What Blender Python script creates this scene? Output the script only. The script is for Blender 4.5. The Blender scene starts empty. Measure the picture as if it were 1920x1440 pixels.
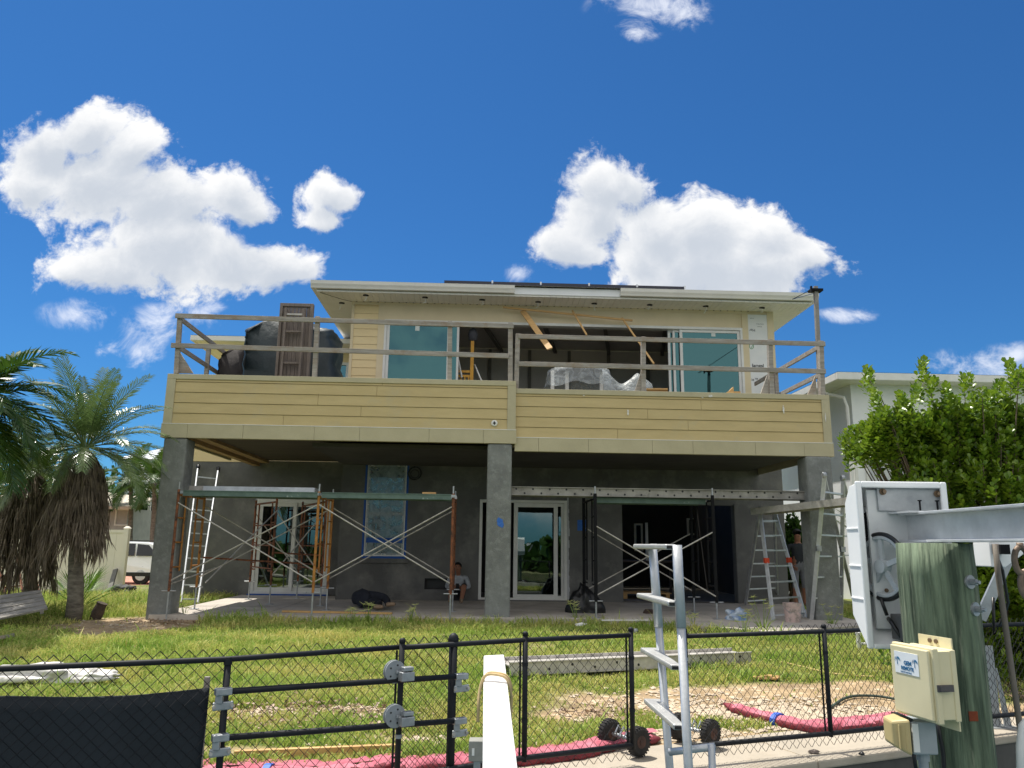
import bpy, bmesh, math, random
import numpy as np
from mathutils import Vector, Matrix, Quaternion, noise as mnoise
random.seed(11); RNG = np.random.default_rng(5)
SC = bpy.context.scene; COL = SC.collection
rad = math.radians
# ---------------------------------------------------------------- survey helpers (site measurements -> metres)
FPX = 1442.0; TH = rad(11.78); RO = rad(.743); AL = rad(2.3); CZ = 1.34
_c, _s = math.cos(TH), math.sin(TH); _cr, _sr = math.cos(RO), math.sin(RO)
CR = Vector((_cr, -_s*_sr, _c*_sr)); CU = Vector((-_sr, -_s*_cr, _c*_cr)); CF = Vector((0, _c, _s))
CA, SA = math.cos(AL), math.sin(AL)
def ray(px, py): return CF + CR*((px-960)/FPX) - CU*((py-720)/FPX)
def toh(d): return Vector((d[0]*CA+d[1]*SA, -d[0]*SA+d[1]*CA, d[2]))
def toW(p): return Vector((p[0]*CA-p[1]*SA, p[0]*SA+p[1]*CA, p[2]))
def atv(px, py, v):            # house frame, plane parallel to the facade
    d = toh(ray(px, py)); t = v/d[1]; return Vector((d[0]*t, v, CZ+d[2]*t))
def atu(px, py, u):
    d = toh(ray(px, py)); t = u/d[0]; return Vector((u, d[1]*t, CZ+d[2]*t))
def hz(px, py, z):
    d = toh(ray(px, py)); t = (z-CZ)/d[2]; return Vector((d[0]*t, d[1]*t, z))
def atY(px, py, Y):
    d = ray(px, py); t = Y/d[1]; return Vector((d[0]*t, Y, CZ+d[2]*t))
def atz(px, py, z):
    d = ray(px, py); t = (z-CZ)/d[2]; return Vector((d[0]*t, d[1]*t, z))
# ---------------------------------------------------------------- materials
def sr(r, g, b):
    f = lambda c: (c/255/12.92) if c/255 <= .04045 else ((c/255+.055)/1.055)**2.4
    return (f(r), f(g), f(b), 1)
MATS = {}
def mat(name, c1, c2=None, scale=6, rough=.75, metal=0, bump=0, bscale=None, stretch=(1,1,1), ramp=(.35,.65), spec=.5, c3=None, s3=1.5, r3=(.5,.62), coat=0):
    if name in MATS: return MATS[name]
    m = bpy.data.materials.new(name); m.use_nodes = True; MATS[name] = m
    nt = m.node_tree; N = nt.nodes; L = nt.links; b = N['Principled BSDF']
    b.inputs['Roughness'].default_value = rough; b.inputs['Metallic'].default_value = metal
    b.inputs['Specular IOR Level'].default_value = spec
    if coat: b.inputs['Coat Weight'].default_value = coat
    tc = N.new('ShaderNodeTexCoord'); mp = N.new('ShaderNodeMapping'); mp.inputs['Scale'].default_value = stretch
    L.new(tc.outputs['Object'], mp.inputs[0])
    nz = N.new('ShaderNodeTexNoise'); nz.inputs['Scale'].default_value = scale; nz.inputs['Detail'].default_value = 6; nz.inputs['Roughness'].default_value = .65
    L.new(mp.outputs[0], nz.inputs['Vector'])
    if c2 is None: c2 = tuple(x*.82 for x in c1[:3])+(1,)
    r = N.new('ShaderNodeValToRGB'); r.color_ramp.elements[0].position = ramp[0]; r.color_ramp.elements[1].position = ramp[1]
    r.color_ramp.elements[0].color = c1; r.color_ramp.elements[1].color = c2
    L.new(nz.outputs['Fac'], r.inputs[0]); out = r.outputs[0]
    if c3 is not None:
        n3 = N.new('ShaderNodeTexNoise'); n3.inputs['Scale'].default_value = s3; n3.inputs['Detail'].default_value = 8; n3.inputs['Roughness'].default_value = .7
        L.new(tc.outputs['Object'], n3.inputs['Vector'])
        mr = N.new('ShaderNodeMapRange'); mr.inputs[1].default_value = r3[0]; mr.inputs[2].default_value = r3[1]
        L.new(n3.outputs['Fac'], mr.inputs[0])
        mx = N.new('ShaderNodeMix'); mx.data_type = 'RGBA'; mx.inputs[7].default_value = c3
        L.new(mr.outputs[0], mx.inputs[0]); L.new(out, mx.inputs[6]); out = mx.outputs[2]
    L.new(out, b.inputs['Base Color'])
    if bump:
        bp = N.new('ShaderNodeBump'); bp.inputs['Strength'].default_value = bump; bp.inputs['Distance'].default_value = .02
        n2 = N.new('ShaderNodeTexNoise'); n2.inputs['Scale'].default_value = bscale or scale*4; n2.inputs['Detail'].default_value = 5
        L.new(mp.outputs[0], n2.inputs['Vector']); L.new(n2.outputs['Fac'], bp.inputs['Height']); L.new(bp.outputs[0], b.inputs['Normal'])
    return m
def leafmat(name, c1, c2, scale=3, trans=.35, rough=.5, spec=.4):
    if name in MATS: return MATS[name]
    m = mat(name, c1, c2, scale, rough, ramp=(.3,.7), spec=spec); nt = m.node_tree; N = nt.nodes; L = nt.links
    b = N['Principled BSDF']; src = b.inputs['Base Color'].links[0].from_socket
    t = N.new('ShaderNodeBsdfTranslucent'); mx = N.new('ShaderNodeMixShader'); mx.inputs[0].default_value = trans
    L.new(src, t.inputs[0]); L.new(b.outputs[0], mx.inputs[1]); L.new(t.outputs[0], mx.inputs[2])
    L.new(mx.outputs[0], N['Material Output'].inputs[0]); return m
def glassmat(name, tint, refl, amount, rough=.01):
    m = bpy.data.materials.new(name); m.use_nodes = True; MATS[name] = m; nt = m.node_tree; N = nt.nodes; L = nt.links
    N.remove(N['Principled BSDF'])
    tr = N.new('ShaderNodeBsdfTransparent'); tr.inputs[0].default_value = tint
    gl = N.new('ShaderNodeBsdfGlossy'); gl.inputs[0].default_value = refl; gl.inputs['Roughness'].default_value = rough
    lw = N.new('ShaderNodeLayerWeight'); lw.inputs[0].default_value = .35
    ad = N.new('ShaderNodeMath'); ad.operation = 'ADD'; ad.use_clamp = True; ad.inputs[1].default_value = amount
    L.new(lw.outputs['Fresnel'], ad.inputs[0])
    nz = N.new('ShaderNodeTexNoise'); nz.inputs['Scale'].default_value = 1.3
    bp = N.new('ShaderNodeBump'); bp.inputs['Strength'].default_value = .06; bp.inputs['Distance'].default_value = .02
    tc = N.new('ShaderNodeTexCoord'); L.new(tc.outputs['Object'], nz.inputs['Vector']); L.new(nz.outputs['Fac'], bp.inputs['Height']); L.new(bp.outputs[0], gl.inputs['Normal'])
    mx = N.new('ShaderNodeMixShader'); L.new(ad.outputs[0], mx.inputs[0]); L.new(tr.outputs[0], mx.inputs[1]); L.new(gl.outputs[0], mx.inputs[2])
    L.new(mx.outputs[0], N['Material Output'].inputs[0]); return m
def filmmat(name, col, amount, rough=.35):
    m = bpy.data.materials.new(name); m.use_nodes = True; MATS[name] = m; nt = m.node_tree; N = nt.nodes; L = nt.links
    b = N['Principled BSDF']; b.inputs['Base Color'].default_value = col; b.inputs['Roughness'].default_value = rough
    tr = N.new('ShaderNodeBsdfTransparent'); mx = N.new('ShaderNodeMixShader')
    nz = N.new('ShaderNodeTexNoise'); nz.inputs['Scale'].default_value = 5; nz.inputs['Detail'].default_value = 5; nz.inputs['Distortion'].default_value = 1.5
    tc = N.new('ShaderNodeTexCoord'); L.new(tc.outputs['Object'], nz.inputs['Vector'])
    mr = N.new('ShaderNodeMapRange'); mr.inputs[1].default_value = .3; mr.inputs[2].default_value = .75; mr.inputs[3].default_value = amount*.5; mr.inputs[4].default_value = min(1, amount*1.5)
    L.new(nz.outputs['Fac'], mr.inputs[0]); L.new(mr.outputs[0], mx.inputs[0])
    bp = N.new('ShaderNodeBump'); bp.inputs['Strength'].default_value = .6; bp.inputs['Distance'].default_value = .05
    L.new(nz.outputs['Fac'], bp.inputs['Height']); L.new(bp.outputs[0], b.inputs['Normal'])
    L.new(tr.outputs[0], mx.inputs[1]); L.new(b.outputs[0], mx.inputs[2]); L.new(mx.outputs[0], N['Material Output'].inputs[0]); return m

SIDING = mat('siding_paint', sr(197,178,130), sr(187,168,121), 2.2, .7, bump=.12, bscale=60, stretch=(.6,1,3), c3=sr(180,170,138), s3=1.3, r3=(.56,.8))
SIDING2 = mat('upper_siding_paint', sr(234,212,164), sr(226,204,156), 2.2, .7, bump=.12, bscale=60, stretch=(.6,1,3))
TRIM = mat('trim_paint', sr(186,178,148), sr(176,168,138), 2, .7, bump=.1, bscale=40, c3=sr(174,166,142), s3=2, r3=(.58,.8))
TRIM2 = mat('upper_trim_paint', sr(222,206,172), sr(214,198,164), 2, .7)
STUCCO = mat('grey_stucco', sr(112,112,110), sr(94,94,93), .9, .92, bump=.25, bscale=45, c3=sr(130,129,125), s3=1.1, r3=(.5,.68))
COLM = mat('column_cement', sr(130,133,131), sr(110,113,112), 3, .9, bump=.4, bscale=45, c3=sr(144,148,146), s3=9, r3=(.5,.72))
SLAB = mat('patio_concrete', sr(192,184,174), sr(174,166,156), 1.5, .85, bump=.1, bscale=50, c3=sr(140,133,124), s3=.9, r3=(.52,.7))
CONC = mat('seawall_concrete', sr(178,168,152), sr(160,151,136), 1.6, .9, bump=.2, bscale=60, c3=sr(150,135,112), s3=1.2, r3=(.52,.75))
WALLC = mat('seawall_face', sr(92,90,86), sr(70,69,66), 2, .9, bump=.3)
WOOD = mat('weathered_wood', sr(172,166,158), sr(134,129,122), 4, .85, bump=.3, bscale=20, stretch=(.35,6,6), c3=sr(142,124,106), s3=3, r3=(.5,.7))
NEWWOOD = mat('new_lumber', sr(205,168,112), sr(180,140,88), 4, .7, bump=.15, stretch=(.5,5,5))
WHITE = mat('white_paint', sr(232,232,228), sr(220,220,216), 3, .45)
GUTTER = mat('gutter_white', sr(232,229,222), sr(222,219,212), 2, .5)
SOFFIT = mat('soffit_cream', sr(243,240,234), sr(236,233,227), 2, .6)
FRAMEW = mat('vinyl_frame', sr(226,226,222), sr(214,214,210), 3, .4)
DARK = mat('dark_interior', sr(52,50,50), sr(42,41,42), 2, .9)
DRYWALL = mat('interior_drywall', sr(222,214,204), sr(206,198,190), .8, .9)
NAVY = mat('dark_cabinet', sr(32,36,46), sr(24,27,35), 2, .7)
ALU = mat('aluminium', sr(212,215,218), sr(184,187,190), 5, .4, .4, bump=.08, bscale=40)
ALU2 = mat('dull_aluminium', sr(196,192,186), sr(164,160,154), 6, .5, .25, bump=.1, c3=sr(140,135,128), s3=8, r3=(.55,.7))
GALV = mat('galvanised', sr(180,184,186), sr(150,154,158), 9, .45, .7)
RUST = mat('rusty_paint', sr(150,92,58), sr(92,58,42), 9, .8, bump=.3, c3=sr(62,44,36), s3=12, r3=(.5,.62))
ORANGE = mat('orange_scaffold_paint', sr(188,132,60), sr(150,96,48), 5, .7, bump=.2, c3=sr(96,58,40), s3=7, r3=(.56,.66))
BLACKP = mat('black_paint', sr(26,27,30), sr(20,21,24), 6, .8, c3=sr(96,62,48), s3=9, r3=(.66,.74), spec=.2)
FENCEB = mat('black_vinyl_coat', sr(34,37,42), sr(26,28,32), 5, .6, spec=.25)
GREENP = mat('green_scaffold_paint', sr(98,120,112), sr(80,100,94), 4, .55, .2, c3=sr(170,180,172), s3=6, r3=(.62,.72))
BLUETAPE = mat('blue_tape', sr(36,92,176), sr(28,76,150), 5, .7)
BLACKPL = mat('black_plastic', sr(26,27,29), sr(18,19,21), 4, .4, bump=.3, bscale=8)
TARP = mat('black_cover', sr(46,58,62), sr(32,42,47), 2, .5, bump=.9, bscale=5)
RUBBER = mat('tyre_rubber', sr(34,33,33), sr(48,46,44), 8, .9, bump=.3)
BROWNW = mat('brown_teak', sr(134,122,116), sr(106,96,90), 5, .8, stretch=(6,6,.6), bump=.2)
YELLOW = mat('yellow_steel', sr(216,160,48), sr(190,136,40), 5, .55)
GLASS_U = glassmat('teal_glass', (.10,.24,.27,1), (.20,.46,.50,1), .22)
GLASS_L = glassmat('door_glass', (.22,.28,.27,1), (.75,.88,.85,1), .14)
FILM = filmmat('clear_plastic_film', (.72,.78,.8,1), .30)
FILMW = filmmat('window_plastic', (.34,.42,.48,1), .55)
# ---------------------------------------------------------------- objects
ORG = {}
def thing(name, label, cat, loc=(0,0,0), group=None, kind=None):
    o = bpy.data.objects.new(name, None); COL.objects.link(o); o.location = loc; o.empty_display_size = .2
    ORG[o] = Vector(loc); o['label'] = label; o['category'] = cat
    if group: o['group'] = group
    if kind: o['kind'] = kind
    return o
def tag(o, label=None, cat=None, group=None, kind=None):
    if label: o['label'] = label
    if cat: o['category'] = cat
    if group: o['group'] = group
    if kind: o['kind'] = kind
    return o
def link(name, me, parent=None, loc=None):
    o = bpy.data.objects.new(name, me); COL.objects.link(o)
    if parent is not None: o.parent = parent; ORG[o] = ORG[parent]
    else: ORG[o] = Vector(loc or (0,0,0)); o.location = ORG[o]
    return o
class MB:
    def __init__(s, h=False): s.v = []; s.f = []; s.mi = []; s.h = h; s.cur = 0
    def add(s, vs, fs):
        b = len(s.v); s.v += [Vector(v) for v in vs]; s.f += [[b+i for i in f] for f in fs]; s.mi += [s.cur]*len(fs); return s
    def quad(s, a, b, c, d): return s.add([a,b,c,d], [(0,1,2,3)])
    def box(s, x0, x1, y0, y1, z0, z1):
        return s.add([(x,y,z) for z in (z0,z1) for y in (y0,y1) for x in (x0,x1)], [(0,2,3,1),(4,5,7,6),(0,1,5,4),(2,6,7,3),(0,4,6,2),(1,3,7,5)])
    def hexa(s, p):   # 8 points, same order as box
        return s.add(p, [(0,2,3,1),(4,5,7,6),(0,1,5,4),(2,6,7,3),(0,4,6,2),(1,3,7,5)])
    def beam(s, p, q, w, h, up=(0,0,1)):
        p = Vector(p); q = Vector(q); d = (q-p).normalized(); up = Vector(up)
        if abs(d.dot(up)) > .99: up = Vector((0,1,0))
        r = d.cross(up).normalized()*(w/2); t = r.cross(d).normalized()*(h/2)
        return s.hexa([p-r-t, p+r-t, q-r-t, q+r-t, p-r+t, p+r+t, q-r+t, q+r+t])
    def path(s, pts, r, n=8, cap=True, closed=False):
        pts = [Vector(p) for p in pts]; m = len(pts); rr = r if isinstance(r, (list,tuple)) else [r]*m
        base = len(s.v); prev = None
        for i, p in enumerate(pts):
            if closed: d = pts[(i+1)%m]-pts[i-1]
            else: d = pts[min(i+1,m-1)]-pts[max(i-1,0)]
            d.normalize()
            if prev is None:
                a = Vector((0,0,1)) if abs(d.z) < .9 else Vector((1,0,0)); x = d.cross(a).normalized()
            else: x = (prev-d*prev.dot(d)).normalized()
            prev = x; y = d.cross(x)
            for k in range(n):
                a = 2*math.pi*k/n; s.v.append(p+(x*math.cos(a)+y*math.sin(a))*rr[i])
        for i in range(m if closed else m-1):
            for k in range(n):
                a = base+i*n; b = base+((i+1)%m)*n
                s.f.append([a+k, a+(k+1)%n, b+(k+1)%n, b+k]); s.mi.append(s.cur)
        if cap and not closed:
            s.f.append([base+k for k in reversed(range(n))]); s.f.append([base+(m-1)*n+k for k in range(n)]); s.mi += [s.cur]*2
        return s
    def tube(s, p, q, r, n=8, r2=None): return s.path([p,q], [r, r if r2 is None else r2], n)
    def prism(s, pts, d):      # extrude planar polygon along vector d
        n = len(pts); d = Vector(d); P = [Vector(p) for p in pts]
        return s.add(P+[p+d for p in P], [list(reversed(range(n))), list(range(n,2*n))]+[(i,(i+1)%n,n+(i+1)%n,n+i) for i in range(n)])
    def lathe(s, prof, c, axis=(0,0,1), n=16):   # prof = [(r, h)]
        c = Vector(c); a = Vector(axis).normalized(); x = a.orthogonal().normalized(); y = a.cross(x); b = len(s.v); m = len(prof)
        for r, h in prof:
            for k in range(n):
                t = 2*math.pi*k/n; s.v.append(c+a*h+(x*math.cos(t)+y*math.sin(t))*r)
        for i in range(m-1):
            for k in range(n): s.f.append([b+i*n+k, b+i*n+(k+1)%n, b+(i+1)*n+(k+1)%n, b+(i+1)*n+k]); s.mi.append(s.cur)
        s.f.append([b+k for k in reversed(range(n))]); s.f.append([b+(m-1)*n+k for k in range(n)]); s.mi += [s.cur]*2
        return s
    def build(s, name, m, parent=None, smooth=False, bev=0, loc=None, sub=0):
        V = [toW(v) for v in s.v] if s.h else s.v
        if parent is not None: o0 = ORG[parent]
        elif loc is not None: o0 = Vector(loc)
        else:
            xs = [v.x for v in V]; ys = [v.y for v in V]; zs = [v.z for v in V]
            o0 = Vector(((min(xs)+max(xs))/2, (min(ys)+max(ys))/2, min(zs)))
        me = bpy.data.meshes.new(name); me.from_pydata([v-o0 for v in V], [], s.f)
        for mm in (m if isinstance(m, (list,tuple)) else [m]): me.materials.append(mm)
        me.polygons.foreach_set('material_index', s.mi)
        bm = bmesh.new(); bm.from_mesh(me); bmesh.ops.recalc_face_normals(bm, faces=bm.faces); bm.to_mesh(me); bm.free()
        if smooth: me.polygons.foreach_set('use_smooth', [True]*len(me.polygons))
        o = link(name, me, parent, o0)
        if bev:
            b = o.modifiers.new('bevel', 'BEVEL'); b.width = bev; b.segments = 2; b.limit_method = 'ANGLE'; b.angle_limit = rad(40)
        if sub:
            b = o.modifiers.new('sub', 'SUBSURF'); b.levels = b.render_levels = sub
        return o
def np_obj(name, V, F, m, parent=None, smooth=False, loc=(0,0,0)):
    V = np.asarray(V, dtype=np.float32); F = np.asarray(F, dtype=np.int32); k = F.shape[1]
    o0 = ORG[parent] if parent is not None else Vector(loc)
    V = V-np.array(o0, dtype=np.float32)
    me = bpy.data.meshes.new(name); me.vertices.add(len(V)); me.vertices.foreach_set('co', V.ravel())
    me.loops.add(F.size); me.loops.foreach_set('vertex_index', F.ravel())
    me.polygons.add(len(F)); me.polygons.foreach_set('loop_start', np.arange(0, F.size, k, dtype=np.int32))
    me.update(calc_edges=True); me.validate()
    for mm in (m if isinstance(m, (list,tuple)) else [m]): me.materials.append(mm)
    if smooth: me.polygons.foreach_set('use_smooth', [True]*len(me.polygons))
    return link(name, me, parent, o0)
def text_obj(name, txt, size, m, parent, mtx, depth=.002, align='LEFT', bold=0):
    cu = bpy.data.curves.new(name, 'FONT'); cu.body = txt; cu.size = size; cu.extrude = depth; cu.align_x = align; cu.offset = bold
    t = bpy.data.objects.new('tmp', cu); COL.objects.link(t)
    dg = bpy.context.evaluated_depsgraph_get(); dg.update()
    me = bpy.data.meshes.new_from_object(t.evaluated_get(dg)); bpy.data.objects.remove(t)
    me.transform(mtx); me.transform(Matrix.Translation(-ORG[parent])); me.materials.clear(); me.materials.append(m); me.name = name
    return link(name, me, parent)
def basis(o, x, y):
    x = Vector(x).normalized(); y = Vector(y).normalized(); z = x.cross(y)
    return Matrix(((x[0],y[0],z[0],o[0]),(x[1],y[1],z[1],o[1]),(x[2],y[2],z[2],o[2]),(0,0,0,1)))
def wallholes(mb, u0, u1, z0, z1, v0, v1, holes):
    us = sorted({u0,u1,*[h[0] for h in holes],*[h[1] for h in holes]}); zs = sorted({z0,z1,*[h[2] for h in holes],*[h[3] for h in holes]})
    us = [u for u in us if u0 <= u <= u1]; zs = [z for z in zs if z0 <= z <= z1]
    for a, b in zip(us, us[1:]):
        for c, d in zip(zs, zs[1:]):
            if any(h[0] <= a and b <= h[1] and h[2] <= c and d <= h[3] for h in holes): continue
            mb.quad((a,v0,c),(b,v0,c),(b,v0,d),(a,v0,d)); mb.quad((a,v1,c),(a,v1,d),(b,v1,d),(b,v1,c))
    for a, b, c, d in holes+[(u0,u1,z0,z1)]:
        mb.quad((a,v0,c),(a,v1,c),(a,v1,d),(a,v0,d)); mb.quad((b,v0,c),(b,v0,d),(b,v1,d),(b,v1,c))
        mb.quad((a,v0,d),(a,v1,d),(b,v1,d),(b,v0,d))
        if c > z0+.001 or (a,b) == (u0,u1): mb.quad((a,v0,c),(b,v0,c),(b,v1,c),(a,v1,c))
def lap(mb, u0, u1, v, z0, z1, bh, out=.016, seams=()):
    z = z0; i = 0
    while z < z1-.01:
        t = min(z+bh, z1)-(.009 if z+bh < z1-.02 else 0); cuts = [u0]+[s for r, s in seams if r == i]+[u1]
        for a, b in zip(cuts, cuts[1:]):
            e = .006 if b < u1 else 0
            mb.hexa([(a,v-out,z),(b-e,v-out,z),(a,v+.02,z),(b-e,v+.02,z),(a,v-.003,t),(b-e,v-.003,t),(a,v+.02,t),(b-e,v+.02,t)])
        z = t+.009; i += 1
def framebox(mb, a, b, c, d, v0, v1, w, wb=None):   # rectangular frame of bars u a..b, z c..d
    wb = w if wb is None else wb
    mb.box(a,a+w,v0,v1,c,d); mb.box(b-w,b,v0,v1,c,d); mb.box(a+w,b-w,v0,v1,d-w,d); mb.box(a+w,b-w,v0,v1,c,c+wb)
# ================================================================ SETTING: ground, patio, seawall, water, road
def smooth01(t): t = max(0.0, min(1.0, t)); return t*t*(3-2*t)
def gz(x, y):
    z = -.10 - .17*smooth01((13.5-y)/6.5)
    if y > 23: z -= .42*smooth01((y-23)/10)
    z += .03*mnoise.noise((x*.6, y*.6, 0))*smooth01((y-7)/2)
    if y > 60: z -= 0
    return z
CAPD = Vector((.915, .403, 0)).normalized(); CAPN = Vector((-CAPD.y, CAPD.x, 0))   # seawall direction / towards land
CAP0 = atz(1460, 1438, -.27)
def capdist(x, y): return (Vector((x,y,0))-Vector((CAP0.x,CAP0.y,0))).dot(CAPN)
def blob(x, y, cx, cy, rx, ry): return max(0, 1-math.hypot((x-cx)/rx, (y-cy)/ry))
BARE = []
for px, py, rx, ry, w in ((235,1182,1.5,1.9,1.9),(330,1172,.7,.7,1.2),(300,1150,.5,.8,1.0),(1470,1300,1.7,.8,2.2),(1560,1330,1.4,.7,2.4),(1250,1310,.7,.9,1.6),(1300,1380,.8,.6,2.2),(1060,1330,.9,.35,1.0),(650,1320,.9,.3,.9),(480,1325,.7,.25,1.3),(800,1370,1.2,.35,.9),(400,1390,.8,.3,.8),(1640,1290,.7,.8,1.6),(1130,1310,.6,.5,.8)):
    p = atz(px, py, -.2); BARE.append((p.x, p.y, rx, ry, w))
def bare(x, y):
    b = sum(w*blob(x, y, cx, cy, rx, ry) for cx, cy, rx, ry, w in BARE)
    d = capdist(x, y)
    b += max(0, 1-abs(d-.5)/.75)*1.3
    b += .55*mnoise.fractal((x*.9, y*.9, 3), 1, 2, 3)
    if y > 15.5 and x < -6: b += .35*smooth01((y-19)/2)
    return b
def build_ground():
    xs = np.concatenate([-np.geomspace(300,16,14), np.arange(-15,13,.16), np.geomspace(14,300,14)])
    ys = np.concatenate([np.arange(4.0,26,.16), np.geomspace(27,400,22)])
    V = []; A = []; idx = {}
    for j, y in enumerate(ys):
        for i, x in enumerate(xs):
            d = capdist(x, y); yy = y
            if d < .25 and abs(x) < 60: yy = y+(.25-d)/CAPN.y if d > -40 else y
            V.append((x, yy, gz(x, yy))); A.append(bare(x, yy) if yy < 26 and abs(x) < 16 else .1)
    nx = len(xs); F = []
    V = np.array(V)
    for j in range(len(ys)-1):
        for i in range(nx-1):
            a = j*nx+i; q = (a, a+1, a+nx+1, a+nx)
            F.append(q)
    m = mat('soil', sr(176,152,118), sr(128,108,80), 3.2, .95, bump=.5, bscale=30, c3=sr(205,190,162), s3=7, r3=(.54,.66))
    nt = m.node_tree; N = nt.nodes; L = nt.links; b = N['Principled BSDF']; src = b.inputs['Base Color'].links[0].from_socket
    at = N.new('ShaderNodeAttribute'); at.attribute_name = 'bare'
    g = N.new('ShaderNodeValToRGB'); g.color_ramp.elements[0].color = sr(74,92,30); g.color_ramp.elements[1].color = sr(128,128,58); g.color_ramp.elements[0].position=.35; g.color_ramp.elements[1].position=.68
    nz = N.new('ShaderNodeTexNoise'); nz.inputs['Scale'].default_value = 9; nz.inputs['Detail'].default_value = 8
    tc = N.new('ShaderNodeTexCoord'); L.new(tc.outputs['Object'], nz.inputs['Vector']); L.new(nz.outputs['Fac'], g.inputs[0])
    mr = N.new('ShaderNodeMapRange'); mr.inputs[1].default_value = .25; mr.inputs[2].default_value = .75
    L.new(at.outputs['Fac'], mr.inputs[0]); mx = N.new('ShaderNodeMix'); mx.data_type = 'RGBA'
    L.new(mr.outputs[0], mx.inputs[0]); L.new(g.outputs[0], mx.inputs[6]); L.new(src, mx.inputs[7]); L.new(mx.outputs[2], b.inputs['Base Color'])
    o = np_obj('ground', V, F, m, smooth=True)
    a = o.data.attributes.new('bare', 'FLOAT', 'POINT'); a.data.foreach_set('value', np.array(A, dtype=np.float32))
    tag(o, 'sunlit yard of grass and bare sandy soil in front of the house', 'ground', kind='structure')
build_ground()
# seawall with its concrete cap; the water of the canal below
def cpt(s, n, z): p = CAP0+CAPD*s+CAPN*n; return (p.x, p.y, z)
b = MB()
for k in range(-8, 9):
    a0, a1 = k*3.05+.4, k*3.05+3.44
    b.hexa([cpt(a0,0,-.33),cpt(a1,0,-.33),cpt(a0,.85,-.33),cpt(a1,.85,-.33),cpt(a0,0,-.262),cpt(a1,0,-.262),cpt(a0,.85,-.262),cpt(a1,.85,-.262)])
o = b.build('seawall_cap', CONC, bev=.015); tag(o, 'pale concrete cap along the top of the seawall', 'seawall', kind='structure')
b = MB(); b.hexa([cpt(-30,.02,-3),cpt(30,.02,-3),cpt(-30,.7,-3),cpt(30,.7,-3),cpt(-30,.02,-.33),cpt(30,.02,-.33),cpt(-30,.7,-.33),cpt(30,.7,-.33)])
o = b.build('seawall', WALLC); tag(o, 'shaded grey concrete seawall face dropping to the canal', 'seawall', kind='structure')
wm = mat('canal_water', sr(40,78,84), sr(30,64,72), 1.2, .06, bump=.35, bscale=2.5)
b = MB(); b.quad(cpt(-120,.3,-1.5),cpt(120,.3,-1.5),cpt(120,-140,-1.5),cpt(-120,-140,-1.5))
tag(b.build('water', wm), 'canal water at the foot of the seawall', 'water', kind='structure')
# patio slab
SLABP = [(-6.0,14.9)]+[(2.3,14.9),(2.9,14.75)]+[tuple(hz(px,py,0)[:2]) for px,py in ((1300,1172),(1400,1180),(1450,1185))]+[(7.3,14.4),(7.4,19.3),(-6.0,20.6)]
b = MB(True); b.prism([(p[0],p[1],-.16) for p in SLABP], (0,0,.16))
tag(b.build('patio_slab', SLAB, bev=.01), 'grey concrete patio slab under the raised deck', 'patio', kind='structure')
b = MB(True)
for u in (-4.0,-1.9,.2,2.4,4.6): b.box(u,u+.006,15.0,19.2,.001,.003)
b.box(-5.9,7,16.9,16.906,.001,.003)
tag(b.build('slab_joint', mat('joint_dark', sr(110,106,100))), 'thin dark control joints cut in the patio slab', 'joint', kind='structure')
# brick road far left
b = MB(); b.quad((-60,27.5,-.47),(-2,27.5,-.47),(-2,42,-.515),(-60,42,-.515))
tag(b.build('road', mat('brick_road', sr(190,132,108), sr(168,112,92), 8, .9, c3=sr(200,160,140), s3=3)), 'reddish brick paved road beyond the vinyl fence', 'road', kind='structure')

# ================================================================ HOUSE
WV = 19.2; RV = 20.5; RW = 23.1
uL = -3.39; uR = 7.63
house = thing('house', 'two storey yellow and grey house under construction with a raised deck on concrete columns', 'house', toW((.6, 19.2, 0)))
E_wall = []
# ground storey
win = (atv(690,870,WV).x, atv(764,866,WV).x, 1.02, 3.26)
dr = (atv(900,937,WV).x, atv(1063,937,WV).x, .03, 2.42)
op = (atv(1166,945,WV).x, atv(1382,1100,WV).x, 0, 2.36)
vent = (atv(797,1085,WV).x, atv(838,1105,WV).x, atv(797,1104,WV).z, atv(797,1085,WV).z)
b = MB(True); wallholes(b, uL, uR, 0, 4.22, WV, WV+.22, [win, dr, op, vent]); b.build('wall', STUCCO, house)
ld = (atv(480,950,RV).x, atv(624,950,RV).x, .03, 2.42)
wl = atv(338,1000,RV).x
b = MB(True); wallholes(b, wl, uL, 0, 3.414, RV, RV+.22, [ld]); b.build('wall', STUCCO, house)
b = MB(True); b.box(uL-.001, uL+.2, WV+.221, RV+.3, 0, 4.2); b.build('wall', STUCCO, house)
b = MB(True); b.box(uR-.22, uR-.002, WV+.221, 27, 0, 7.4); b.build('wall', STUCCO, house)
b = MB(True); b.box(wl, wl+.2, RV+.221, 29, 0, 3.36); b.build('wall', STUCCO, house)
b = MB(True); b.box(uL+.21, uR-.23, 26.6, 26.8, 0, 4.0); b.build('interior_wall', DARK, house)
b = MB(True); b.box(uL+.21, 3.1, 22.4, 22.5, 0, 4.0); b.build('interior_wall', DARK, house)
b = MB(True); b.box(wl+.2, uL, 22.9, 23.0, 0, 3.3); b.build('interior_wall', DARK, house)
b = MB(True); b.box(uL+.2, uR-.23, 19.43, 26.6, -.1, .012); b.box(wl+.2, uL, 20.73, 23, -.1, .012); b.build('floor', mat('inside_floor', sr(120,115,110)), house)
b = MB(True); b.box(uR-.26, uR-.225, WV+.23, 26.59, .013, 3.2); b.build('interior_wall', DARK, house)  # dark liner added over the side wall; the room's shade is in its colour
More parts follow.
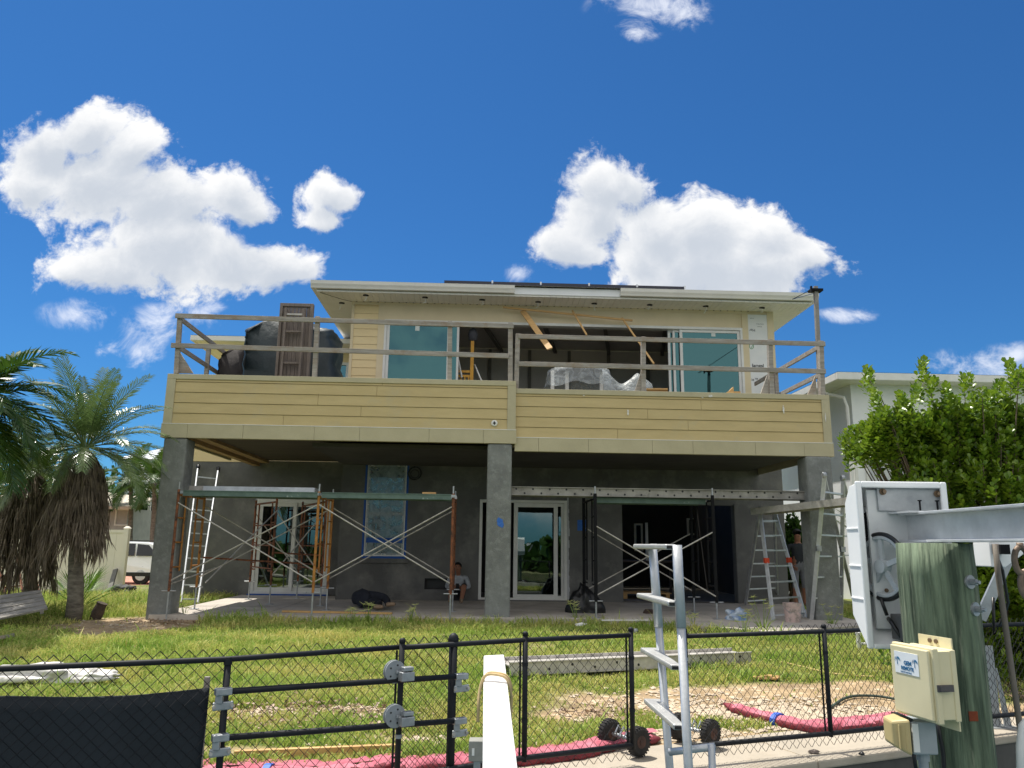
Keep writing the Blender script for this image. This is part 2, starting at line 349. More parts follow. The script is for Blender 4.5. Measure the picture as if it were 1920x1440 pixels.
# bright far windows seen through the dark room
for px0, px1, py0, py1 in ((1194,1202,985,1030),(1293,1312,975,1000)):
    p, q = atv(px0,py1,26.5), atv(px1,py0,26.5)
    b = MB(True); framebox(b, p.x-.06, q.x+.06, p.z-.06, q.z+.06, 26.52, 26.598, .06); w = b.build('window', FRAMEW, house)
    b = MB(True); b.quad((p.x,26.56,p.z),(q.x,26.56,p.z),(q.x,26.56,q.z),(p.x,26.56,q.z)); b.build('glass', GLASS_U, w)
# inside props: a white post and a low timber pallet
# blue paint marks
def splat(mb, c, ru, rv, v, n=18, seed=0):
    r = random.Random(seed); pts = []
    for k in range(n):
        a = 2*math.pi*k/n; q = r.uniform(.65, 1.1); pts.append((c.x+math.cos(a)*ru*q, v, c.z+math.sin(a)*rv*q))
    mb.prism(pts, (0,.004,0)); return mb
BLUEM = mat('blue_chalk', sr(52,104,190), sr(70,120,195), 30, .9, ramp=(.4,.6))
# columns
cols = []
for px0, px1, v in ((305,349,15.0),(914.5,960,15.0),(1510,1558,15.0)):
    a, c = atv(px0, 840, v).x, atv(px1, 840, v).x
    b = MB(True); b.box(a, c, v, v+.47, -.2, 3.27 if px0 < 1000 else 3.13)
    cols.append(b.build('column', COLM, house, bev=.035))
c = atv(938, 980, 14.994); splat(MB(True), c, .075, .11, 14.994, seed=4).build('paint_mark', BLUEM, house)
c = atv(1091, 985, WV-.006); b = MB(True); b.box(c.x-.11,c.x+.11,WV-.006,WV-.001,c.z-.13,c.z+.13); b.build('paint_mark', BLUEM, house)
CAULK = mat('white_filler', sr(226,226,222), sr(200,198,192), 30)
# deck: concrete/ply body, fascia, siding, trims
DL0, DL1, DR1 = -6.15, .685, 7.05
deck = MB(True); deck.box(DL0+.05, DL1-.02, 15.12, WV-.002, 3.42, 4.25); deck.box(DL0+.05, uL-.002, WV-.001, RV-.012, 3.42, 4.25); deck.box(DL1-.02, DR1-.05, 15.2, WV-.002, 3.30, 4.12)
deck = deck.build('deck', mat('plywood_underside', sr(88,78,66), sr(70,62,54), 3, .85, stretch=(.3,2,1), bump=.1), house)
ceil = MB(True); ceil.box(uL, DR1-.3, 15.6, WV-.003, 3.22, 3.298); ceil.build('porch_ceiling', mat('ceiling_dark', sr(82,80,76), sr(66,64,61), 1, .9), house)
b = MB(True); b.box(DL0+.2, DL0+.36, 15.48, RV-.01, 3.27, 3.419); b.box(DL0+.38, DL0+.60, 15.48, RV-.01, 3.35, 3.419); b.build('edge_beam', mat('beam_timber', sr(180,150,106), sr(150,120,84), 3, .8, stretch=(3,.4,3), bump=.15), house)
for (a, c, zb, v, lc, rc) in ((DL0, DL1, 3.275, 15.0, True, True), (DL1+.003, DR1, 3.137, 15.06, False, True)):
    h = 1.255
    b = MB(True); rb = random.Random(7); cuts = [a-.015]+[a+(c-a)*(k+rb.uniform(.3,.7))/6 for k in range(6)]+[c+.015]
    for k, (x0, x1) in enumerate(zip(cuts, cuts[1:])): b.box(x0+(.0025 if k else 0), x1-(.0025 if k < 6 else 0), v-.022-.0015*(k%2), v+.09, zb+.001*(k%2), zb+.265)
    b.box(a+.0, c, v+.0901, v+.12, zb+.002, zb+.265)
    if lc: b.box(a-.015, a+.03, v+.1202, WV, zb, zb+.265)
    b.build('fascia_board', TRIM, house)
    b = MB(True); b.box(a-.012, c+.012, v-.028, v+.02, zb+.2652, zb+.276); b.build('flashing', WHITE, house)
    b = MB(True); x0 = a+(.17 if lc else 0); x1 = c-.17
    rr = random.Random(3); seams = [(i, x0+(x1-x0)*rr.uniform(.15,.9)) for i in range(5)]
    lap(b, x0, x1, v+.012, zb+.277, zb+h-.1, .208, seams=seams)
    b.box(x0, x1, v+.034, v+.1, zb+.277, zb+h-.1); sd = b.build('lap_siding', SIDING, house)
    b = MB(True)
    if lc: b.box(a, a+.168, v-.018, v+.1, zb+.277, zb+h-.1); b.box(a, a+.03, v+.1, WV, zb+.277, zb+h-.1)
    b.box(c-.168, c, v-.018, v+.1, zb+.277, zb+h-.1); b.box(c-.03, c, v+.1, WV-.002, zb, zb+h-.1)
    b.box(a, c, v-.02, v+.12, zb+h-.0998, zb+h); b.build('trim', TRIM, house, bev=.004)
for px, py, ru, rv, sd in ((1178,773,.02,.07,1),(1470,767,.018,.09,2),(1333,742,.05,.03,3),(1549,783,.012,.1,5),(1318,745,.02,.012,6),(1095,741,.025,.01,7)):
    c = atv(px, py, 15.0); splat(MB(True), c, ru, rv, 15.026, seed=sd).build('filler_patch', CAULK, house)
c = atv(927, 793.5, 14.98); b = MB(True); b.lathe([(.062,0),(.062,.02),(.05,.028)], (c.x,14.99,c.z), (0,-1,0), 18); jb = b.build('round_junction_box', WHITE, house)
b = MB(True); b.box(c.x-.028,c.x+.028,14.952,14.962,c.z-.01,c.z+.01); b.box(c.x-.008,c.x+.008,14.95,14.961,c.z-.034,c.z+.034); b.build('wiring', BLACKP, jb)
# upper storey
ZD = 4.26; ZT = 7.47
oL, oR = atv(722,590,WV).x, atv(1391,607,WV).x; oT = 6.98
wrL, wrR = atv(1404,640,WV).x, atv(1440,640,WV).x
b = MB(True); wallholes(b, uL, uR, 4.221, ZT, WV+.02, WV+.2, [(oL,oR,4.221,oT)]); b.build('upper_wall', TRIM2, house)
sL = atv(664,600,WV).x; sR = atv(709,600,WV).x
b = MB(True); lap(b, sL, sR, WV+.018, ZD, 7.36, .205); b.build('upper_siding', SIDING2, house)
b = MB(True); b.box(uL, sL-.002, WV-.008, WV+.018, ZD, 7.36); b.box(sR+.002, oL, WV-.008, WV+.018, ZD, 7.36); b.box(uL, wrL-.01, WV-.01, WV+.018, 7.362, ZT); b.box(sR+.002, wrL-.28, WV-.012, WV+.018, oT, 7.36)
b.box(oR, wrL, WV-.012, WV+.018, ZD, 7.36); b.box(wrR, uR, WV-.012, WV+.018, ZD, ZT); b.box(uR, uR+.02, WV, WV+2, ZD, ZT); b.build('trim', TRIM2, house, bev=.003)
WRAP = mat('white_housewrap', sr(232,232,230), sr(220,221,222), 2, .6, bump=.12, bscale=3)
b = MB(True); b.box(wrL+.002, wrR-.002, WV-.002, WV+.016, ZD, 7.355); wrap = b.build('weather_barrier_wrap', WRAP, house)
TXT = mat('wrap_print', sr(40,40,44), sr(52,52,56)); GRN = mat('wrap_green', sr(60,150,80))
X = toW((1,0,0)); 
def wtxt(s, px, py, size, m=TXT, flip=False, bold=.0):
    p = toW(atv(px, py, WV-.0045)); xx = -X if flip else X; zz = Vector((0,0,-1)) if flip else Vector((0,0,1))
    text_obj('printed_text', s, size, m, wrap, basis(p, xx, zz), .0012, bold=bold)
wtxt('Jamesl', 1410, 688, .125, bold=.0018); wtxt('ie\u2122 Weath', 1409, 714, .108); wtxt('Har', 1416, 617, .105, flip=True); wtxt('Weather Barrier', 1418, 608, .03); wtxt('Housewrap', 1420, 613, .026); wtxt('Tape seams', 1406, 597, .022)
b = MB(True); c = atv(1409, 649, WV-.003)
b.path([(c.x+math.cos(a)*.055, WV-.004, c.z+math.sin(a)*.075) for a in [k*2*math.pi/20 for k in range(20)]], .007, 6, closed=True); b.tube((c.x,WV-.004,c.z-.05),(c.x+.03,WV-.004,c.z+.03),.006); b.build('leaf_mark', GRN, wrap)
# upper interior
b = MB(True); b.box(uL+.2, uR-.2, 23.6, 23.7, ZD, 7.4); b.box(oL+.02,oL+.16,WV+.2,23.6,ZD,7.4) ; b.box(uL+.2,uR-.2,WV+.21,23.6,7.405,7.45); b.build('interior_wall', DRYWALL, house)
b = MB(True); b.box(oL+.2, uR-.25, 22.9, 23.58, ZD+.01, 5.62); b.box(uL+.2,uR-.25,WV+.21,23.6,4.2,4.262); b.build('built_in_cabinet', NAVY, house)
for k in range(5):
    u = 0.2+k*1.25; b = MB(True); b.box(u,u+.09,23.5,23.598,5.7,7.35); b.build('wall_stud', mat('stud_grey', sr(132,126,118)), house)
b = MB(True)
for u in (-.2,1.5,3.2,4.9): b.beam((u,19.6,7.36),(u+.8,23.5,7.3),.1,.09)
b.build('ceiling_batten', mat('stud_grey', sr(132,126,118)), house)
for px, py, w in ((1024,611,.26),(895,630,.13),(1155,636,.15)):
    c = atv(px, py, 23.4); b = MB(True); b.box(c.x-w,c.x+w,23.44,23.498,c.z-w,c.z+w); sp = b.build('wall_speaker_box', BLACKP, house)
    b = MB(True)
    for k in range(22):
        a = 2*math.pi*k/22; b.box(c.x+math.cos(a)*w*.72-.012,c.x+math.cos(a)*w*.72+.012,23.432,23.439,c.z+math.sin(a)*w*.72-.012,c.z+math.sin(a)*w*.72+.012)
    b.build('screw_ring', ALU, sp)
# upper sliding doors
def slider(name, a, c, z0, z1, v, glass, w=.075, vd=.05, handle=None, label=None):
    b = MB(True); framebox(b, a, c, z0, z1, v, v+vd, w); d = b.build(name, FRAMEW, house, bev=.004)
    b = MB(True); b.box(a+w-.01, c-w+.01, v+vd*.4, v+vd*.6, z0+w-.01, z1-w+.01); b.build('glass', glass, d)
    if handle is not None:
        b = MB(True); b.tube((handle,v-.03,1.0),(handle,v-.03,1.22),.012); b.tube((handle,v-.03,1.0),(handle,v,1.0),.012); b.tube((handle,v-.03,1.22),(handle,v,1.22),.012); b.build('handle', FRAMEW, d)
    return d
b = MB(True); b.box(oL, oR, WV-.02, WV+.2, oT-.07, oT); b.box(oL, oL+.06, WV-.02, WV+.2, ZD, oT-.07); b.box(oR-.06, oR, WV-.02, WV+.2, ZD, oT-.07); b.build('door_frame', FRAMEW, house, bev=.004)
slider('sliding_door', oL+.062, atv(845,600,WV).x, ZD, oT-.072, WV+.02, GLASS_U)
slider('sliding_door', atv(836,600,WV).x, atv(858,600,WV).x+.05, ZD, oT-.072, WV+.1, GLASS_U, .06)
slider('sliding_door', atv(1274,610,WV).x, oR-.062, ZD, oT-.072, WV+.02, GLASS_U)
slider('sliding_door', atv(1262,610,WV).x, atv(1300,610,WV).x, ZD, oT-.072, WV+.08, GLASS_U, .06)
slider('sliding_door', atv(1254,610,WV).x, atv(1290,610,WV).x, ZD, oT-.072, WV+.14, GLASS_U, .06)
STK = mat('sticker_white', sr(225,232,228))
for px, py in ((783,615),(1338,626)):
    c = atv(px, py, WV+.03); b = MB(True); b.box(c.x-.06,c.x+.05,WV+.034,WV+.036,c.z-.07,c.z+.06); b.build('glass_sticker', STK, house)
# ground storey sliding doors
b = MB(True); framebox(b, dr[0], dr[1], dr[2], dr[3], WV-.015, WV+.1, .07, .05); b.build('door_frame', FRAMEW, house, bev=.006)
b = MB(True)   # wavy stucco edge left proud round the frame
for k in range(26):
    z = .05+k*.094; e = random.uniform(.0,.03); b.box(dr[1]+.002, dr[1]+.035+e, WV-.02, WV-.001, z, z+.0938)
b.build('stop_bead', mat('bead_grey', sr(190,192,194)), house)
d0, d1 = atv(964,940,WV).x, atv(1046,940,WV).x
slider('sliding_door', d0, d1, .06, 2.345, WV+.01, GLASS_L, .1, .05, handle=d0+.05)
slider('sliding_door', atv(1040,940,WV).x, dr[1]-.07, .06, 2.345, WV+.065, GLASS_L, .07, .04)
b = MB(True); framebox(b, ld[0], ld[1], ld[2], ld[3], RV-.02, RV+.1, .1, .07); b.build('door_frame', FRAMEW, house, bev=.006)
m_ = atv(550,1000,RV).x
slider('sliding_door', ld[0]+.1, m_+.05, .1, 2.32, RV+.0, GLASS_L, .09); slider('sliding_door', m_-.03, ld[1]-.1, .1, 2.32, RV+.052, GLASS_L, .09)
b = MB(True); b.box(ld[0]-.03, ld[1]+.03, RV-.12, RV-.02, .001, .03); b.build('sill_tape', BLUETAPE, house)
# dark opening surround
b = MB(True); b.box(op[1]+.01, op[1]+.1, WV-.04, WV-.002, 0, 2.4); b.build('stop_bead', STUCCO, house)
# window with plastic and tape
a, c, z0, z1 = win
b = MB(True); framebox(b, a, c, z0, z1, WV+.02, WV+.12, .07); mz = z0+(z1-z0)*.44; b.box(a+.07, c-.07, WV+.03, WV+.1, mz, mz+.06); wd = b.build('window', FRAMEW, house, bev=.004)
b = MB(True); b.box(a+.06, c-.06, WV+.08, WV+.09, z0+.06, z1-.06); b.build('glass', GLASS_U, wd)
b = MB(True); n = 14; g = [[(a+.03+(c-a-.06)*i/n, WV+.012-.012*mnoise.noise((i*.7,j*.45,2)), z0+.03+(z1-z0-.06)*j/24) for i in range(n+1)] for j in range(25)]
for j in range(24):
    for i in range(n): b.quad(g[j][i], g[j][i+1], g[j+1][i+1], g[j+1][i])
b.build('plastic_sheet', FILMW, wd, smooth=True)
b = MB(True); framebox(b, a-.05, c+.05, z0-.05, z1+.05, WV-.006, WV-.001, .05); b.box(a+.05, c-.05, WV-.004, WV, z0+.32, z0+.44); b.build('masking_tape', BLUETAPE, wd)
b = MB(True); b.box(a-.12, c+.12, WV-.06, WV-.007, z0-.16, z0-.052); b.build('sill', STUCCO, wd, bev=.01)
b = MB(True); framebox(b, vent[0]-.01, vent[1]+.01, vent[2]-.01, vent[3]+.01, WV-.004, WV+.1, .02); vf = b.build('vent_opening', DARK, house)
b = MB(True); b.box(vent[0], vent[1], WV+.2, WV+.21, vent[2], vent[3]); b.build('vent_back', BLACKPL, vf)
# left wing above the recessed wall
wu = atv(432,680,23.1).x
b = MB(True); b.box(wl, -6.16, RV-.012, RV+.05, 3.37, 3.70); b.build('wing_fascia', SIDING2, house)
b = MB(True); wn = (atv(640,690,23.1).x-.5, atv(654,690,23.1).x, 4.6, atv(650,680,23.1).z); wallholes(b, wu, uL+.5, 3.40, 7.3, 23.1, 23.3, [wn]); b.build('wing_wall', SIDING2, house)
b = MB(True); framebox(b, wn[0], wn[1], wn[2], wn[3], RW-.02, RW+.1, .08); w = b.build('window', FRAMEW, house)
b = MB(True); b.box(wn[0]+.07, wn[1]-.07, RW+.03, RW+.04, wn[2]+.07, wn[3]-.07); b.build('glass', GLASS_U, w)
ev = 22.3; e0 = atv(357,628,ev); ze = e0.z
b = MB(True)
b.box(e0.x, uL+.5, ev, ev+.1, ze-.16, ze); b.box(e0.x, e0.x+.1, ev+.098, 30, ze-.158, ze-.002); b.build('gutter', GUTTER, house, bev=.02)
b = MB(True); b.box(e0.x+.1, uL+.5, ev+.1, RW+.0, ze-.15, ze-.11); b.box(e0.x+.1, wu, RW, 30, ze-.15, ze-.11); b.build('soffit', SOFFIT, house)
b = MB(True); b.add([(e0.x,ev,ze+.003),(uL-.02,ev,ze+.003),(uL-.02,ev+3,ze+.8),(e0.x+3,ev+3,ze+.8),(e0.x,30,ze+.003),(e0.x+3,27,ze+.8)], [(0,1,2,3),(0,3,5,4)]); b.build('roof', mat('metal_roof', sr(200,200,198), sr(188,188,186), 3, .5), house)
# main roof
GV = 18.3; g0 = atv(583,524,GV); g1 = atv(1535,553,GV); zg = (g0.z+g1.z)/2+.01; ga = g0.x; gb = g1.x
b = MB(True)
prof = [(0,0),(.0,-.06),(-.03,-.09),(-.10,-.15),(-.115,-.19),(-.115,-.2),(0,-.2)]
def gut(b, a, c):
    pr = [(GV+.12,zg-.18),(GV+.03,zg-.18),(GV+.01,zg-.13),(GV-.02,zg-.08),(GV-.03,zg-.02),(GV-.035,zg-.0),(GV-.02,zg-.0),(GV+.12,zg-.01)]
    b.prism([(a,v,z) for v,z in pr], (c-a,0,0))
gm0, gm1 = atv(965,545,GV).x, atv(1164,550,GV).x
gut(b, ga, gm0); b.box(ga, ga+.12, GV+.11, 27.8, zg-.175, zg-.012); b.build('gutter', GUTTER, house)
b = MB(True); gut(b, gm1, gb); b.box(gb-.12, gb, GV+.11, 27.8, zg-.175, zg-.012); b.build('gutter', GUTTER, house)
b = MB(True); b.box(gm0+.002, gm1-.002, GV+.1, GV+.14, zg-.19, zg-.01); b.build('fascia', mat('bright_fascia', sr(236,238,240), sr(228,230,232), 2, .4), house)
b = MB(True)   # ribbed soffit boards
u = ga+.12
while u < gb-.12:
    b.box(u, min(u+.141, gb-.12), GV+.141, WV-.001, zg-.235, zg-.2); u += .15
b.box(ga+.12, gb-.12, GV+.141, WV-.001, zg-.2, zg-.19)
for a, c in ((ga+.12, uL-.001), (uR+.021, gb-.12)):
    v = WV
    while v < 27.5: b.box(a, c, v, v+.141, zg-.235, zg-.2); v += .15
    b.box(a, c, WV, 27.6, zg-.2, zg-.19)
b.build('soffit', SOFFIT, house)
b = MB(True); rz = zg+.004; mu = 4.3
b.add([(ga,GV,rz),(gb,GV,rz),(gb,27.8,rz),(ga,27.8,rz),(ga+mu,GV+mu+.4,rz+1.1),(gb-mu,GV+mu+.4,rz+1.1)], [(0,1,5,4),(1,2,5),(2,3,4,5),(3,0,4)]); roof = b.build('roof', MATS['metal_roof'], house)
# solar panels
sp0 = atv(833,527,18.7); sp1 = atv(1285,540,18.7); n = 5; PAN = mat('solar_cell', sr(16,24,48), sr(12,18,38), 4, .15); 
zs0 = (sp0.z+sp1.z)/2-.075
for k in range(n):
    a = sp0.x+(sp1.x-sp0.x)*k/n; c = sp0.x+(sp1.x-sp0.x)*(k+1)/n-.03
    z = zs0
    b = MB(True); b.hexa([(a,18.7,z),(c,18.7,z),(a,20.3,z+.42),(c,20.3,z+.42),(a,18.69,z+.10),(c,18.69,z+.10),(a,20.29,z+.52),(c,20.29,z+.52)]); pn = b.build('solar_panel', PAN, roof)
    b = MB(True); b.box(c-.005, c+.035, 18.68, 18.74, z+.05, z+.125); b.build('panel_clamp', ALU, pn)
b = MB(True); b.box(sp0.x+.5, sp1.x-.3, 18.9, 18.95, zs0-.09, zs0-.03); b.build('panel_rail', BLACKP, roof)
# open soffit holes with hanging wires
zsf = zg-.235
for px, py in ((641,568),(686,553.5),(797,557.5),(904,562),(1009,566),(1114,569),(1218,571.5),(1323,574),(1428.5,577)):
    p = hz(px, py, zsf-.002)
    b = MB(True); b.lathe([(.075,0),(.075,.001)], (p.x,p.y,zsf-.003), (0,0,1), 14); sh = b.build('soffit_light_hole', BLACKPL, house)
    b = MB(True); r = random.Random(int(px)); b.path([(p.x,p.y,zsf-.003),(p.x+r.uniform(-.02,.02),p.y,zsf-.06),(p.x+r.uniform(-.04,.04),p.y-.01,zsf-.13),(p.x+r.uniform(-.06,.06),p.y,zsf-.11-r.uniform(0,.1))], .009, 5); b.build('wire', WHITE, sh)
    b = MB(True); b.path([(p.x-.07,p.y,zsf-.012),(p.x+.07,p.y,zsf-.02)], .014, 5); b.build('clip', BLACKPL, sh)
b = MB(True); b.path([(atv(600,545,18.5).x,18.5,zsf-.01),(uL-.2,18.9,zsf-.05),(uL-.0,19.17,zsf-.015)], .006, 5); b.build('eave_cable', BLACKPL, house)
b = MB(True)
for k in range(60):
    u = uL+.1+k*.183
    if u < wrL: b.box(u,u+.03,WV-.03,WV-.013,zsf-.012,zsf-.001)
b.build('soffit_channel', mat('channel_brown', sr(120,104,84)), house)  # even dull brown for the small blocks below the soffit
# ================================================================ DECK RAILINGS
def railing(label, posts, rails, loc, braces=()):
    t = thing('wooden_railing', label, 'railing', toW(loc), group='temporary timber railings on the deck')
    for (p, q, w, d) in posts:
        b = MB(True); b.beam(p, q, w, d, up=(0,1,0)); b.build('post', WOOD, t, bev=.004)
    for (p, q) in rails:
        b = MB(True); b.beam(p, q, .042, .095); b.build('rail', WOOD, t, bev=.004)
    for (p, q, w) in braces:
        p = Vector(p)
        b = MB(True); b.prism([p, p+Vector((0,.0,.42)), p+Vector((w,0,.0))], (0,.05,0)); b.build('gusset', WOOD, t)
    return t
def V2(px, py, v): return atv(px, py, v)
v = 15.17
def post(xt, yt, xb, yb, w=.095, d=.09, vv=v): 
    q = V2(xb, yb, vv); p = V2(xt, yt, vv); q.z -= .03; return (q, p, d, w)
uLs = V2(336, 592, 15.25).x+.02
def side(px, py, u): return atu(px, py, u)
def upto(px, z, v): pass
zt, zm = V2(340,594,15.2).z, V2(340,648,15.2).z
zr, zrm = V2(1535,645,15.2).z, V2(1535,696,15.2).z
uRs = V2(1536,645,15.2).x
rl = railing('weathered timber railing with two rails on the higher left half of the deck',
 [post(338,590,331,698,.07), post(596,594,590,706), post(844,603,843,712,.1), post(957,606,957,716,.1),
  ((uLs,17.0,4.5),(uLs,17.0,zt-.1),.09,.07), ((uLs,18.6,4.5),(uLs,18.6,zt-.1),.09,.07), ((uLs+.9,19.0,4.5),(uLs+.9,19.0,zm+.1),.09,.07)],
 [(V2(329,592,15.1),V2(963,611.5,15.1)), (V2(321,647.5,15.1),V2(954,667.5,15.1)),
  ((uLs,15.2,zt-.02),(uLs,19.1,zt-.04)), ((uLs,15.2,zm),(uLs,19.1,zm)), ((uLs,19.04,zm-.02),(uLs+1.4,19.04,zm-.02))], (-2.7,15.15,4.53),
 [(V2(333,699,15.2),0,.30)])
rr_ = railing('weathered timber railing with two rails on the lower right half of the deck',
 [post(971,626,968,729,.095), post(1206,632,1206,734,.1), post(1443,637,1446,741,.11), post(1538,640,1541,743,.13), ((uRs,17.6,4.4),(uRs,17.6,zr),.09,.07)],
 [(V2(972,630.5,15.1),V2(1547,645,15.1)), (V2(972,682,15.1),V2(1548,696.5,15.1)),
  ((uRs,15.25,zr-.06),(uRs,19.0,zr-.06)), ((uRs,15.25,zrm-.06),(uRs,19.0,zrm-.06))], (3.8,15.15,4.39),
 [(V2(1532,742,15.16),0,-.2),(V2(1441,741,15.16),0,-.17),(V2(1203,734,15.16),0,-.14)])
b = MB(True); p, q = V2(1529,537,15.35), V2(1538,742,15.35); q.z -= .1; b.beam(q, p, .08, .08, up=(0,1,0)); pole = b.build('corner_pole', mat('grey_pole', sr(150,146,140), sr(126,122,116), 6, .7), bev=.006)
tag(pole, 'tall grey pole with a bracket near its top, standing at the right deck corner', 'pole')
b = MB(True); c = V2(1529,545,15.35); b.box(c.x-.13,c.x+.13,15.26,15.44,c.z-.025,c.z+.025); b.box(c.x-.14,c.x-.11,15.25,15.3,c.z-.07,c.z+.07); b.build('bracket', BLACKP, pole)
b = MB(True); b.path([(c.x-.13,15.35,c.z),(c.x-.4,15.6,c.z-.12),(gb-.05,GV+.05,zg+.03)], .008, 5); b.build('guy_wire', BLACKPL, pole)

# ---------------------------------------------------------------- covered furniture and lounger on the deck
def cover(label, pts, v0, v1, seed, m=TARP):
    # lofted cover: silhouette pts (u,z) base-left..base-right; rings shrink to front and back with folds
    rings = []; n = len(pts)
    dense = []
    for i in range(n-1):
        for k in range(6): dense.append(Vector((pts[i][0], 0, pts[i][1])).lerp(Vector((pts[i+1][0],0,pts[i+1][1])), k/6))
    dense.append(Vector((pts[-1][0],0,pts[-1][1])))
    cu = sum(p.x for p in dense)/len(dense); zb = min(p.z for p in dense)
    b = MB(True); ms = 9
    for j in range(ms):
        t = j/(ms-1); vv = v0+(v1-v0)*t; e = 1-.16*abs(2*t-1)**2.5
        for i, p in enumerate(dense):
            f = .11*mnoise.noise((i*.45, t*3.5, seed)) + .10*mnoise.noise((i*1.1, t*1.2, seed+5)) + .03*math.sin(i*1.3+seed)*(1-(p.z-zb)/2)
            b.v.append(Vector((cu+(p.x-cu)*(e+f*.3)+f*.4, vv+f*.8, zb+(p.z-zb)*(e**.6)+f*.5)))
    m_ = len(dense)
    for j in range(ms-1):
        for i in range(m_-1):
            b.f.append([j*m_+i, j*m_+i+1, (j+1)*m_+i+1, (j+1)*m_+i]); b.mi.append(0)
    for j in (0, ms-1): b.f.append([j*m_+i for i in range(m_)]); b.mi.append(0)
    o = b.build('covered_furniture', m, smooth=True); tag(o, label, 'covered furniture', 'furniture under covers on the deck'); return o
def sil(pxs, v, extra=0): return [(lambda q: (q.x, q.z-e))(V2(x,y,v)) for x, y, e in pxs]
cover('large furniture piece under a dark green black cover behind the upended lounger', sil([(461,712,.25),(463,640,0),(465,622,0),(500,606,0),(525,600,0),(575,603,0),(600,616,0),(628,624,0),(637,640,0),(639,712,.25)],16.6), 16.0, 17.4, 1)
cover('low dark brown covered seat behind the left deck railing', sil([(417,706,.3),(418,678,0),(425,665,0),(440,657,0),(470,656,0),(476,706,.3)],17.6), 17.2, 18.2, 2, mat('brown_cover', sr(58,52,52), sr(44,40,41), 3, .8, bump=.3))
# upended lounger
t = thing('sun_lounger', 'weathered brown wooden sun lounger standing upright on its end behind the railing', 'lounger', toW(V2(556,705,15.7)))
a, c = V2(525,569,15.75), V2(587,705,15.75); c.x = V2(584,640,15.75).x; zb = 4.27; zt2 = a.z; a.x=V2(521,640,15.75).x
b = MB(True); b.box(a.x,a.x+.06,15.7,15.82,zb,zt2); b.box(c.x-.06,c.x,15.7,15.82,zb,zt2); b.box(a.x+.06,c.x-.06,15.7,15.82,zt2-.07,zt2); b.box(a.x+.06,c.x-.06,15.7,15.82,zb,zb+.07); b.build('frame', BROWNW, t, bev=.006)
b = MB(True); u = a.x+.065
while u < c.x-.1: b.box(u,u+.075,15.74,15.762,zb+.075,zt2-.075); u += .082
b.build('slat_panel', BROWNW, t)
iu0, iu1 = a.x+.13, c.x-.15
b = MB(True); b.box(iu0,iu0+.045,15.6,15.69,zb,zt2-.14); b.box(iu1-.045,iu1,15.6,15.69,zb,zt2-.14); b.build('leg_frame', BROWNW, t, bev=.004)
for py in (590,622,681): 
    z = V2(556,py,15.65).z; b = MB(True); b.box(iu0+.046,iu1-.046,15.62,15.68,z-.02,z+.02); b.build('crossbar', ALU2 if py == 590 else BROWNW, t)
# ---------------------------------------------------------------- upper room things
t = thing('mast_lift', 'yellow hand winch lift with a grey bag over its mast in the upper doorway', 'lift', toW(V2(885,712,19.6)))
p = V2(886,640,19.6); q = V2(886,712,19.6)
b = MB(True); b.box(p.x-.045,p.x+.045,19.55,19.65,4.263,p.z); b.build('mast', YELLOW, t, bev=.005)
x0 = V2(856,700,19.6).x; zb1 = V2(870,697,19.6).z
b = MB(True)
for z in (zb1, zb1-.12): b.box(x0,p.x-.05,19.56,19.62,z-.03,z+.03)
for k in range(4): b.box(x0+.1*k,x0+.1*k+.035,19.565,19.615,4.263,zb1-.15)
b.build('base', YELLOW, t)
b = MB(True); c = V2(887,627,19.6); b.lathe([(.03,-.2),(.11,-.15),(.13,0),(.1,.12),(.03,.16)], c, (0,0,1), 10); b.build('bag', mat('grey_cloth', sr(84,84,90), sr(66,66,72), 6, .9, bump=.4), t, smooth=True)
b = MB(True); b.tube(V2(858,668,19.75),V2(866,708,19.5),.025); o = b.build('pole', WHITE); tag(o, 'white pole leaning left of the yellow mast lift', 'pole')
b = MB(True); b.tube(V2(890,684,19.75),V2(903,714,19.45),.02); o = b.build('pole', WHITE); tag(o, 'short white pole leaning right of the yellow mast lift', 'pole')
def plank(name, p, q, w, h, m, label, cat, group=None, up=(0,1,0)):
    b = MB(True); b.beam(p, q, w, h, up=up); o = b.build(name, m, bev=.003); tag(o, label, cat, group); return o
plank('lumber_board', V2(980,583,19.0), V2(1031,654,17.6), .14, .035, NEWWOOD, 'wide pale board leaning out of the upper opening', 'board', 'loose boards at the upper opening')
plank('lumber_board', V2(1073,582,19.0), V2(1100,628,18.4), .045, .03, NEWWOOD, 'short narrow batten leaning beside the wide pale board', 'board', 'loose boards at the upper opening')
plank('lumber_board', V2(1166,596,19.0), V2(1226,682,17.8), .045, .03, NEWWOOD, 'long narrow batten leaning right of centre in the upper opening', 'board', 'loose boards at the upper opening')
plank('lumber_board', V2(943,576,18.95), V2(1186,601,18.95), .03, .05, NEWWOOD, 'long thin strip of new wood fixed across the top of the upper opening', 'board', 'loose boards at the upper opening', up=(0,0,1))
plank('lumber_board', V2(1212,731,15.5), V2(1252,731,15.4), .2, .03, NEWWOOD, 'short offcut lying on the deck edge beside the middle railing post', 'board', up=(0,0,1))
p = V2(1368,735,15.3)
b = MB(True); b.prism([(p.x-.13,15.2,p.z-.05),(p.x+.06,15.2,p.z-.05),(p.x+.05,15.2,p.z+.09),(p.x-.02,15.2,p.z+.02)], (0,.12,0)); b.box(p.x+.04,p.x+.2,15.22,15.36,p.z-.06,p.z+.0); o = b.build('wood_offcut', NEWWOOD); tag(o, 'wedge shaped wood offcuts on the rail cap below the teal door', 'offcut')
t = thing('round_table', 'round white table under clear plastic sheeting in the upper opening', 'table', toW((V2(1090,730,17.8).x,17.8,4.14)))
c = V2(1085,699,17.8); r = .72
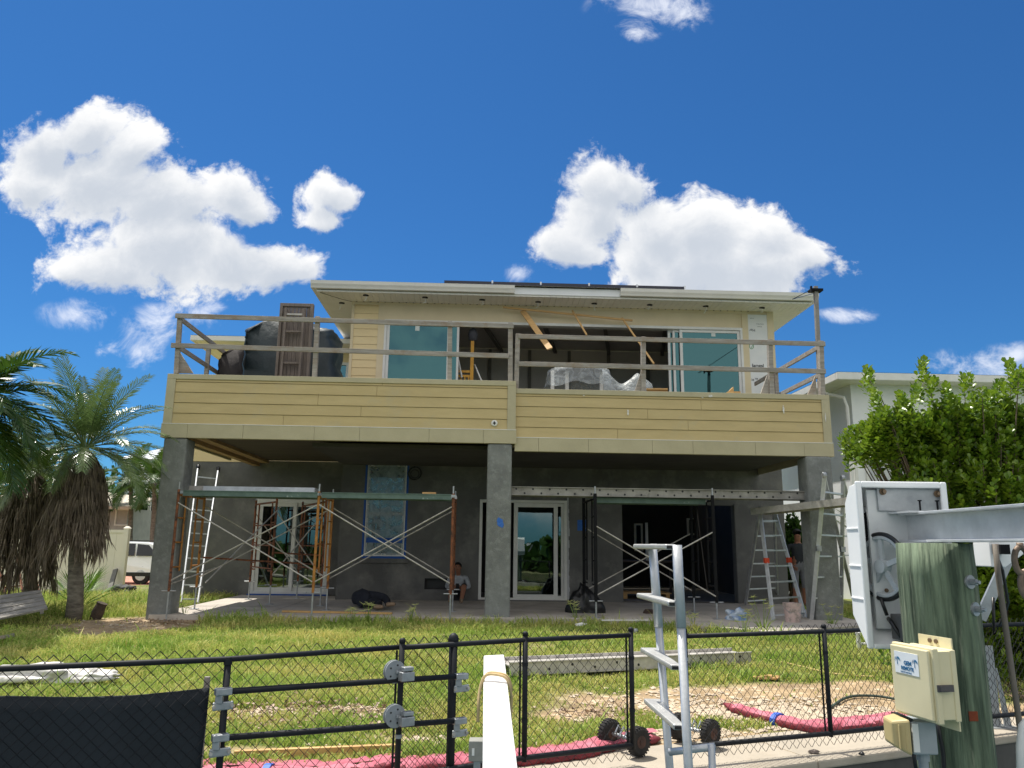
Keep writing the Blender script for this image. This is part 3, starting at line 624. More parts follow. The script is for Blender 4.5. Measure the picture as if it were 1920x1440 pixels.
b = MB(True); b.lathe([(r,0),(r,.03),(r-.03,.04)], (c.x,17.8,c.z-.04), (0,0,1), 32); b.build('tabletop', mat('table_grey', sr(150,150,150)), t)
for px in (1035,1062,1126):
    b = MB(True); u = V2(px,715,17.6).x; b.box(u-.04,u+.04,17.45,17.53,4.14,c.z-.042); b.build('leg', WHITE, t)
b = MB(True); nr = 9; na = 40; r_ = random.Random(2)
for j in range(nr):
    for k in range(na):
        a = 2*math.pi*k/na; q = j/(nr-1); w = mnoise.noise((math.cos(a)*2,math.sin(a)*2,q*2))
        if q < .5: rr0 = r*1.03*q/.5; z = c.z+.02+.02*w
        else: rr0 = r*(1.03+.12*(q-.5)*2+.10*w*(q-.4)); z = c.z+.02-(q-.5)*2*.42*(1+.25*w)
        b.v.append(Vector((c.x+math.cos(a)*rr0, 17.8+math.sin(a)*rr0, z)))
for j in range(nr-1):
    for k in range(na): b.f.append([j*na+k,j*na+(k+1)%na,(j+1)*na+(k+1)%na,(j+1)*na+k]); b.mi.append(0)
o = b.build('plastic_sheet', FILM, smooth=True); tag(o, 'clear plastic sheet draped over the round table', 'plastic sheet')
b = MB(True)
p0 = V2(1128,697,17.2); 
for j in range(7):
    for k in range(16):
        s = k/15; q = j/6; w = mnoise.noise((s*6,q*3,5))
        top = c.z-.02-.35*smooth01(s*2.5)+.28*max(0,1-abs(s-.72)/.3)
        b.v.append(Vector((p0.x+s*1.15, 16.9+q*.7+.1*w, 4.15+(top-4.15)*math.sin(math.pi*min(1,max(.0,q*.9+.1)))**.6+.05*w)))
for j in range(6):
    for k in range(15): b.f.append([j*16+k,j*16+k+1,j*16+17+k,j*16+16+k]); b.mi.append(0)
o = b.build('plastic_sheet', FILM, smooth=True); tag(o, 'crumpled clear plastic heaped right of the round table', 'plastic sheet')

# ================================================================ SCAFFOLDS
def arc_frame(b, p, q, zt, rungs, r=.024, inner=None):   # end frame between leg feet p and q (walk-through ladder type)
    P, Q = Vector(p), Vector(q); T = Vector((0,0,zt))
    pt, qt = Vector((P.x,P.y,zt)), Vector((Q.x,Q.y,zt))
    b.tube(P, pt, r); b.tube(Q, qt, r); b.tube(pt-Vector((0,0,.08)), qt-Vector((0,0,.08)), r*.9)
    return b
def jack(t, p, z0, z1, m):
    b = MB(True); b.tube((p.x,p.y,z0+.012),(p.x,p.y,z1),.017); b.build('screw_jack', GALV, t)
    b = MB(True); b.box(p.x-.07,p.x+.07,p.y-.07,p.y+.07,z0,z0+.011); b.tube((p.x-.13,p.y,z1-.01),(p.x+.13,p.y,z1-.01),.013); b.build('jack_plate', GALV, t)
def frame_part(t, P, Q, zb, zt, m, levels, m2=None, inset=.42, pin=.14):
    P, Q = Vector(P), Vector(Q); d = (Q-P).normalized(); ln = (Q-P).length
    r = .034 if m is BLACKP else .026
    for k, (A, mm) in enumerate(((P, m), (Q, m2 or m))):
        b = MB(True); b.tube((A.x,A.y,zb),(A.x,A.y,zt),r); b.build('upright', mm, t)
        b = MB(True); b.tube((A.x,A.y,zt),(A.x,A.y,zt+pin),.016); b.build('coupling_pin', GALV, t)
    b = MB(True); I = P+d*inset; J = P+d*(ln-inset)
    b.tube((P.x,P.y,zt-.1),(Q.x,Q.y,zt-.1),.021); b.tube((I.x,I.y,zb+.35),(I.x,I.y,zt-.1),.018); b.tube((J.x,J.y,zb+.35),(J.x,J.y,zt-.1),.018)
    for z in levels:
        b.tube((P.x,P.y,z),(I.x,I.y,z),.016); b.tube((J.x,J.y,z),(Q.x,Q.y,z),.016)
    b.build('ladder_frame', m2 or m, t)
def brace(t, p, q, m=ALU2):
    b = MB(True); b.tube(p, q, .0135, 6); b.build('cross_brace', m, t)
zt = 2.27
fu = [V2(334,935,14.75).x, V2(598,932,14.75).x, V2(850,930,14.75).x]
t = thing('scaffold', 'rusty and orange scaffold tower with silver cross braces at the left of the patio', 'scaffold', toW((-3,15.5,-.1)), group='scaffold towers on the patio')
for k, u in enumerate(fu):
    m1 = (RUST, ORANGE, RUST)[k]
    frame_part(t, (u,14.75,0), (u,16.15,0), .42, zt, m1, (.85,1.3,1.75), (ORANGE,ORANGE,RUST)[k], .40)
    jack(t, Vector((u,14.75,0)), gz(*toW((u,14.75,0))[:2])-.01, .44, GALV); jack(t, Vector((u,16.15,0)), .001, .44, GALV)
for k in range(2):
    for v_ in (14.72, 16.18):
        a, c = fu[k]+.02, fu[k+1]-.02
        brace(t, (a,v_,2.02),(c,v_,.62)); brace(t, (a,v_+.03,.62),(c,v_+.03,2.02))
brace(t, (fu[0],14.78,.55),(fu[0]+.35,16.1,.8))
def splank(t_lab, u0, u1, v0, v1, z, m, group, holes=False):
    o = thing('scaffold_plank', t_lab, 'scaffold plank', toW(((u0+u1)/2,(v0+v1)/2,z)), group=group)
    b = MB(True); b.box(u0,u1,v0,v0+.03,z-.1,z); b.box(u0,u1,v1-.03,v1,z-.1,z); b.box(u0,u1,v0-.012,v0,z-.012,z+.004); b.box(u0,u1,v0-.012,v0,z-.1,z-.088); b.build('side_rail', m, o)
    b = MB(True); b.box(u0+.02,u1-.02,v0+.031,v1-.031,z-.02,z-.002); b.build('deck_board', mat('plank_ply', sr(170,150,116), sr(140,124,98), 4, .8), o)
    b = MB(True)
    for u in (u0,u1):
        for vv in (v0+.02, v1-.02): b.beam((u-.06,vv,z-.03),(u+.1,vv,z-.03),.03,.05)
    b.build('end_hook', GALV, o); return o
GA = 'green railed scaffold planks'
splank('green railed scaffold plank spanning the left bay of the rusty scaffold', fu[0]+.1, fu[1]-.02, 14.7, 15.2, zt-.02, GREENP, GA)
splank('green railed scaffold plank spanning the right bay of the rusty scaffold', fu[1]+.06, fu[2]-.04, 14.7, 15.2, zt-.02, GREENP, GA)
z_ = zt+.1
t2 = thing('aluminium_plank', 'aluminium stage plank lying on top of the left scaffold bay', 'plank', toW((-4.6,15.5,zt)))
b = MB(True); p0, p1 = V2(352,927,15.4), V2(590,932,15.4); b.box(p0.x,p1.x,15.35,15.8,zt+.0,zt+.11); b.build('deck', ALU, t2)
b = MB(True); b.box(p0.x-.01,p0.x+.3,15.34,15.349,zt+.0,zt+.11); b.build('end_cap', ALU2, t2)
b = MB(True); c = V2(806,930,15.0); b.box(c.x-.14,c.x+.12,14.9,15.05,zt-.01,zt+.03); o = b.build('wood_offcut', NEWWOOD); tag(o, 'small new wood block lying on the right green scaffold plank', 'offcut')
# second rusty scaffold behind
t = thing('scaffold', 'dark rusty scaffold frames standing behind the orange scaffold near the left door', 'scaffold', toW((-4,17.5,0)), group='scaffold towers on the patio')
fs = [((-5.35,18.9,0),(-4.5,17.5,0)), ((-4.35,19.4,0),(-3.35,17.2,0))]
for k, (P, Q) in enumerate(fs):
    frame_part(t, P, Q, .4, 2.3, RUST, (.7,.85,1.3,1.75), RUST, .3, .02)
    for A in (P, Q): jack(t, Vector(A), .001, .42, GALV)
    b = MB(True)
    for z in (.75,1.25,1.7): b.tube((P[0],P[1],z),(Q[0],Q[1],z),.016)
    b.build('rung', RUST, t)
b = MB(True); b.tube((-5.6,16.3,1.0),(-3.6,17.4,.86),.018); b.tube((-4.5,17.5,1.1),(-3.35,17.2,1.05),.018); b.build('horizontal_tube', RUST, t)
brace(t, (-5.35,18.9,2.0),(-4.35,19.4,.6)); brace(t, (-4.5,17.5,2.0),(-3.35,17.2,.6)); brace(t, (-4.5,17.5,.6),(-3.35,17.2,2.0)); brace(t, (-5.5,16.3,.5),(-4.4,17.5,2.1))
# right scaffold: black
su = [V2(1113,940,15.2).x, V2(1336,940,15.0).x]; ztr = 2.33
t = thing('scaffold', 'black scaffold tower in front of the dark doorway at the right', 'scaffold', toW((3.6,15.6,0)), group='scaffold towers on the patio')
for k, u in enumerate(su):
    frame_part(t, (u,15.0,0), (u-.02,16.5,0), .3, ztr, BLACKP, (.6,1.05,1.5,1.9), BLACKP, .4)
    jack(t, Vector((u,15.0,0)), .001, .32, GALV); jack(t, Vector((u-.02,16.5,0)), .001, .32, GALV)
for v_ in (14.97,16.53):
    brace(t, (su[0]+.02,v_,1.7),(su[1]-.02,v_,.42)); brace(t, (su[0]+.02,v_+.03,.42),(su[1]-.02,v_+.03,1.62))
splank('green railed scaffold plank under the long silver plank on the black scaffold', su[0]+.05, su[1]-.05, 15.3, 15.85, ztr-.06, GREENP, GA)
# long perforated aluminium plank
q0, q1 = V2(957,925,15.55), V2(1506,938,15.55)
t2 = thing('aluminium_plank', 'long perforated aluminium plank from the middle column to the right column', 'plank', toW((3.8,15.6,ztr)))
za = ztr-.045
b = MB(True); b.box(q0.x,q1.x,15.2,15.23,za,za+.17); b.box(q0.x,q1.x,15.23,15.6,za+.12,za+.15); b.box(q0.x,q1.x,15.6,15.63,za,za+.17); b.box(q0.x,q1.x,15.17,15.199,za,za+.015); b.box(q0.x,q1.x,15.17,15.199,za+.155,za+.17); b.build('deck', mat('worn_plank_metal', sr(158,156,150), sr(130,128,123), 4, .6, .2, c3=sr(112,110,104), s3=6, r3=(.55,.7)), t2)
b = MB(True); u = q0.x+.1; k = 0
while u < q1.x-.1: b.lathe([(.02,0),(.02,.003)], (u,15.199,za+(.125 if k%2==0 else .045)), (0,-1,0), 10); u += .165; k += 1
b.build('rivet_hole', BLACKPL, t2)

# ================================================================ LADDERS
def ladder_leaf(t, A, B, A2, B2, n, w_out=None, m=ALU, r=.03, first=.28):
    # rails A->A2 and B->B2 (bottom to top), n rungs
    A, B, A2, B2 = map(Vector, (A,B,A2,B2))
    for p, q in ((A,A2),(B,B2)):
        b = MB(True); b.beam(p, q, .075, .032, up=(B-A).normalized()); b.build('rail', m, t, bev=.003)
    for k in range(n):
        s = (k+first)/n; b = MB(True); p = A.lerp(A2, s); q = B.lerp(B2, s); b.beam(p, q, .045, .03); b.build('rung', m, t)
t = thing('leaning_ladder', 'silver extension ladder leaning on the wall behind the left column', 'ladder', toW((-5.7,17.3,0)))
A, B = hz(339,1148,-.05), hz(374,1132,0); A = Vector((V2(338,1150,17.6).x,17.6,0)); B = Vector((V2(371,1130,17.6).x,17.6,0))
A2, B2 = V2(371,880,20.3), V2(409,884,20.3)
ladder_leaf(t, A, B, A2, B2, 11)
for p in (A2, B2):
    b = MB(True); d = (A2-A).normalized(); b.path([p-d*.02, p+d*.13, p+d*.17], [.035,.055,.03], 8); b.build('rubber_cap', BLACKPL, t, smooth=True)
def aframe(label, fl, fr, tl, tr, bl, br, n, reach=None):
    t = thing('folding_ladder', label, 'ladder', toW((Vector(fl)+Vector(br))/2), group='folding ladders at the right column')
    ladder_leaf(t, fl, fr, tl, tr, n); off = Vector((0,.03,0))
    ladder_leaf(t, bl, br, Vector(tl)+off, Vector(tr)+off, n)
    for p in (tl, tr):
        b = MB(True); b.lathe([(.05,-.035),(.06,-.02),(.06,.02),(.05,.035)], Vector(p)+Vector((0,.015,.02)), (1,0,0), 12); b.build('hinge', GALV, t)
    for A, B in ((fl,tl),(fr,tr)):
        p = Vector(A).lerp(Vector(B), .52); b = MB(True); b.box(p.x-.045,p.x+.045,p.y-.06,p.y+.02,p.z-.05,p.z+.05); b.build('lock_bracket', mat('orange_knob', sr(206,72,40)) if 'inside' in label else GALV, t)
    return t
# ladder inside the porch (seen obliquely)
aframe('folding aluminium ladder standing on the slab inside the right column',
  hz(1450,1163,-.0), hz(1510,1158,0), V2(1425,957,15.95), V2(1452,957,16.2), hz(1398,1133,0), hz(1458,1130,0), 7)
# ladder on the grass in front of the right column
g1 = lambda px, py: hz(px, py, -.1)
aframe('folding aluminium ladder standing on the grass in front of the right column',
  hz(1521,1172,-.1), hz(1577,1164,-.1), V2(1546,893,14.2), V2(1581,898,14.5), hz(1607,1150,-.08), hz(1648,1140,-.08), 7)
p, q = V2(1421,957,16.0), V2(1612,936,13.6)
t2 = thing('aluminium_plank', 'aluminium plank bridging the two folding ladders', 'plank', toW((p+q)/2))
d = (q-p).normalized(); b = MB(True); b.beam(p, q, .36, .03); b.build('deck', ALU2, t2)
sd = d.cross(Vector((0,0,1))).normalized()*.18
b = MB(True); b.beam(p+sd-Vector((0,0,.03)), q+sd-Vector((0,0,.03)), .03, .13); b.beam(p-sd-Vector((0,0,.03)), q-sd-Vector((0,0,.03)), .03, .13); b.build('side_rail', ALU2, t2)

# ================================================================ SMALL THINGS ON THE PATIO
b = MB(True); c = V2(776,888,WV-.02); pts = [(c.x+.06,WV-.02,3.29),(c.x+.05,WV-.03,c.z+.45),(c.x-.0,WV-.03,c.z+.16)]
r_ = random.Random(9)
for k in range(70):
    a = math.pi/2+k*2*math.pi/20; q = .155+.02*math.sin(k*.37)
    if k > 44: q = .1
    pts.append((c.x+.03+math.cos(a)*q, WV-.03-.0006*k, c.z-.01+math.sin(a)*q))
b.path(pts, .008, 6); o = b.build('cable_coil', BLACKPL, smooth=True); tag(o, 'black cable hanging in a coil beside the plastic covered window', 'cable')
# bucket
c = hz(1487,1168,-.02); t = thing('bucket', 'dirty pale bucket standing under the inner folding ladder', 'bucket', toW(c))
b = MB(True); b.lathe([(.13,0),(.155,.30),(.165,.30),(.167,.36),(.15,.36),(.12,.02)], c, (0,0,1), 20); b.build('body', mat('bucket_pink', sr(214,190,184), sr(190,166,160), 6, .6, c3=sr(150,140,132), s3=9), t, smooth=False)
b = MB(True); b.path([(c.x+math.cos(a)*.17, c.y-.03+math.sin(a)*-.1, c.z+.3-abs(math.sin(a))*.12) for a in [k*math.pi/10 for k in range(11)]], .005, 5); b.build('handle', GALV, t)
# crumpled bags
def lump(label, name, cat, c, sx, sy, sz, m, seed, peak=None, group=None, amp=.35, h=True):
    bm = bmesh.new(); bmesh.ops.create_icosphere(bm, subdivisions=4, radius=1)
    for v_ in bm.verts:
        p = v_.co.copy(); n = mnoise.fractal(p*1.6+Vector((seed,seed*2,0)), 1, 2.1, 4)
        cr = abs(mnoise.noise(p*4+Vector((seed,0,seed))))
        k = 1+amp*n-.22*cr; z = p.z
        if peak and z > 0: k2 = z**1.5; p.x = p.x*(1-.75*k2)+peak*k2
        v_.co = Vector((p.x*k*sx, p.y*k*sy, max(-.18, p.z*k)*sz+.15*sz))
    b = MB(h); cc = Vector(c); b.v = [cc+v_.co for v_ in bm.verts]; bm.verts.index_update(); b.f = [[v_.index for v_ in f.verts] for f in bm.faces]; b.mi = [0]*len(b.f); bm.free()
    o = b.build(name, m, smooth=True); tag(o, label, cat, group); return o
lump('heap of black plastic bag on the patio left of the black scaffold', 'rubbish_bag', 'bag', hz(1098,1148,0), .43, .3, .48, BLACKPL, 3, peak=-.15, amp=.25)
lump('crumpled blue and clear plastic on the patio below the black scaffold', 'plastic_bag', 'bag', hz(1382,1162,0), .2, .16, .16, mat('blue_clear_plastic', sr(180,192,204), sr(104,132,172), 5, .35, ramp=(.42,.58)), 7, amp=.6)
lump('small heap of dark debris on the patio edge', 'debris_heap', 'debris', hz(1218,1150,0), .14, .1, .08, mat('debris', sr(80,60,50), sr(50,44,40), 20), 9)
plank('timber_strip', hz(530,1146,.02), hz(735,1150,.02), .09, .035, NEWWOOD, 'long tan timber strip lying on the patio edge before the sleeping person', 'timber', up=(0,0,1))
plank('timber_strip', hz(1128,1163,.015), hz(1215,1163,.015), .06, .02, WHITE, 'short white strip lying on the patio edge beneath the dark doorway', 'timber', up=(0,0,1))
t = thing('timber_pallet', 'low timber pallet on the floor inside the dark doorway', 'pallet', toW((4.3,20.6,0)))
for k in range(4):
    b = MB(True); b.box(3.7,5.0,20.3+k*.25,20.48+k*.25,.14,.165); b.build('board', NEWWOOD, t)
b = MB(True)
for u in (3.75,4.3,4.85): b.box(u,u+.1,20.3,21.2,.013,.139)
b.build('block', NEWWOOD, t)
t = thing('work_table', 'dark work table with white post standing inside the dark doorway', 'table', toW((4.4,22,0)))
b = MB(True); b.box(3.6,5.6,21.6,22.6,.9,.95); b.build('tabletop', mat('table_dark', sr(90,80,76)), t)
for u in (3.65,5.5):
    for v_ in (21.65,22.5): b = MB(True); b.box(u,u+.06,v_,v_+.06,.013,.9); b.build('leg', MATS['table_dark'], t)
p = V2(1212,980,21.9); q = V2(1213,1032,21.9); b = MB(True); b.box(p.x-.035,p.x+.035,21.87,21.93,.951,p.z); b.build('post', WHITE, t)
# ================================================================ PEOPLE
SKIN = mat('skin', sr(150,104,80), sr(136,92,70), 8, .6); HAIR = mat('hair', sr(24,20,19), sr(16,14,13), 20, .6)
def skin_mesh(J, E, root, sub=2):
    me = bpy.data.meshes.new('tmp'); names = list(J); me.from_pydata([Vector(J[n][:3]) for n in names], [(names.index(a), names.index(c)) for a, c in E], [])
    o = bpy.data.objects.new('tmp', me); COL.objects.link(o)
    o.modifiers.new('s', 'SKIN').use_smooth_shade = True
    for i, n in enumerate(names):
        sv = me.skin_vertices[0].data[i]; rr = J[n][3]; sv.radius = rr if isinstance(rr, tuple) else (rr, rr); sv.use_root = (n == root)
    m = o.modifiers.new('u', 'SUBSURF'); m.levels = m.render_levels = sub
    dg = bpy.context.evaluated_depsgraph_get(); dg.update()
    r = bpy.data.meshes.new_from_object(o.evaluated_get(dg)); bpy.data.objects.remove(o); return r
def person(label, loc, parts, mats, seg_mat, hair=None, extra=()):
    # parts: list of (J, E, root); seg_mat: list of (a, b, matindex) segments in house coordinates for colouring clothing
    t = None; V = []; F = []
    for J, E, root in parts:
        me = skin_mesh(J, E, root); b0 = len(V); V += [v.co.copy() for v in me.vertices]; F += [[b0+i for i in p.vertices] for p in me.polygons]; bpy.data.meshes.remove(me)
    b = MB(True); b.v = V; b.f = F
    for f in F:
        c = sum((V[i] for i in f), Vector())/len(f); best = 1e9; bi = 0
        for a, q, mi in seg_mat:
            a = Vector(a); q = Vector(q); d = q-a; s = max(0, min(1, (c-a).dot(d)/max(d.dot(d),1e-9))); e = (a+d*s-c).length
            if e < best: best = e; bi = mi
        b.mi.append(bi)
    o = b.build('person', mats, smooth=True, loc=toW(loc)); tag(o, label, 'person')
    if hair:
        c, r, dn = hair; h = MB(True); bm = bmesh.new(); bmesh.ops.create_icosphere(bm, subdivisions=3, radius=1)
        bm.verts.index_update(); dn = Vector(dn)
        h.v = [Vector(c)+Vector((v.co.x*r[0], v.co.y*r[1], v.co.z*r[2])) for v in bm.verts]
        h.f = [[v.index for v in f.verts] for f in bm.faces if f.calc_center_median().dot(dn) > -.12]; h.mi = [0]*len(h.f); bm.free(); h.build('hair', HAIR, o, smooth=True)
    for nm, mb_, m_ in extra: mb_.build(nm, m_, o, smooth=True)
    return o
def hand(parts, w, f, side, curl, sc=1.0):   # w wrist, f forward unit, side unit (towards thumb), curl unit (palm facing)
    w, f, side, curl = map(Vector, (w, f, side, curl)); palm = w+f*.09*sc
    for k, (o, l) in enumerate(((-.032,.062),(-.011,.075),(.011,.08),(.032,.07))):
        a = w+f*.075*sc+side*o*sc; p1 = a+f*l*.5*sc+curl*.012; p2 = p1+f*l*.3*sc+curl*.03; p3 = p2+f*l*.1+curl*.03
        parts.append(({'a':(*a,.010),'b':(*p1,.0095),'c':(*p2,.009),'d':(*p3,.0075)}, [('a','b'),('b','c'),('c','d')], 'a'))
    a = w+f*.03*sc+side*.03*sc; p1 = a+side*.03+f*.03+curl*.015; p2 = p1+f*.035+curl*.015
    parts.append(({'a':(*a,.013),'b':(*p1,.011),'c':(*p2,.009)}, [('a','b'),('b','c')], 'a'))
# --- seated person looking down at the hands, back against the wall
s0 = V2(858,1127,WV-.25); u0, v0 = s0.x, WV-.26
def P_(du, dv, z, r): return (u0+du, v0+dv, z, r)
J = {'pelvis':P_(0,0,.12,(.15,.12)),'waist':P_(0,.08,.30,(.14,.10)),'chest':P_(0,.08,.46,(.165,.115)),'neckb':P_(0,.03,.60,.062),'neck':P_(0,-.01,.66,.055),
 'skull0':P_(-.01,-.05,.735,(.068,.075)),'skull1':P_(-.015,-.045,.80,(.08,.09)),'skull2':P_(-.015,-.03,.865,(.06,.07)),
 'shL':P_(.19,.05,.56,.068),'elL':P_(.27,-.06,.33,.05),'wrL':P_(.09,-.30,.32,.032),'paL':P_(.045,-.36,.33,(.036,.02)),
 'shR':P_(-.19,.05,.56,.068),'elR':P_(-.27,-.06,.33,.05),'wrR':P_(-.10,-.30,.33,.032),'paR':P_(-.05,-.36,.34,(.036,.02)),
 'hipL':P_(.09,-.06,.12,.095),'knL':P_(.16,-.44,.42,.068),'caL':P_(.13,-.56,.24,.058),'anL':P_(.10,-.68,.07,.042),'toL':P_(.11,-.86,.06,(.045,.04)),
 'hipR':P_(-.09,-.06,.12,.095),'knR':P_(-.15,-.42,.30,.07),'caR':P_(-.15,-.60,.17,.058),'anR':P_(-.14,-.78,.07,.042),'toR':P_(-.17,-.93,.08,(.045,.04))}
E_ = [('pelvis','waist'),('waist','chest'),('chest','neckb'),('neckb','neck'),('neck','skull0'),('skull0','skull1'),('skull1','skull2'),('chest','shL'),('shL','elL'),('elL','wrL'),('wrL','paL'),('chest','shR'),('shR','elR'),('elR','wrR'),('wrR','paR'),
 ('pelvis','hipL'),('hipL','knL'),('knL','caL'),('caL','anL'),('anL','toL'),('pelvis','hipR'),('hipR','knR'),('knR','caR'),('caR','anR'),('anR','toR')]
parts = [(J, E_, 'pelvis')]
g3 = lambda n: Vector(J[n][:3])
hand(parts, g3('wrL'), (g3('paL')-g3('wrL')).normalized(), (0,0,1), (-.7,-.1,.2)); hand(parts, g3('wrR'), (g3('paR')-g3('wrR')).normalized(), (0,0,1), (.7,-.1,.2))
hd = g3('skull1'); fz = hd+Vector((-.0,-.085,-.035))
parts.append(({'a':(*(fz+Vector((0,-.005,.04))),.011),'b':(*(fz+Vector((0,-.022,.008))),.014)}, [('a','b')], 'a'))
for sx in (-1,1): parts.append(({'a':(*(hd+Vector((sx*.078,.0,-.01))),(.012,.02)),'b':(*(hd+Vector((sx*.082,.005,-.045))),(.01,.016))}, [('a','b')], 'a'))
sg = [(g3('pelvis'),g3('hipL'),2),(g3('pelvis'),g3('hipR'),2),(g3('hipL'),g3('knL'),2),(g3('hipR'),g3('knR'),2),(g3('waist'),g3('chest'),1),(g3('chest'),g3('neckb')-Vector((0,0,.03)),1),(g3('chest'),g3('shL'),1),(g3('shL'),g3('elL'),1),(g3('elL'),g3('wrL'),1),(g3('chest'),g3('shR'),1),(g3('shR'),g3('elR'),1),(g3('elR'),g3('wrR'),1),
 (g3('neck'),g3('skull2'),0),(g3('paL'),g3('paL')+Vector((-.02,-.1,0)),0),(g3('paR'),g3('paR')+Vector((.02,-.1,0)),0),(g3('knL')-Vector((0,.06,.06)),g3('anL')+Vector((0,.03,.06)),0),(g3('knR')-Vector((0,.06,.06)),g3('anR')+Vector((0,.03,.06)),0),(g3('anL'),g3('toL'),3),(g3('anR'),g3('toR'),3)]
SHIRT = mat('grey_shirt', sr(168,172,178), sr(146,150,156), 7, .9, bump=.3); SHORTS = mat('dark_shorts', sr(46,50,56), sr(36,40,46), 6, .9); BOOT = mat('tan_boot', sr(150,128,104), sr(120,102,84), 12, .85); NAVYC = mat('navy_clothes', sr(30,34,46), sr(22,26,36), 5, .9, bump=.35)
ph = MB(True); pc = (g3('paL')+g3('paR'))/2+Vector((0,-.06,.03)); ph.beam(pc-Vector((.0,0,.07)), pc+Vector((0,-.03,.07)), .075, .01, up=(0,1,0))
eyes = MB(True)
for sx in (-1,1): eyes.lathe([(.011,0),(.011,.004)], fz+Vector((sx*.03,-.0+.004,.038)), (0,-1,0), 8)
eyes.box(fz.x-.022,fz.x+.022,fz.y-.006,fz.y+.01,fz.z-.032,fz.z-.027)
person('person in a grey long sleeved shirt sitting against the wall with knees raised', s0, parts, [SKIN,SHIRT,SHORTS,BOOT], sg, hair=((hd.x,hd.y+.012,hd.z+.025),(.094,.103,.088),(0,.5,.75)), extra=[('face_features', eyes, HAIR)])
tag(ph.build('phone', BLACKPL), 'dark phone held in the hands of the seated person', 'phone')
# --- person asleep on the slab, back to the garden
s1 = hz(690,1143,0); u1, v1 = s1.x, 16.2
u1 = V2(688,1120,16.6).x; v1 = 16.6
def Q_(du, dv, z, r): return (u1+du, v1+dv, z, r)
J = {'pelvis':Q_(-.02,0,.21,(.20,.19)),'waist':Q_(-.22,.35,.19,(.16,.15)),'chest':Q_(-.30,.70,.19,(.18,.17)),'neck':Q_(-.28,.98,.15,.06),'head0':Q_(-.25,1.08,.14,(.075,.08)),'head1':Q_(-.22,1.19,.14,(.09,.09)),
 'hipU':Q_(.02,.03,.27,.13),'knU':Q_(.36,.10,.22,.088),'caU':Q_(.44,-.10,.15,.072),'anU':Q_(.47,-.30,.11,.05),'toU':Q_(.60,-.36,.13,(.05,.042)),
 'hipD':Q_(.0,-.03,.14,.13),'knD':Q_(.28,.02,.10,.088),'caD':Q_(.24,-.22,.08,.07),'anD':Q_(.25,-.38,.07,.05),'toD':Q_(.37,-.47,.08,(.05,.042)),
 'shU':Q_(-.22,.78,.30,.08),'elU':Q_(.02,.80,.22,.055),'wrU':Q_(.10,.98,.10,.036),'paU':Q_(.12,1.06,.07,(.04,.022)),
 'shD':Q_(-.28,.80,.09,.07),'elD':Q_(-.02,.98,.06,.05),'wrD':Q_(-.10,1.16,.05,.036),'paD':Q_(-.13,1.23,.05,(.04,.022))}
E_ = [('pelvis','waist'),('waist','chest'),('chest','neck'),('neck','head0'),('head0','head1'),('pelvis','hipU'),('hipU','knU'),('knU','caU'),('caU','anU'),('anU','toU'),('pelvis','hipD'),('hipD','knD'),('knD','caD'),('caD','anD'),('anD','toD'),('chest','shU'),('shU','elU'),('elU','wrU'),('wrU','paU'),('chest','shD'),('shD','elD'),('elD','wrD'),('wrD','paD')]
parts = [(J, E_, 'pelvis')]
hand(parts, g3('wrU'), (g3('paU')-g3('wrU')).normalized(), (-.8,.2,.1), (0,.1,-.8)); hand(parts, g3('wrD'), (g3('paD')-g3('wrD')).normalized(), (.8,.2,.1), (0,.1,.5))
for k in ('U','D'):     # boot soles with heel and toe
    a = g3('an'+k); q = g3('to'+k); parts.append(({'a':(*(a+Vector((-.06,-.03,-.0))),(.045,.04)),'b':(*((a+q)/2),(.05,.045)),'c':(*(q+Vector((.03,-.01,0))),(.042,.035))}, [('a','b'),('b','c')], 'a'))
sg = [(g3(a), g3(c), 1) for a, c in E_ if a not in ('neck','head0','wrU','wrD','anU','anD')]+[(g3('neck'),g3('head1'),0),(g3('wrU'),g3('paU')*2-g3('wrU'),0),(g3('wrD'),g3('paD')*2-g3('wrD'),0),(g3('anU'),g3('toU'),2),(g3('anD'),g3('toD'),2)]
person('person in dark navy clothes lying curled up asleep on the patio with tan boots', (u1,v1,0), parts, [SKIN,NAVYC,BOOT], sg, hair=((J['head1'][0],J['head1'][1]+.0,J['head1'][2]+.01),(.105,.11,.105),(-.7,-.2,.6)))
# --- person standing behind the right column
u2 = V2(1500,1100,17.8).x; v2 = 17.8
def S_(du, dv, z, r): return (u2+du, v2+dv, z, r)
J = {'pelvis':S_(0,0,.93,(.16,.12)),'waist':S_(0,.0,1.08,(.15,.11)),'chest':S_(.0,-.02,1.30,(.18,.125)),'neck':S_(0,-.01,1.47,.06),'head0':S_(0,-.03,1.56,(.075,.085)),'head1':S_(0,-.02,1.66,(.085,.095)),
 'hipL':S_(.09,0,.90,.1),'knL':S_(.11,-.02,.50,.068),'caL':S_(.11,.02,.34,.06),'anL':S_(.11,.02,.10,.042),'toL':S_(.13,-.16,.045,(.045,.035)),
 'hipR':S_(-.09,0,.90,.1),'knR':S_(-.11,-.03,.50,.068),'caR':S_(-.11,.02,.34,.06),'anR':S_(-.11,.02,.10,.042),'toR':S_(-.13,-.16,.045,(.045,.035)),
 'shL':S_(.2,-.0,1.40,.065),'elL':S_(.25,.02,1.12,.048),'wrL':S_(.24,-.16,.96,.032),'paL':S_(.22,-.22,.92,(.036,.02)),'shR':S_(-.2,0,1.40,.065),'elR':S_(-.25,.03,1.12,.048),'wrR':S_(-.22,-.15,.95,.032),'paR':S_(-.20,-.21,.91,(.036,.02))}
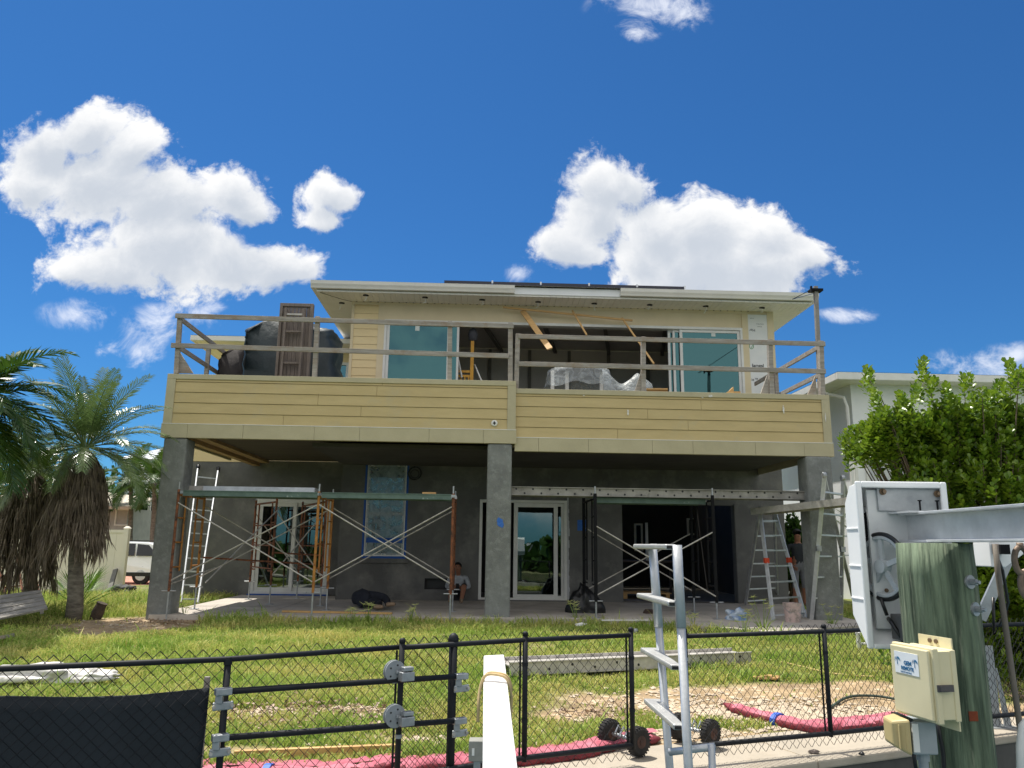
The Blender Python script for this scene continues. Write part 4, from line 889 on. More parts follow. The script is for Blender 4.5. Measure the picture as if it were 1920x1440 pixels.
E_ = [('pelvis','waist'),('waist','chest'),('chest','neck'),('neck','head0'),('head0','head1')]+[(a+k,c+k) for k in 'LR' for a, c in (('hip','kn'),('kn','ca'),('ca','an'),('an','to'),('sh','el'),('el','wr'),('wr','pa'))]+[('pelvis','hipL'),('pelvis','hipR'),('chest','shL'),('chest','shR')]
parts = [(J, E_, 'pelvis')]
for k, sx in (('L',-1),('R',1)): hand(parts, g3('wr'+k), (g3('pa'+k)-g3('wr'+k)).normalized(), (0,-.2,1), (sx*.7,0,0))
parts.append(({'a':(*(g3('head1')+Vector((0,-.09,-.03))),.012),'b':(*(g3('head1')+Vector((0,-.105,-.06))),.014)}, [('a','b')], 'a'))
sg = [(g3('pelvis'),g3('pelvis'),2)]+[(g3('hip'+k),g3('kn'+k),2) for k in 'LR']+[(g3('kn'+k)-Vector((0,0,.09)),g3('an'+k),0) for k in 'LR']+[(g3('an'+k)-Vector((0,0,.04)),g3('to'+k),3) for k in 'LR']+[(g3('waist'),g3('chest'),1),(g3('chest'),g3('neck')-Vector((0,0,.05)),1)]+[(g3('chest'),g3('sh'+k),1) for k in 'LR']+[(g3('sh'+k),g3('el'+k),1) for k in 'LR']+[(g3('el'+k)-Vector((0,.05,.05)),g3('pa'+k),0) for k in 'LR']+[(g3('neck'),g3('head1'),0)]
person('person in dark shirt and grey shorts standing behind the right column', (u2,v2,0), parts, [SKIN,SHORTS,mat('grey_shorts', sr(120,122,128), sr(104,106,112), 6, .9),BOOT], sg, hair=((u2,v2-.008,1.69),(.095,.105,.09),(0,.5,.8)))

# ================================================================ VEGETATION
LEAF5 = np.array([(0,0,0),(.35,.28,.05),(.5,.75,.03),(0,1,-.06),(-.5,.75,.03),(-.35,.28,.05)])   # obovate leaf, x width, y length
def leaves(pos, dirs, nrm, L, W):
    pos = np.asarray(pos); dirs = np.asarray(dirs); nrm = np.asarray(nrm)
    d = dirs/np.linalg.norm(dirs, axis=1, keepdims=True); s = np.cross(d, nrm); s /= np.linalg.norm(s, axis=1, keepdims=True)+1e-9; n = np.cross(s, d)
    L = np.broadcast_to(L, len(pos)); W = np.broadcast_to(W, len(pos))
    V = (pos[:,None,:] + LEAF5[None,:,0,None]*(s*W[:,None])[:,None,:] + LEAF5[None,:,1,None]*(d*L[:,None])[:,None,:] + LEAF5[None,:,2,None]*(n*L[:,None])[:,None,:]).reshape(-1,3)
    k = np.arange(len(pos))[:,None]*6
    F = np.concatenate([k+np.array([0,1,2,3]), k+np.array([0,3,4,5])])
    return V, F
def bush(name, label, cat, base, tips, nl, L, m, stem_m, group=None, shoot=.42, face=0):
    t = thing(name, label, cat, base, group=group); base = Vector(base); b = MB(); pos = []; dr = []; nr = []; r_ = random.Random(4)
    for k, (tip, up) in enumerate(tips):
        tip = Vector(tip); mid = base.lerp(tip, .55)+Vector((0,0,-.1)); 
        if k % 6 == 0: b.path([base+Vector((r_.uniform(-.3,.3),r_.uniform(-.2,.2),0)), base.lerp(mid,.5)+Vector((r_.uniform(-.1,.1),0,0)), mid, tip], [.03,.022,.014,.005], 5)
        d = (tip-base).normalized()*.6+Vector((r_.gauss(0,.35),r_.gauss(0,.35)+face,r_.gauss(.45,.3)+up)); d.normalize()
        sl = shoot*r_.uniform(.6,1.25)
        for i in range(nl):
            s = i/nl; p = tip-d*sl*(1-s); a = i*2.4+k; x = d.orthogonal().normalized(); y = d.cross(x); o = x*math.cos(a)+y*math.sin(a)
            ld = (o*(1.05-.5*s)+d*(.35+.9*s)).normalized(); pos.append(p+o*.008); dr.append(ld); nr.append((d*.9-o*.25+Vector((r_.gauss(0,.35),r_.gauss(0,.35),r_.gauss(.2,.3)))).normalized())
    b.build('stem', stem_m, t)
    n = len(pos); V, F = leaves(pos, dr, nr, L*RNG.uniform(.7,1.15,n), L*.74*RNG.uniform(.8,1.1,n)); np_obj('foliage', V, F, m, t); return t
COCO = leafmat('cocoplum_leaf', sr(72,112,28), sr(140,162,46), 9, .33, .32, .55); BARK = mat('bark', sr(120,104,86), sr(88,76,64), 12, .9, bump=.4)
r_ = random.Random(21); tips = []
C0 = Vector((6.3, 10.2, 1.45))
def edge(px, py, Y, n, sp): 
    for k in range(n):
        p = atY(px+r_.uniform(-sp,sp), py+r_.uniform(0,sp), Y+r_.uniform(-.5,.6)); tips.append((p, 1.2))
for px, py in ((1629,688),(1640,730),(1655,760),(1733,668),(1745,705),(1716,722),(1768,720),(1812,700),(1820,735),(1848,728),(1893,675),(1905,700),(1878,710),(1918,690),(1690,735),(1700,750),(1665,785),(1780,745),(1860,745),(1640,775),(1790,742),(1930,700),(1960,690)):
    edge(px, py, 10.0, 5, 9)
def cp_top(x, y): return 3.10+.55*mnoise.noise((x*1.5,y,0))+.24*mnoise.noise((x*4,y*3,2))+.10*(x-5.5)
def cp_lim(z): return 4.66+(.22 if 1.75 < z < 2.5 else 0)+max(0,z-2.7)*.25+.12*mnoise.noise((z*2.2,1,7))
while len(tips) < 4000:
    x = r_.uniform(4.3,8.3); z = r_.uniform(-.15,3.7); d_ = abs(r_.gauss(0,.33)); y = 9.35+.22*mnoise.noise((x*1.6,z*1.6,4))+d_+.10*max(0,z-1.2)**2
    if r_.random() < .3: z = cp_top(x,10)-abs(r_.gauss(0,.22)); y = r_.uniform(9.6,11.0)
    if z > cp_top(x,y) or x < cp_lim(z) or z < -.15: continue
    tips.append((Vector((x,y,z)), .1))
bush('cocoplum_bush', 'large bright green bush with round leaves behind the boat lift at the right', 'bush', (6.2,10.3,-.25), tips, 17, .078, COCO, BARK, shoot=.32, face=-.22)
# leaf litter and dark soil below the bush
pos = np.stack([RNG.uniform(4.6,8.2,1800), RNG.uniform(8.7,10.6,1800), np.full(1800,-.225)+RNG.uniform(0,.05,1800)],1); dr = np.stack([RNG.normal(size=1800),RNG.normal(size=1800),RNG.normal(0,.15,1800)],1); nr = np.stack([RNG.normal(0,.3,1800),RNG.normal(0,.3,1800),np.ones(1800)],1)
V, F = leaves(pos, dr, nr, .07, .05); o = np_obj('leaf_litter', V, F, leafmat('dry_leaf', sr(120,98,76), sr(170,150,124), 6, .1)); tag(o, 'dry fallen leaves under the bright green bush', 'leaf litter', kind='stuff')

def frond(b, base, az, el0, ln, droop, nl, lw, ll, r0=.014, seed=0, fold=.5, twist=0):
    r_ = random.Random(seed); pts = []; p = Vector(base); d = Vector((math.cos(az)*math.cos(el0), math.sin(az)*math.cos(el0), math.sin(el0))); n = 12; st = ln/n
    for i in range(n+1):
        pts.append(p.copy()); d = (d+Vector((0,0,-droop*(.4+1.2*i/n)/n))).normalized(); p = p+d*st
    b.path(pts, [r0*(1-.8*i/n) for i in range(n+1)], 4)
    for i in range(nl):
        s = .16+.84*(i/nl); f = s*n; k = min(int(f), n-1); q = pts[k].lerp(pts[k+1], f-k); tg = (pts[k+1]-pts[k]).normalized()
        side = tg.cross(Vector((0,0,1))); side = side.normalized() if side.length > .05 else Vector((math.sin(az),-math.cos(az),0)); up = side.cross(tg).normalized()
        L = ll*(math.sin(math.pi*min(1,.12+s*.83))**.7)*r_.uniform(.85,1.1)
        for sg_ in (-1, 1):
            e = r_.uniform(-.15,.15); ld = (side*sg_*(.85)+tg*(.55+.5*s)+up*(fold*.6+e)).normalized(); w = tg*lw*.5
            m1 = q+ld*L*.5+Vector((0,0,-L*.05)); tp = q+ld*L+Vector((0,0,-L*.28))
            b.add([q-w*.6, q+w*.6, m1+w, m1-w, tp], [(0,1,2,3),(3,2,4)])
    return pts
PALM = leafmat('palm_leaf', sr(72,100,50), sr(116,136,84), 3, .22, .28, .7); PALMD = leafmat('dark_palm_leaf', sr(44,72,26), sr(70,98,36), 3, .3, .4, .5); DEAD = leafmat('dead_frond', sr(146,132,118), sr(88,80,72), 5, .12, .8, .2); TRUNK = mat('palm_trunk', sr(128,122,110), sr(82,76,68), 6, .95, bump=.7, bscale=14, stretch=(1,1,3))
def palm(name, label, base, top, r, nf, ln, ll, nd, m, seed, lw=.022, els=(-.25,1.35), dl=1.6, droop=1.1):
    t = thing(name, label, 'palm', base); base = Vector(base); top = Vector(top); r_ = random.Random(seed)
    b = MB(); N_ = 14; b.path([base.lerp(top, i/N_)+Vector((.03*math.sin(i*.8),.02*math.cos(i),0)) for i in range(N_+1)], [r*(1.25-.5*i/N_)*(1+.06*(i%2)) for i in range(N_+1)], 12); b.build('trunk', TRUNK, t, smooth=True)
    b = MB()
    for k in range(nf):
        e = els[0]+(els[1]-els[0])*((k+.5)/nf); az = k*2.399+r_.uniform(-.2,.2)
        frond(b, top+Vector((math.cos(az)*.04,math.sin(az)*.04,.0)), az, e, ln*r_.uniform(.85,1.1)*(1-.15*max(0,e-.9)), droop*(1.15-.45*max(e,0)), 44, lw, ll, .013, seed*100+k)
    b.build('crown', m, t)
    if nd:
        b = MB()
        for k in range(nd):
            az = k*2.399+r_.uniform(-.3,.3); e = r_.uniform(-1.35,-.75); L_ = dl*r_.uniform(.65,1.05); p = top+Vector((math.cos(az)*.08,math.sin(az)*.08,-.05-r_.uniform(0,.25)))
            pts = []; d = Vector((math.cos(az)*.6, math.sin(az)*.6, .05)); q = p.copy()
            for i in range(9): pts.append(q.copy()); d = (d+Vector((0,0,-.62 if i < 4 else -.5))).normalized(); q = q+d*L_/9
            b.path(pts, [.012]*9, 4)
            for i in range(2, 9):
                for j in range(7):
                    o = pts[i]+Vector((r_.gauss(0,.035),r_.gauss(0,.035),0)); L2 = r_.uniform(.22,.45); w = Vector((r_.gauss(0,1),r_.gauss(0,1),0)).normalized()*.009; dd = Vector((r_.gauss(0,.16)+math.cos(az)*.1,r_.gauss(0,.16)+math.sin(az)*.1,-1)).normalized()
                    b.add([o-w,o+w,o+dd*L2*.6+w,o+dd*L2*.6-w,o+dd*L2], [(0,1,2,3),(3,2,4)])
        b.build('dead_frond_skirt', DEAD, t)
    return t
pb = atz(137,1150,-.12); 
def pal(px, py, Y): return atY(px, py, Y)
Yp = pb.y if 12 < pb.y < 17 else 14.2
Yp = 14.3
pbase = pal(136,1160,Yp); pbase.z = gz(pbase.x, Yp)-.03; ptop = pal(161,838,Yp)
palm('date_palm', 'palm with feathery green crown and a skirt of dead brown fronds left of the house', pbase, ptop, .11, 44, 1.78, .38, 85, PALM, 3, els=(-.3,1.4), dl=1.95, droop=1.2, lw=.026)
p2 = pal(58,1130,15.6); p2.z = gz(p2.x,15.6)-.03
palm('date_palm', 'smaller palm with sparse crown and dead fronds behind the feathery palm', p2, pal(62,880,15.6), .10, 26, 1.45, .36, 90, PALM, 5, els=(-.3,1.1), dl=2.5, lw=.026)
p3 = pal(-40,1150,12.0); p3.z = -.15
palm('coconut_palm', 'dark green palm whose long fronds reach in from the left edge', p3, pal(-62,755,12.0), .11, 34, 1.6, .55, 0, PALMD, 8, lw=.042, els=(-.5,1.2), droop=1.7)
def fanplant(label, base, n, ln, m, seed, name='fan_palm', cat='palm', fan=True):
    t = thing(name, label, cat, base); r_ = random.Random(seed); b = MB(); st = MB(); base = Vector(base)
    for k in range(n):
        az = k*2.399+r_.uniform(-.3,.3); e = r_.uniform(.5,1.25); d = Vector((math.cos(az)*math.cos(e),math.sin(az)*math.cos(e),math.sin(e))); q = base+d*ln*.55*r_.uniform(.7,1.1); st.path([base,base.lerp(q,.5)+Vector((0,0,.04)),q], .008, 4)
        s = d.cross(Vector((0,0,1))).normalized()
        for i in range(15):
            a = -1.35+2.7*i/14; ld = (d*math.cos(a)+s*math.sin(a)+Vector((0,0,-.12))).normalized(); w = ld.cross(Vector((0,0,1))).normalized()*.014; L = ln*.5*r_.uniform(.85,1.1)
            b.add([q,q+ld*L*.5+w,q+ld*L+Vector((0,0,-.1*L)),q+ld*L*.5-w], [(0,1,2,3)])
    st.build('stem', m, t); b.build('foliage', m, t); return t
fanplant('low green fan palm growing beside the feathery palm trunk', (lambda p: (p.x,p.y,gz(p.x,p.y)))(pal(150,1115,16.2)), 14, 1.0, leafmat('fan_leaf', sr(92,130,44), sr(120,150,60), 3, .3), 2)
# shrubs by neighbour / under porch gap
def shrub(label, base, rx, ry, rzz, n, L, m, seed, name='shrub'):
    r_ = random.Random(seed); tp = []
    for k in range(n):
        a = r_.uniform(0,2*math.pi); z = r_.uniform(-.6,1); q = r_.uniform(.5,1); rr = math.sqrt(max(0,1-z*z)); tp.append((Vector(base)+Vector((rr*math.cos(a)*rx*q, rr*math.sin(a)*ry*q, rzz*(.65+.6*z*q))), 0))
    return bush(name, label, 'shrub', base, tp, 10, L, m, BARK, shoot=.3)
SHR = leafmat('shrub_leaf', sr(48,78,30), sr(74,104,42), 4, .25)
q = toW((V2(1488,1040,21.5).x, 21.5, -.2)); shrub('dark leafy shrub seen through the gap beside the right column', q, .55,.5,2.0, 420, .13, SHR, 3)
q = toW((V2(1590,900,20).x, 20, -.2)); 
fanplant('areca palm tips poking out between the white neighbour house and the bush', toW((V2(1650,905,17).x,17,1.2)), 10, 1.6, leafmat('areca_leaf', sr(104,134,50), sr(130,150,70), 3, .3), 6, name='areca_palm')

# ================================================================ NEIGHBOURS AND BACKGROUND
NW = mat('neighbour_white', sr(240,242,244), sr(232,234,237), 1.2, .8, bump=.06)
t = thing('neighbour_house', 'plain white stucco house with a downpipe behind the green bush', 'house', toW((12,23,0)))
nv = 21.8; nu = V2(1597,760,nv).x
b = MB(True); b.box(nu, nu+16, nv, nv+14, -.5, 6.25); b.build('wall', NW, t)
ne = V2(1570,697,nv-.75); na = ne.x
b = MB(True); b.box(na, nu+17, nv-.75, nv-.63, ne.z-.22, ne.z); b.box(na, na+.12, nv-.63, nv+15, ne.z-.22, ne.z); b.build('gutter', WHITE, t, bev=.02)
b = MB(True); b.box(na+.121, nu+17, nv-.629, nv-.001, ne.z-.2, ne.z-.17); b.box(na+.121, nu-.001, nv, nv+15, ne.z-.2, ne.z-.17); b.build('soffit', WHITE, t)
b = MB(True); b.add([(na,nv-.75,ne.z+.003),(nu+17,nv-.75,ne.z+.003),(nu+17,nv+5,ne.z+1.3),(na+5,nv+5,ne.z+1.3),(na,nv+15,ne.z+.003),(na+5,nv+10,ne.z+1.3)],[(0,1,2,3),(0,3,5,4)]); b.build('roof', MATS['metal_roof'], t)
b = MB(True); c = V2(1545,722,nv-.5); dpx = V2(1591,800,nv-.08).x
b.path([(na+.06,nv+.5,ne.z-.2),(na+.12,nv+.35,ne.z-.42),(dpx-.06,nv-.05,ne.z-.62),(dpx,nv-.08,ne.z-.9),(dpx,nv-.08,.2)], .055, 8); b.build('downpipe', WHITE, t)
wz = V2(1680,830,nv); b = MB(True); framebox(b, V2(1617,810,nv).x, V2(1617,810,nv).x+1.6, .6, V2(1617,812,nv).z, nv-.04, nv-.001, .08); w = b.build('window', FRAMEW, t)
x_ = V2(1617,810,nv).x; b = MB(True); b.box(x_+.08,x_+1.52,nv-.03,nv-.01,.68,V2(1617,812,nv).z-.08); b.build('shutter', mat('shutter_grey', sr(200,204,206), sr(188,192,196), 3), w)
t = thing('white_post', 'slim white posts standing between the two houses', 'post', toW((V2(1592,870,20).x,20,0)))
for px, py in ((1593,832),(1602,846)): 
    p = V2(px,py,20.5); b = MB(True); b.box(p.x-.04,p.x+.04,20.46,20.54,-.3,p.z); b.build('post', WHITE, t)
# vinyl fence at left
t = thing('vinyl_fence', 'cream vinyl privacy fence with capped posts behind the palms', 'fence', toW((-11,21.5,-.2)))
VIN = mat('cream_vinyl', sr(244,236,220), sr(236,228,212), 2, .5)
fz_ = V2(200,993,21.6).z; zb_ = -.25; r0 = V2(238,1000,21.6).x
b0 = r0-9.5; k = 0; u = r0
while u > b0:
    b = MB(True); b.box(u-.065,u+.065,21.53,21.67,zb_,fz_+.04); b.hexa([(u-.08,21.52,fz_+.04),(u+.08,21.52,fz_+.04),(u-.08,21.68,fz_+.04),(u+.08,21.68,fz_+.04),(u-.03,21.57,fz_+.1),(u+.03,21.57,fz_+.1),(u-.03,21.63,fz_+.1),(u+.03,21.63,fz_+.1)]); b.build('post', VIN, t)
    b = MB(True); x1 = u-.066; x0 = u-1.83+.066; n = 9
    for i in range(n): a = x0+(x1-x0)*i/n; b.box(a+.003,a+(x1-x0)/n-.003,21.58,21.62,zb_+.1,fz_-.08)
    b.box(x0,x1,21.56,21.64,fz_-.08,fz_); b.box(x0,x1,21.56,21.64,zb_,zb_+.1); b.build('panel', VIN, t)
    u -= 1.83
# rusty frame and grey shutters leaning at far left
t = thing('scaffold_section', 'rusty scaffold end section leaning against the vinyl fence at the left edge', 'scaffold section', toW((-9.5,18,-.1)))
A, B, A2, B2 = V2(10,1112,18), V2(42,1108,18), V2(-25,975,19.6), V2(22,978,19.6)
ladder_leaf(t, A, B, A2, B2, 4, m=RUST)
plank('rusty_tube', V2(72,1112,18.2), V2(60,1050,19.6), .05, .05, RUST, 'single rusty tube leaning by the palm at the left', 'tube')
t = thing('slatted_shutter', 'grey slatted panel lying tilted on the grass at the left edge', 'panel', toW((-8,14.6,-.1)))
A, B, C_, D_ = V2(-30,1170,13.3), V2(90,1144,13.6), V2(76,1108,14.9), V2(-30,1122,14.7)
GSL = mat('grey_slats', sr(150,146,140), sr(126,122,116), 5, .8, bump=.2)
for k in range(5):
    s0_, s1_ = k/5+.022, (k+1)/5-.022; b = MB(True); p = [A.lerp(D_,s0_),B.lerp(C_,s0_),B.lerp(C_,s1_),A.lerp(D_,s1_)]; nrm = (B-A).cross(D_-A).normalized(); b.prism(p, nrm*.03); b.build('slat', GSL, t)
b = MB(True); dn = (B-A).cross(D_-A).normalized()*.04
for s in (.1,.9): b.prism([A.lerp(B,s-.03)-dn,A.lerp(B,s+.03)-dn,D_.lerp(C_,s+.03)-dn,D_.lerp(C_,s-.03)-dn], dn*.98)
b.build('batten', GSL, t)
plank('timber_board', V2(-10,1199,12), V2(18,1192,12), .25, .05, WOOD, 'grey timber board lying on the grass at the left edge', 'board', up=(0,0,1))
b = MB(True); p = V2(178,1150,15); 
b.lathe([(.10,0),(.11,.15),(.09,.30),(.10,.34)], (p.x,15,gz(p.x,15)-.03), (.35,0,1), 9); o = b.build('tree_stump', mat('stump', sr(80,68,58), sr(56,48,42), 9, .95, bump=.6)); tag(o, 'dark cut log leaning on bare soil by the palm', 'log')
plank('lumber_board', V2(205,1108,20.9), V2(217,1068,21.5), .12, .05, mat('grey_board', sr(120,118,114)), 'grey board leaning against the end of the vinyl fence', 'board')
lump('dark bucket shaped debris at the foot of the vinyl fence', 'debris_heap', 'debris', V2(232,1112,21), .3, .3, .22, mat('dark_debris', sr(70,72,74), sr(50,50,50), 8), 4)
lump('grey flat stone slab lying on the bare soil by the palm', 'stone_slab', 'stone', hz(232,1202,-.16), .28, .16, .05, SLAB, 14, amp=.2)
# white SUV
def suv():
    t = thing('parked_car', 'white sport utility vehicle parked on the brick road beyond the fence', 'car', toW((0,0,0))); return t
Yc = 34.0; cx = atY(262,1080,Yc); zc = -.50
sx = cx.x-1.0
t = thing('parked_car', 'white sport utility vehicle parked on the brick road beyond the fence', 'car', (sx,Yc,zc))
CARW = mat('car_white', sr(246,248,250), sr(242,244,246), 2, .25, coat=.6)
prof = [(-2.4,.45),(-2.42,.95),(-2.2,1.08),(-1.15,1.15),(-.55,1.68),(.2,1.76),(1.6,1.72),(2.05,1.60),(2.25,1.15),(2.30,.55),(2.2,.42),(-2.2,.40)]
b = MB(); n = len(prof)
for y, e in ((-.92,.0),(-.80,.0),(.80,.0),(.92,.0)):
    for x, z in prof:
        ins = .16*max(0,(z-1.12)/.6); yy = y-math.copysign(ins, y); b.v.append(Vector((sx+x*(1 if abs(y)<.9 else .985), Yc+yy, zc+z)))
for j in range(3):
    for i in range(n): b.f.append([j*n+i,j*n+(i+1)%n,(j+1)*n+(i+1)%n,(j+1)*n+i]); b.mi.append(0)
b.f += [list(range(n)), list(range(3*n,4*n))]; b.mi += [0,0]; body = b.build('body', CARW, t, bev=.04)
CG = mat('car_glass', sr(28,34,40), sr(22,28,34), 2, .08)
for pts in ([(-1.0,1.17),(-.50,1.62),(.12,1.68),(.12,1.17)],[(.2,1.17),(.2,1.68),(1.05,1.67),(1.10,1.17)],[(1.18,1.17),(1.14,1.66),(1.62,1.62),(1.95,1.30),(1.9,1.17)]):
    b = MB(); b.prism([(sx+x, Yc-.925+.16*max(0,(z-1.12)/.6), zc+z) for x, z in pts], (0,.012,0)); b.build('window', CG, t)
for x in (-1.5,1.45):
    for sd_ in (-1,1):
        c = (sx+x, Yc+sd_*.80, zc+.38); b = MB(); b.lathe([(.20,-.11),(.36,-.11),(.38,-.07),(.38,.07),(.36,.11),(.20,.11)], c, (0,1,0), 20); wh = b.build('wheel', RUBBER, t)
        b = MB(); b.lathe([(.22,-.125),(.2,-.13),(.05,-.135)] if sd_ < 0 else [(.05,.12),(.2,.12)], c, (0,1,0), 16); b.build('rim', ALU, wh)
b = MB(); b.box(sx-2.35,sx+2.25,Yc-.935,Yc-.9,zc+.34,zc+.5); b.build('sill', BLACKPL, t); b = MB(); b.box(sx+2.2,sx+2.29,Yc-.85,Yc-.6,zc+.95,zc+1.15); b.build('tail_light', mat('red_lamp', sr(150,30,30)), t)
b = MB(); b.box(sx-.92,sx-.72,Yc-1.08,Yc-.93,zc+1.12,zc+1.26); b.build('wing_mirror', CARW, t)
for sd_ in (-.6,.6): b = MB(); b.beam((sx-.4,Yc+sd_,zc+1.80),(sx+1.5,Yc+sd_,zc+1.79),.04,.03); b.build('roof_rail', BLACKPL, t)
# houses across the road
t = thing('far_house', 'pale two storey house with white metal roof across the road', 'house', (-27,62,-.5))
FH = mat('far_wall', sr(196,206,206), sr(184,194,196), 1, .8); FR = mat('far_roof', sr(226,230,234), sr(212,216,222), 1.2, .4)
p = atY(232,900,60); q = atY(330,1000,60); ez = atY(290,862,60).z
b = MB(); b.box(p.x, q.x+8, 60, 70, -.6, ez); b.build('wall', FH, t)
b = MB(); x0, x1 = p.x-.6, q.x+9; b.add([(x0,59.4,ez),(x1,59.4,ez),(x1-3,65,ez+2.0),(x0+3.2,65,ez+2.0),(x0,70.6,ez),(x1,70.6,ez)],[(0,1,2,3),(0,3,4),(3,2,5,4),(1,5,2),(0,4,5,1)]); b.build('roof', FR, t)
b = MB()
for k in range(22): 
    s = k/22; b.beam((x0+.5+s*(x1-x0-1),59.45,ez+.02),(x0+3.2+s*(x1-x0-6.2),65,ez+2.03),.05,.06)
b.build('roof_seam', FR, t)
for px, py in ((271,945),(292,945),(282,985),(295,900)):
    c = atY(px,py,59.98); b = MB(); framebox(b, c.x-.55,c.x+.55,c.z-.8,c.z+.8,59.9,59.995,.1); w = b.build('window', FRAMEW, t); b = MB(); b.box(c.x-.45,c.x+.45,59.95,59.98,c.z-.7,c.z+.7); b.build('glass', GLASS_L, w)
zb1_ = atY(280,1000,57.5).z; b = MB(); x0 = atY(262,1000,57.5).x; b.box(x0,x0+6,57.4,60,zb1_-.15,zb1_); 
for k in range(14): b.box(x0+k*.4,x0+k*.4+.05,57.42,57.47,zb1_,zb1_+1.0)
b.box(x0,x0+6,57.4,57.5,zb1_+1.0,zb1_+1.07); b.build('balcony', FRAMEW, t)
t = thing('carport', 'small grey house with a low pitched overhanging roof behind the fence', 'house', (-21,47,-.5))
p = atY(200,955,46); q = atY(264,948,46); b = MB(); b.box(p.x-6,q.x-1.2,47,54,-.6,p.z+.1); b.build('wall', mat('far_grey', sr(176,174,170), sr(160,158,156), 2), t)
b = MB(); b.add([(p.x-7,45,p.z-.1),(q.x,45,q.z-.25),(q.x-1,50,q.z+.5),(p.x-7,50,p.z+1.6),(p.x-7,45,p.z+.1),(q.x,45,q.z-.1),(q.x-1,50,q.z+.65),(p.x-7,50,p.z+1.75)],[(0,1,2,3),(4,5,6,7),(0,1,5,4),(1,2,6,5),(2,3,7,6),(3,0,4,7)]); b.build('roof', mat('far_roof_tan', sr(200,190,172), sr(184,174,158), 2), t)
c = atY(232,970,46.98); b = MB(); framebox(b,c.x-.5,c.x+.5,c.z-.5,c.z+.5,46.9,46.995,.08); b.build('window', FRAMEW, t)
b = MB(); p = atY(262,872,50); q = atY(252,1010,50); b.tube((q.x,50,-.6),(p.x+.1,50,p.z),.13,8,.1); o = b.build('utility_pole', mat('pole_grey', sr(126,116,106), sr(104,96,88), 5)); tag(o, 'grey utility pole across the road beside the pale house', 'pole')
b = MB(); b.path([(p.x,50,p.z-.6),(p.x+8,49,p.z-.75),(p.x+22,46,p.z-.6)], .02, 4); b.path([(p.x,50,p.z-1.2),(p.x+8,49,p.z-1.4),(p.x+22,46,p.z-1.25)], .02, 4); o = b.build('overhead_wire', BLACKPL); tag(o, 'overhead wires running from the utility pole', 'wire')
for k, (px, py, Y, bx) in enumerate(((246,905,46,250),(290,905,44,292))):
    tp = atY(px,py,Y); bs = atY(bx,1010,Y); bs.z = -.5
    palm('coconut_palm', ('distant palm just left of the utility pole','distant palm in front of the pale two storey house')[k], bs, tp, .14, 20, 2.6, .7, 0, PALMD, 11+k, lw=.06, droop=1.9)
for k, (px, Y, h) in enumerate(((120,52,6.5),(20,48,7),(178,58,6))):
    bs = atY(px,1020,Y); bs.z = -.5; r_ = random.Random(k); tp = [((bs.x+r_.gauss(0,1.5),bs.y+r_.gauss(0,1.5),-.3+h*(.55+.45*r_.random())), 0) for _ in range(150)]
    bush('background_tree', ('round green tree beyond the fence behind the palms','broad green tree beyond the fence at the left edge','small green tree left of the carport')[k], 'tree', bs, tp, 10, .34, SHR, BARK, shoot=.9)
q = atY(268,1030,31); shrub('small yellow green shrub beyond the white vehicle', (q.x+.3,38,-.5), .9,.6,1.1, 60, .2, leafmat('croton_leaf', sr(140,130,40), sr(90,110,40), 5), 9)
# ================================================================ CHAIN LINK FENCE AND GATES
ZR = .665
def FP(px, py, off=0): 
    p = atz(px, py, ZR); return Vector((p.x, p.y+off, 0))
LEFT = [FP(0,1254)+(FP(0,1254)-FP(428,1236)).normalized()*3.2, FP(0,1254), FP(428,1236), FP(755,1213), FP(850,1207)]
def mesh_panel(b, A, B, z0, z1, P=.037, r=.0027):
    A = Vector(A); B = Vector(B); d = (B-A); L = d.length; d.normalize(); n = Vector((-d.y,d.x,0)); k = int(L/P); P = L/k; h = P
    m = int((z1-z0)/h)
    for i in range(k):
        s0 = (i+.5)*P; pts = []
        for j in range(m+1):
            sgn = 1 if (i+j)%2 else -1; s = s0+sgn*P*.5*.98; pts.append(A+d*s+n*(.004*sgn)+Vector((0,0,z1-j*h)))
        sgn = 1 if i%2 else -1
        b.path(pts, r, 4, cap=False)
def rail(b, pts, z, r, n=10): b.path([Vector((p.x,p.y,z)) for p in pts], r, n)
fence = thing('chain_link_fence', 'low black chain link fence with a sliding gate track along the left foreground', 'fence', (LEFT[2].x,LEFT[2].y,-.25))
b = MB(); rail(b, LEFT[:4], ZR, .0165); b.build('top_rail', FENCEB, fence, smooth=True)
b = MB()
for A, B in zip(LEFT, LEFT[1:]): mesh_panel(b, A+Vector((0,.028,0)), B+Vector((0,.028,0)), -.24, ZR+.055)
b.build('chain_link_mesh', FENCEB, fence)
for k, (p, h, r) in enumerate(((LEFT[0],0,.020),(LEFT[2],0,.020),(LEFT[4],.05,.029))):
    b = MB(); b.tube((p.x,p.y,-.4),(p.x,p.y,ZR+h-.02),r,12); b.build('post', FENCEB, fence, smooth=True)
    if h: b = MB(); b.lathe([(.036,-.02),(.038,0),(.03,.025),(.012,.04)], (p.x,p.y,ZR+h-.02), (0,0,1), 12); b.build('post_cap', FENCEB, fence, smooth=True)
    else: b = MB(); b.lathe([(.024,-.03),(.024,.0),(.02,.012)], (p.x,p.y,ZR), (0,0,1), 12); b.build('rail_fitting', FENCEB, fence)
dF = (LEFT[4]-LEFT[2]).normalized(); nF = Vector((dF.y,-dF.x,0))
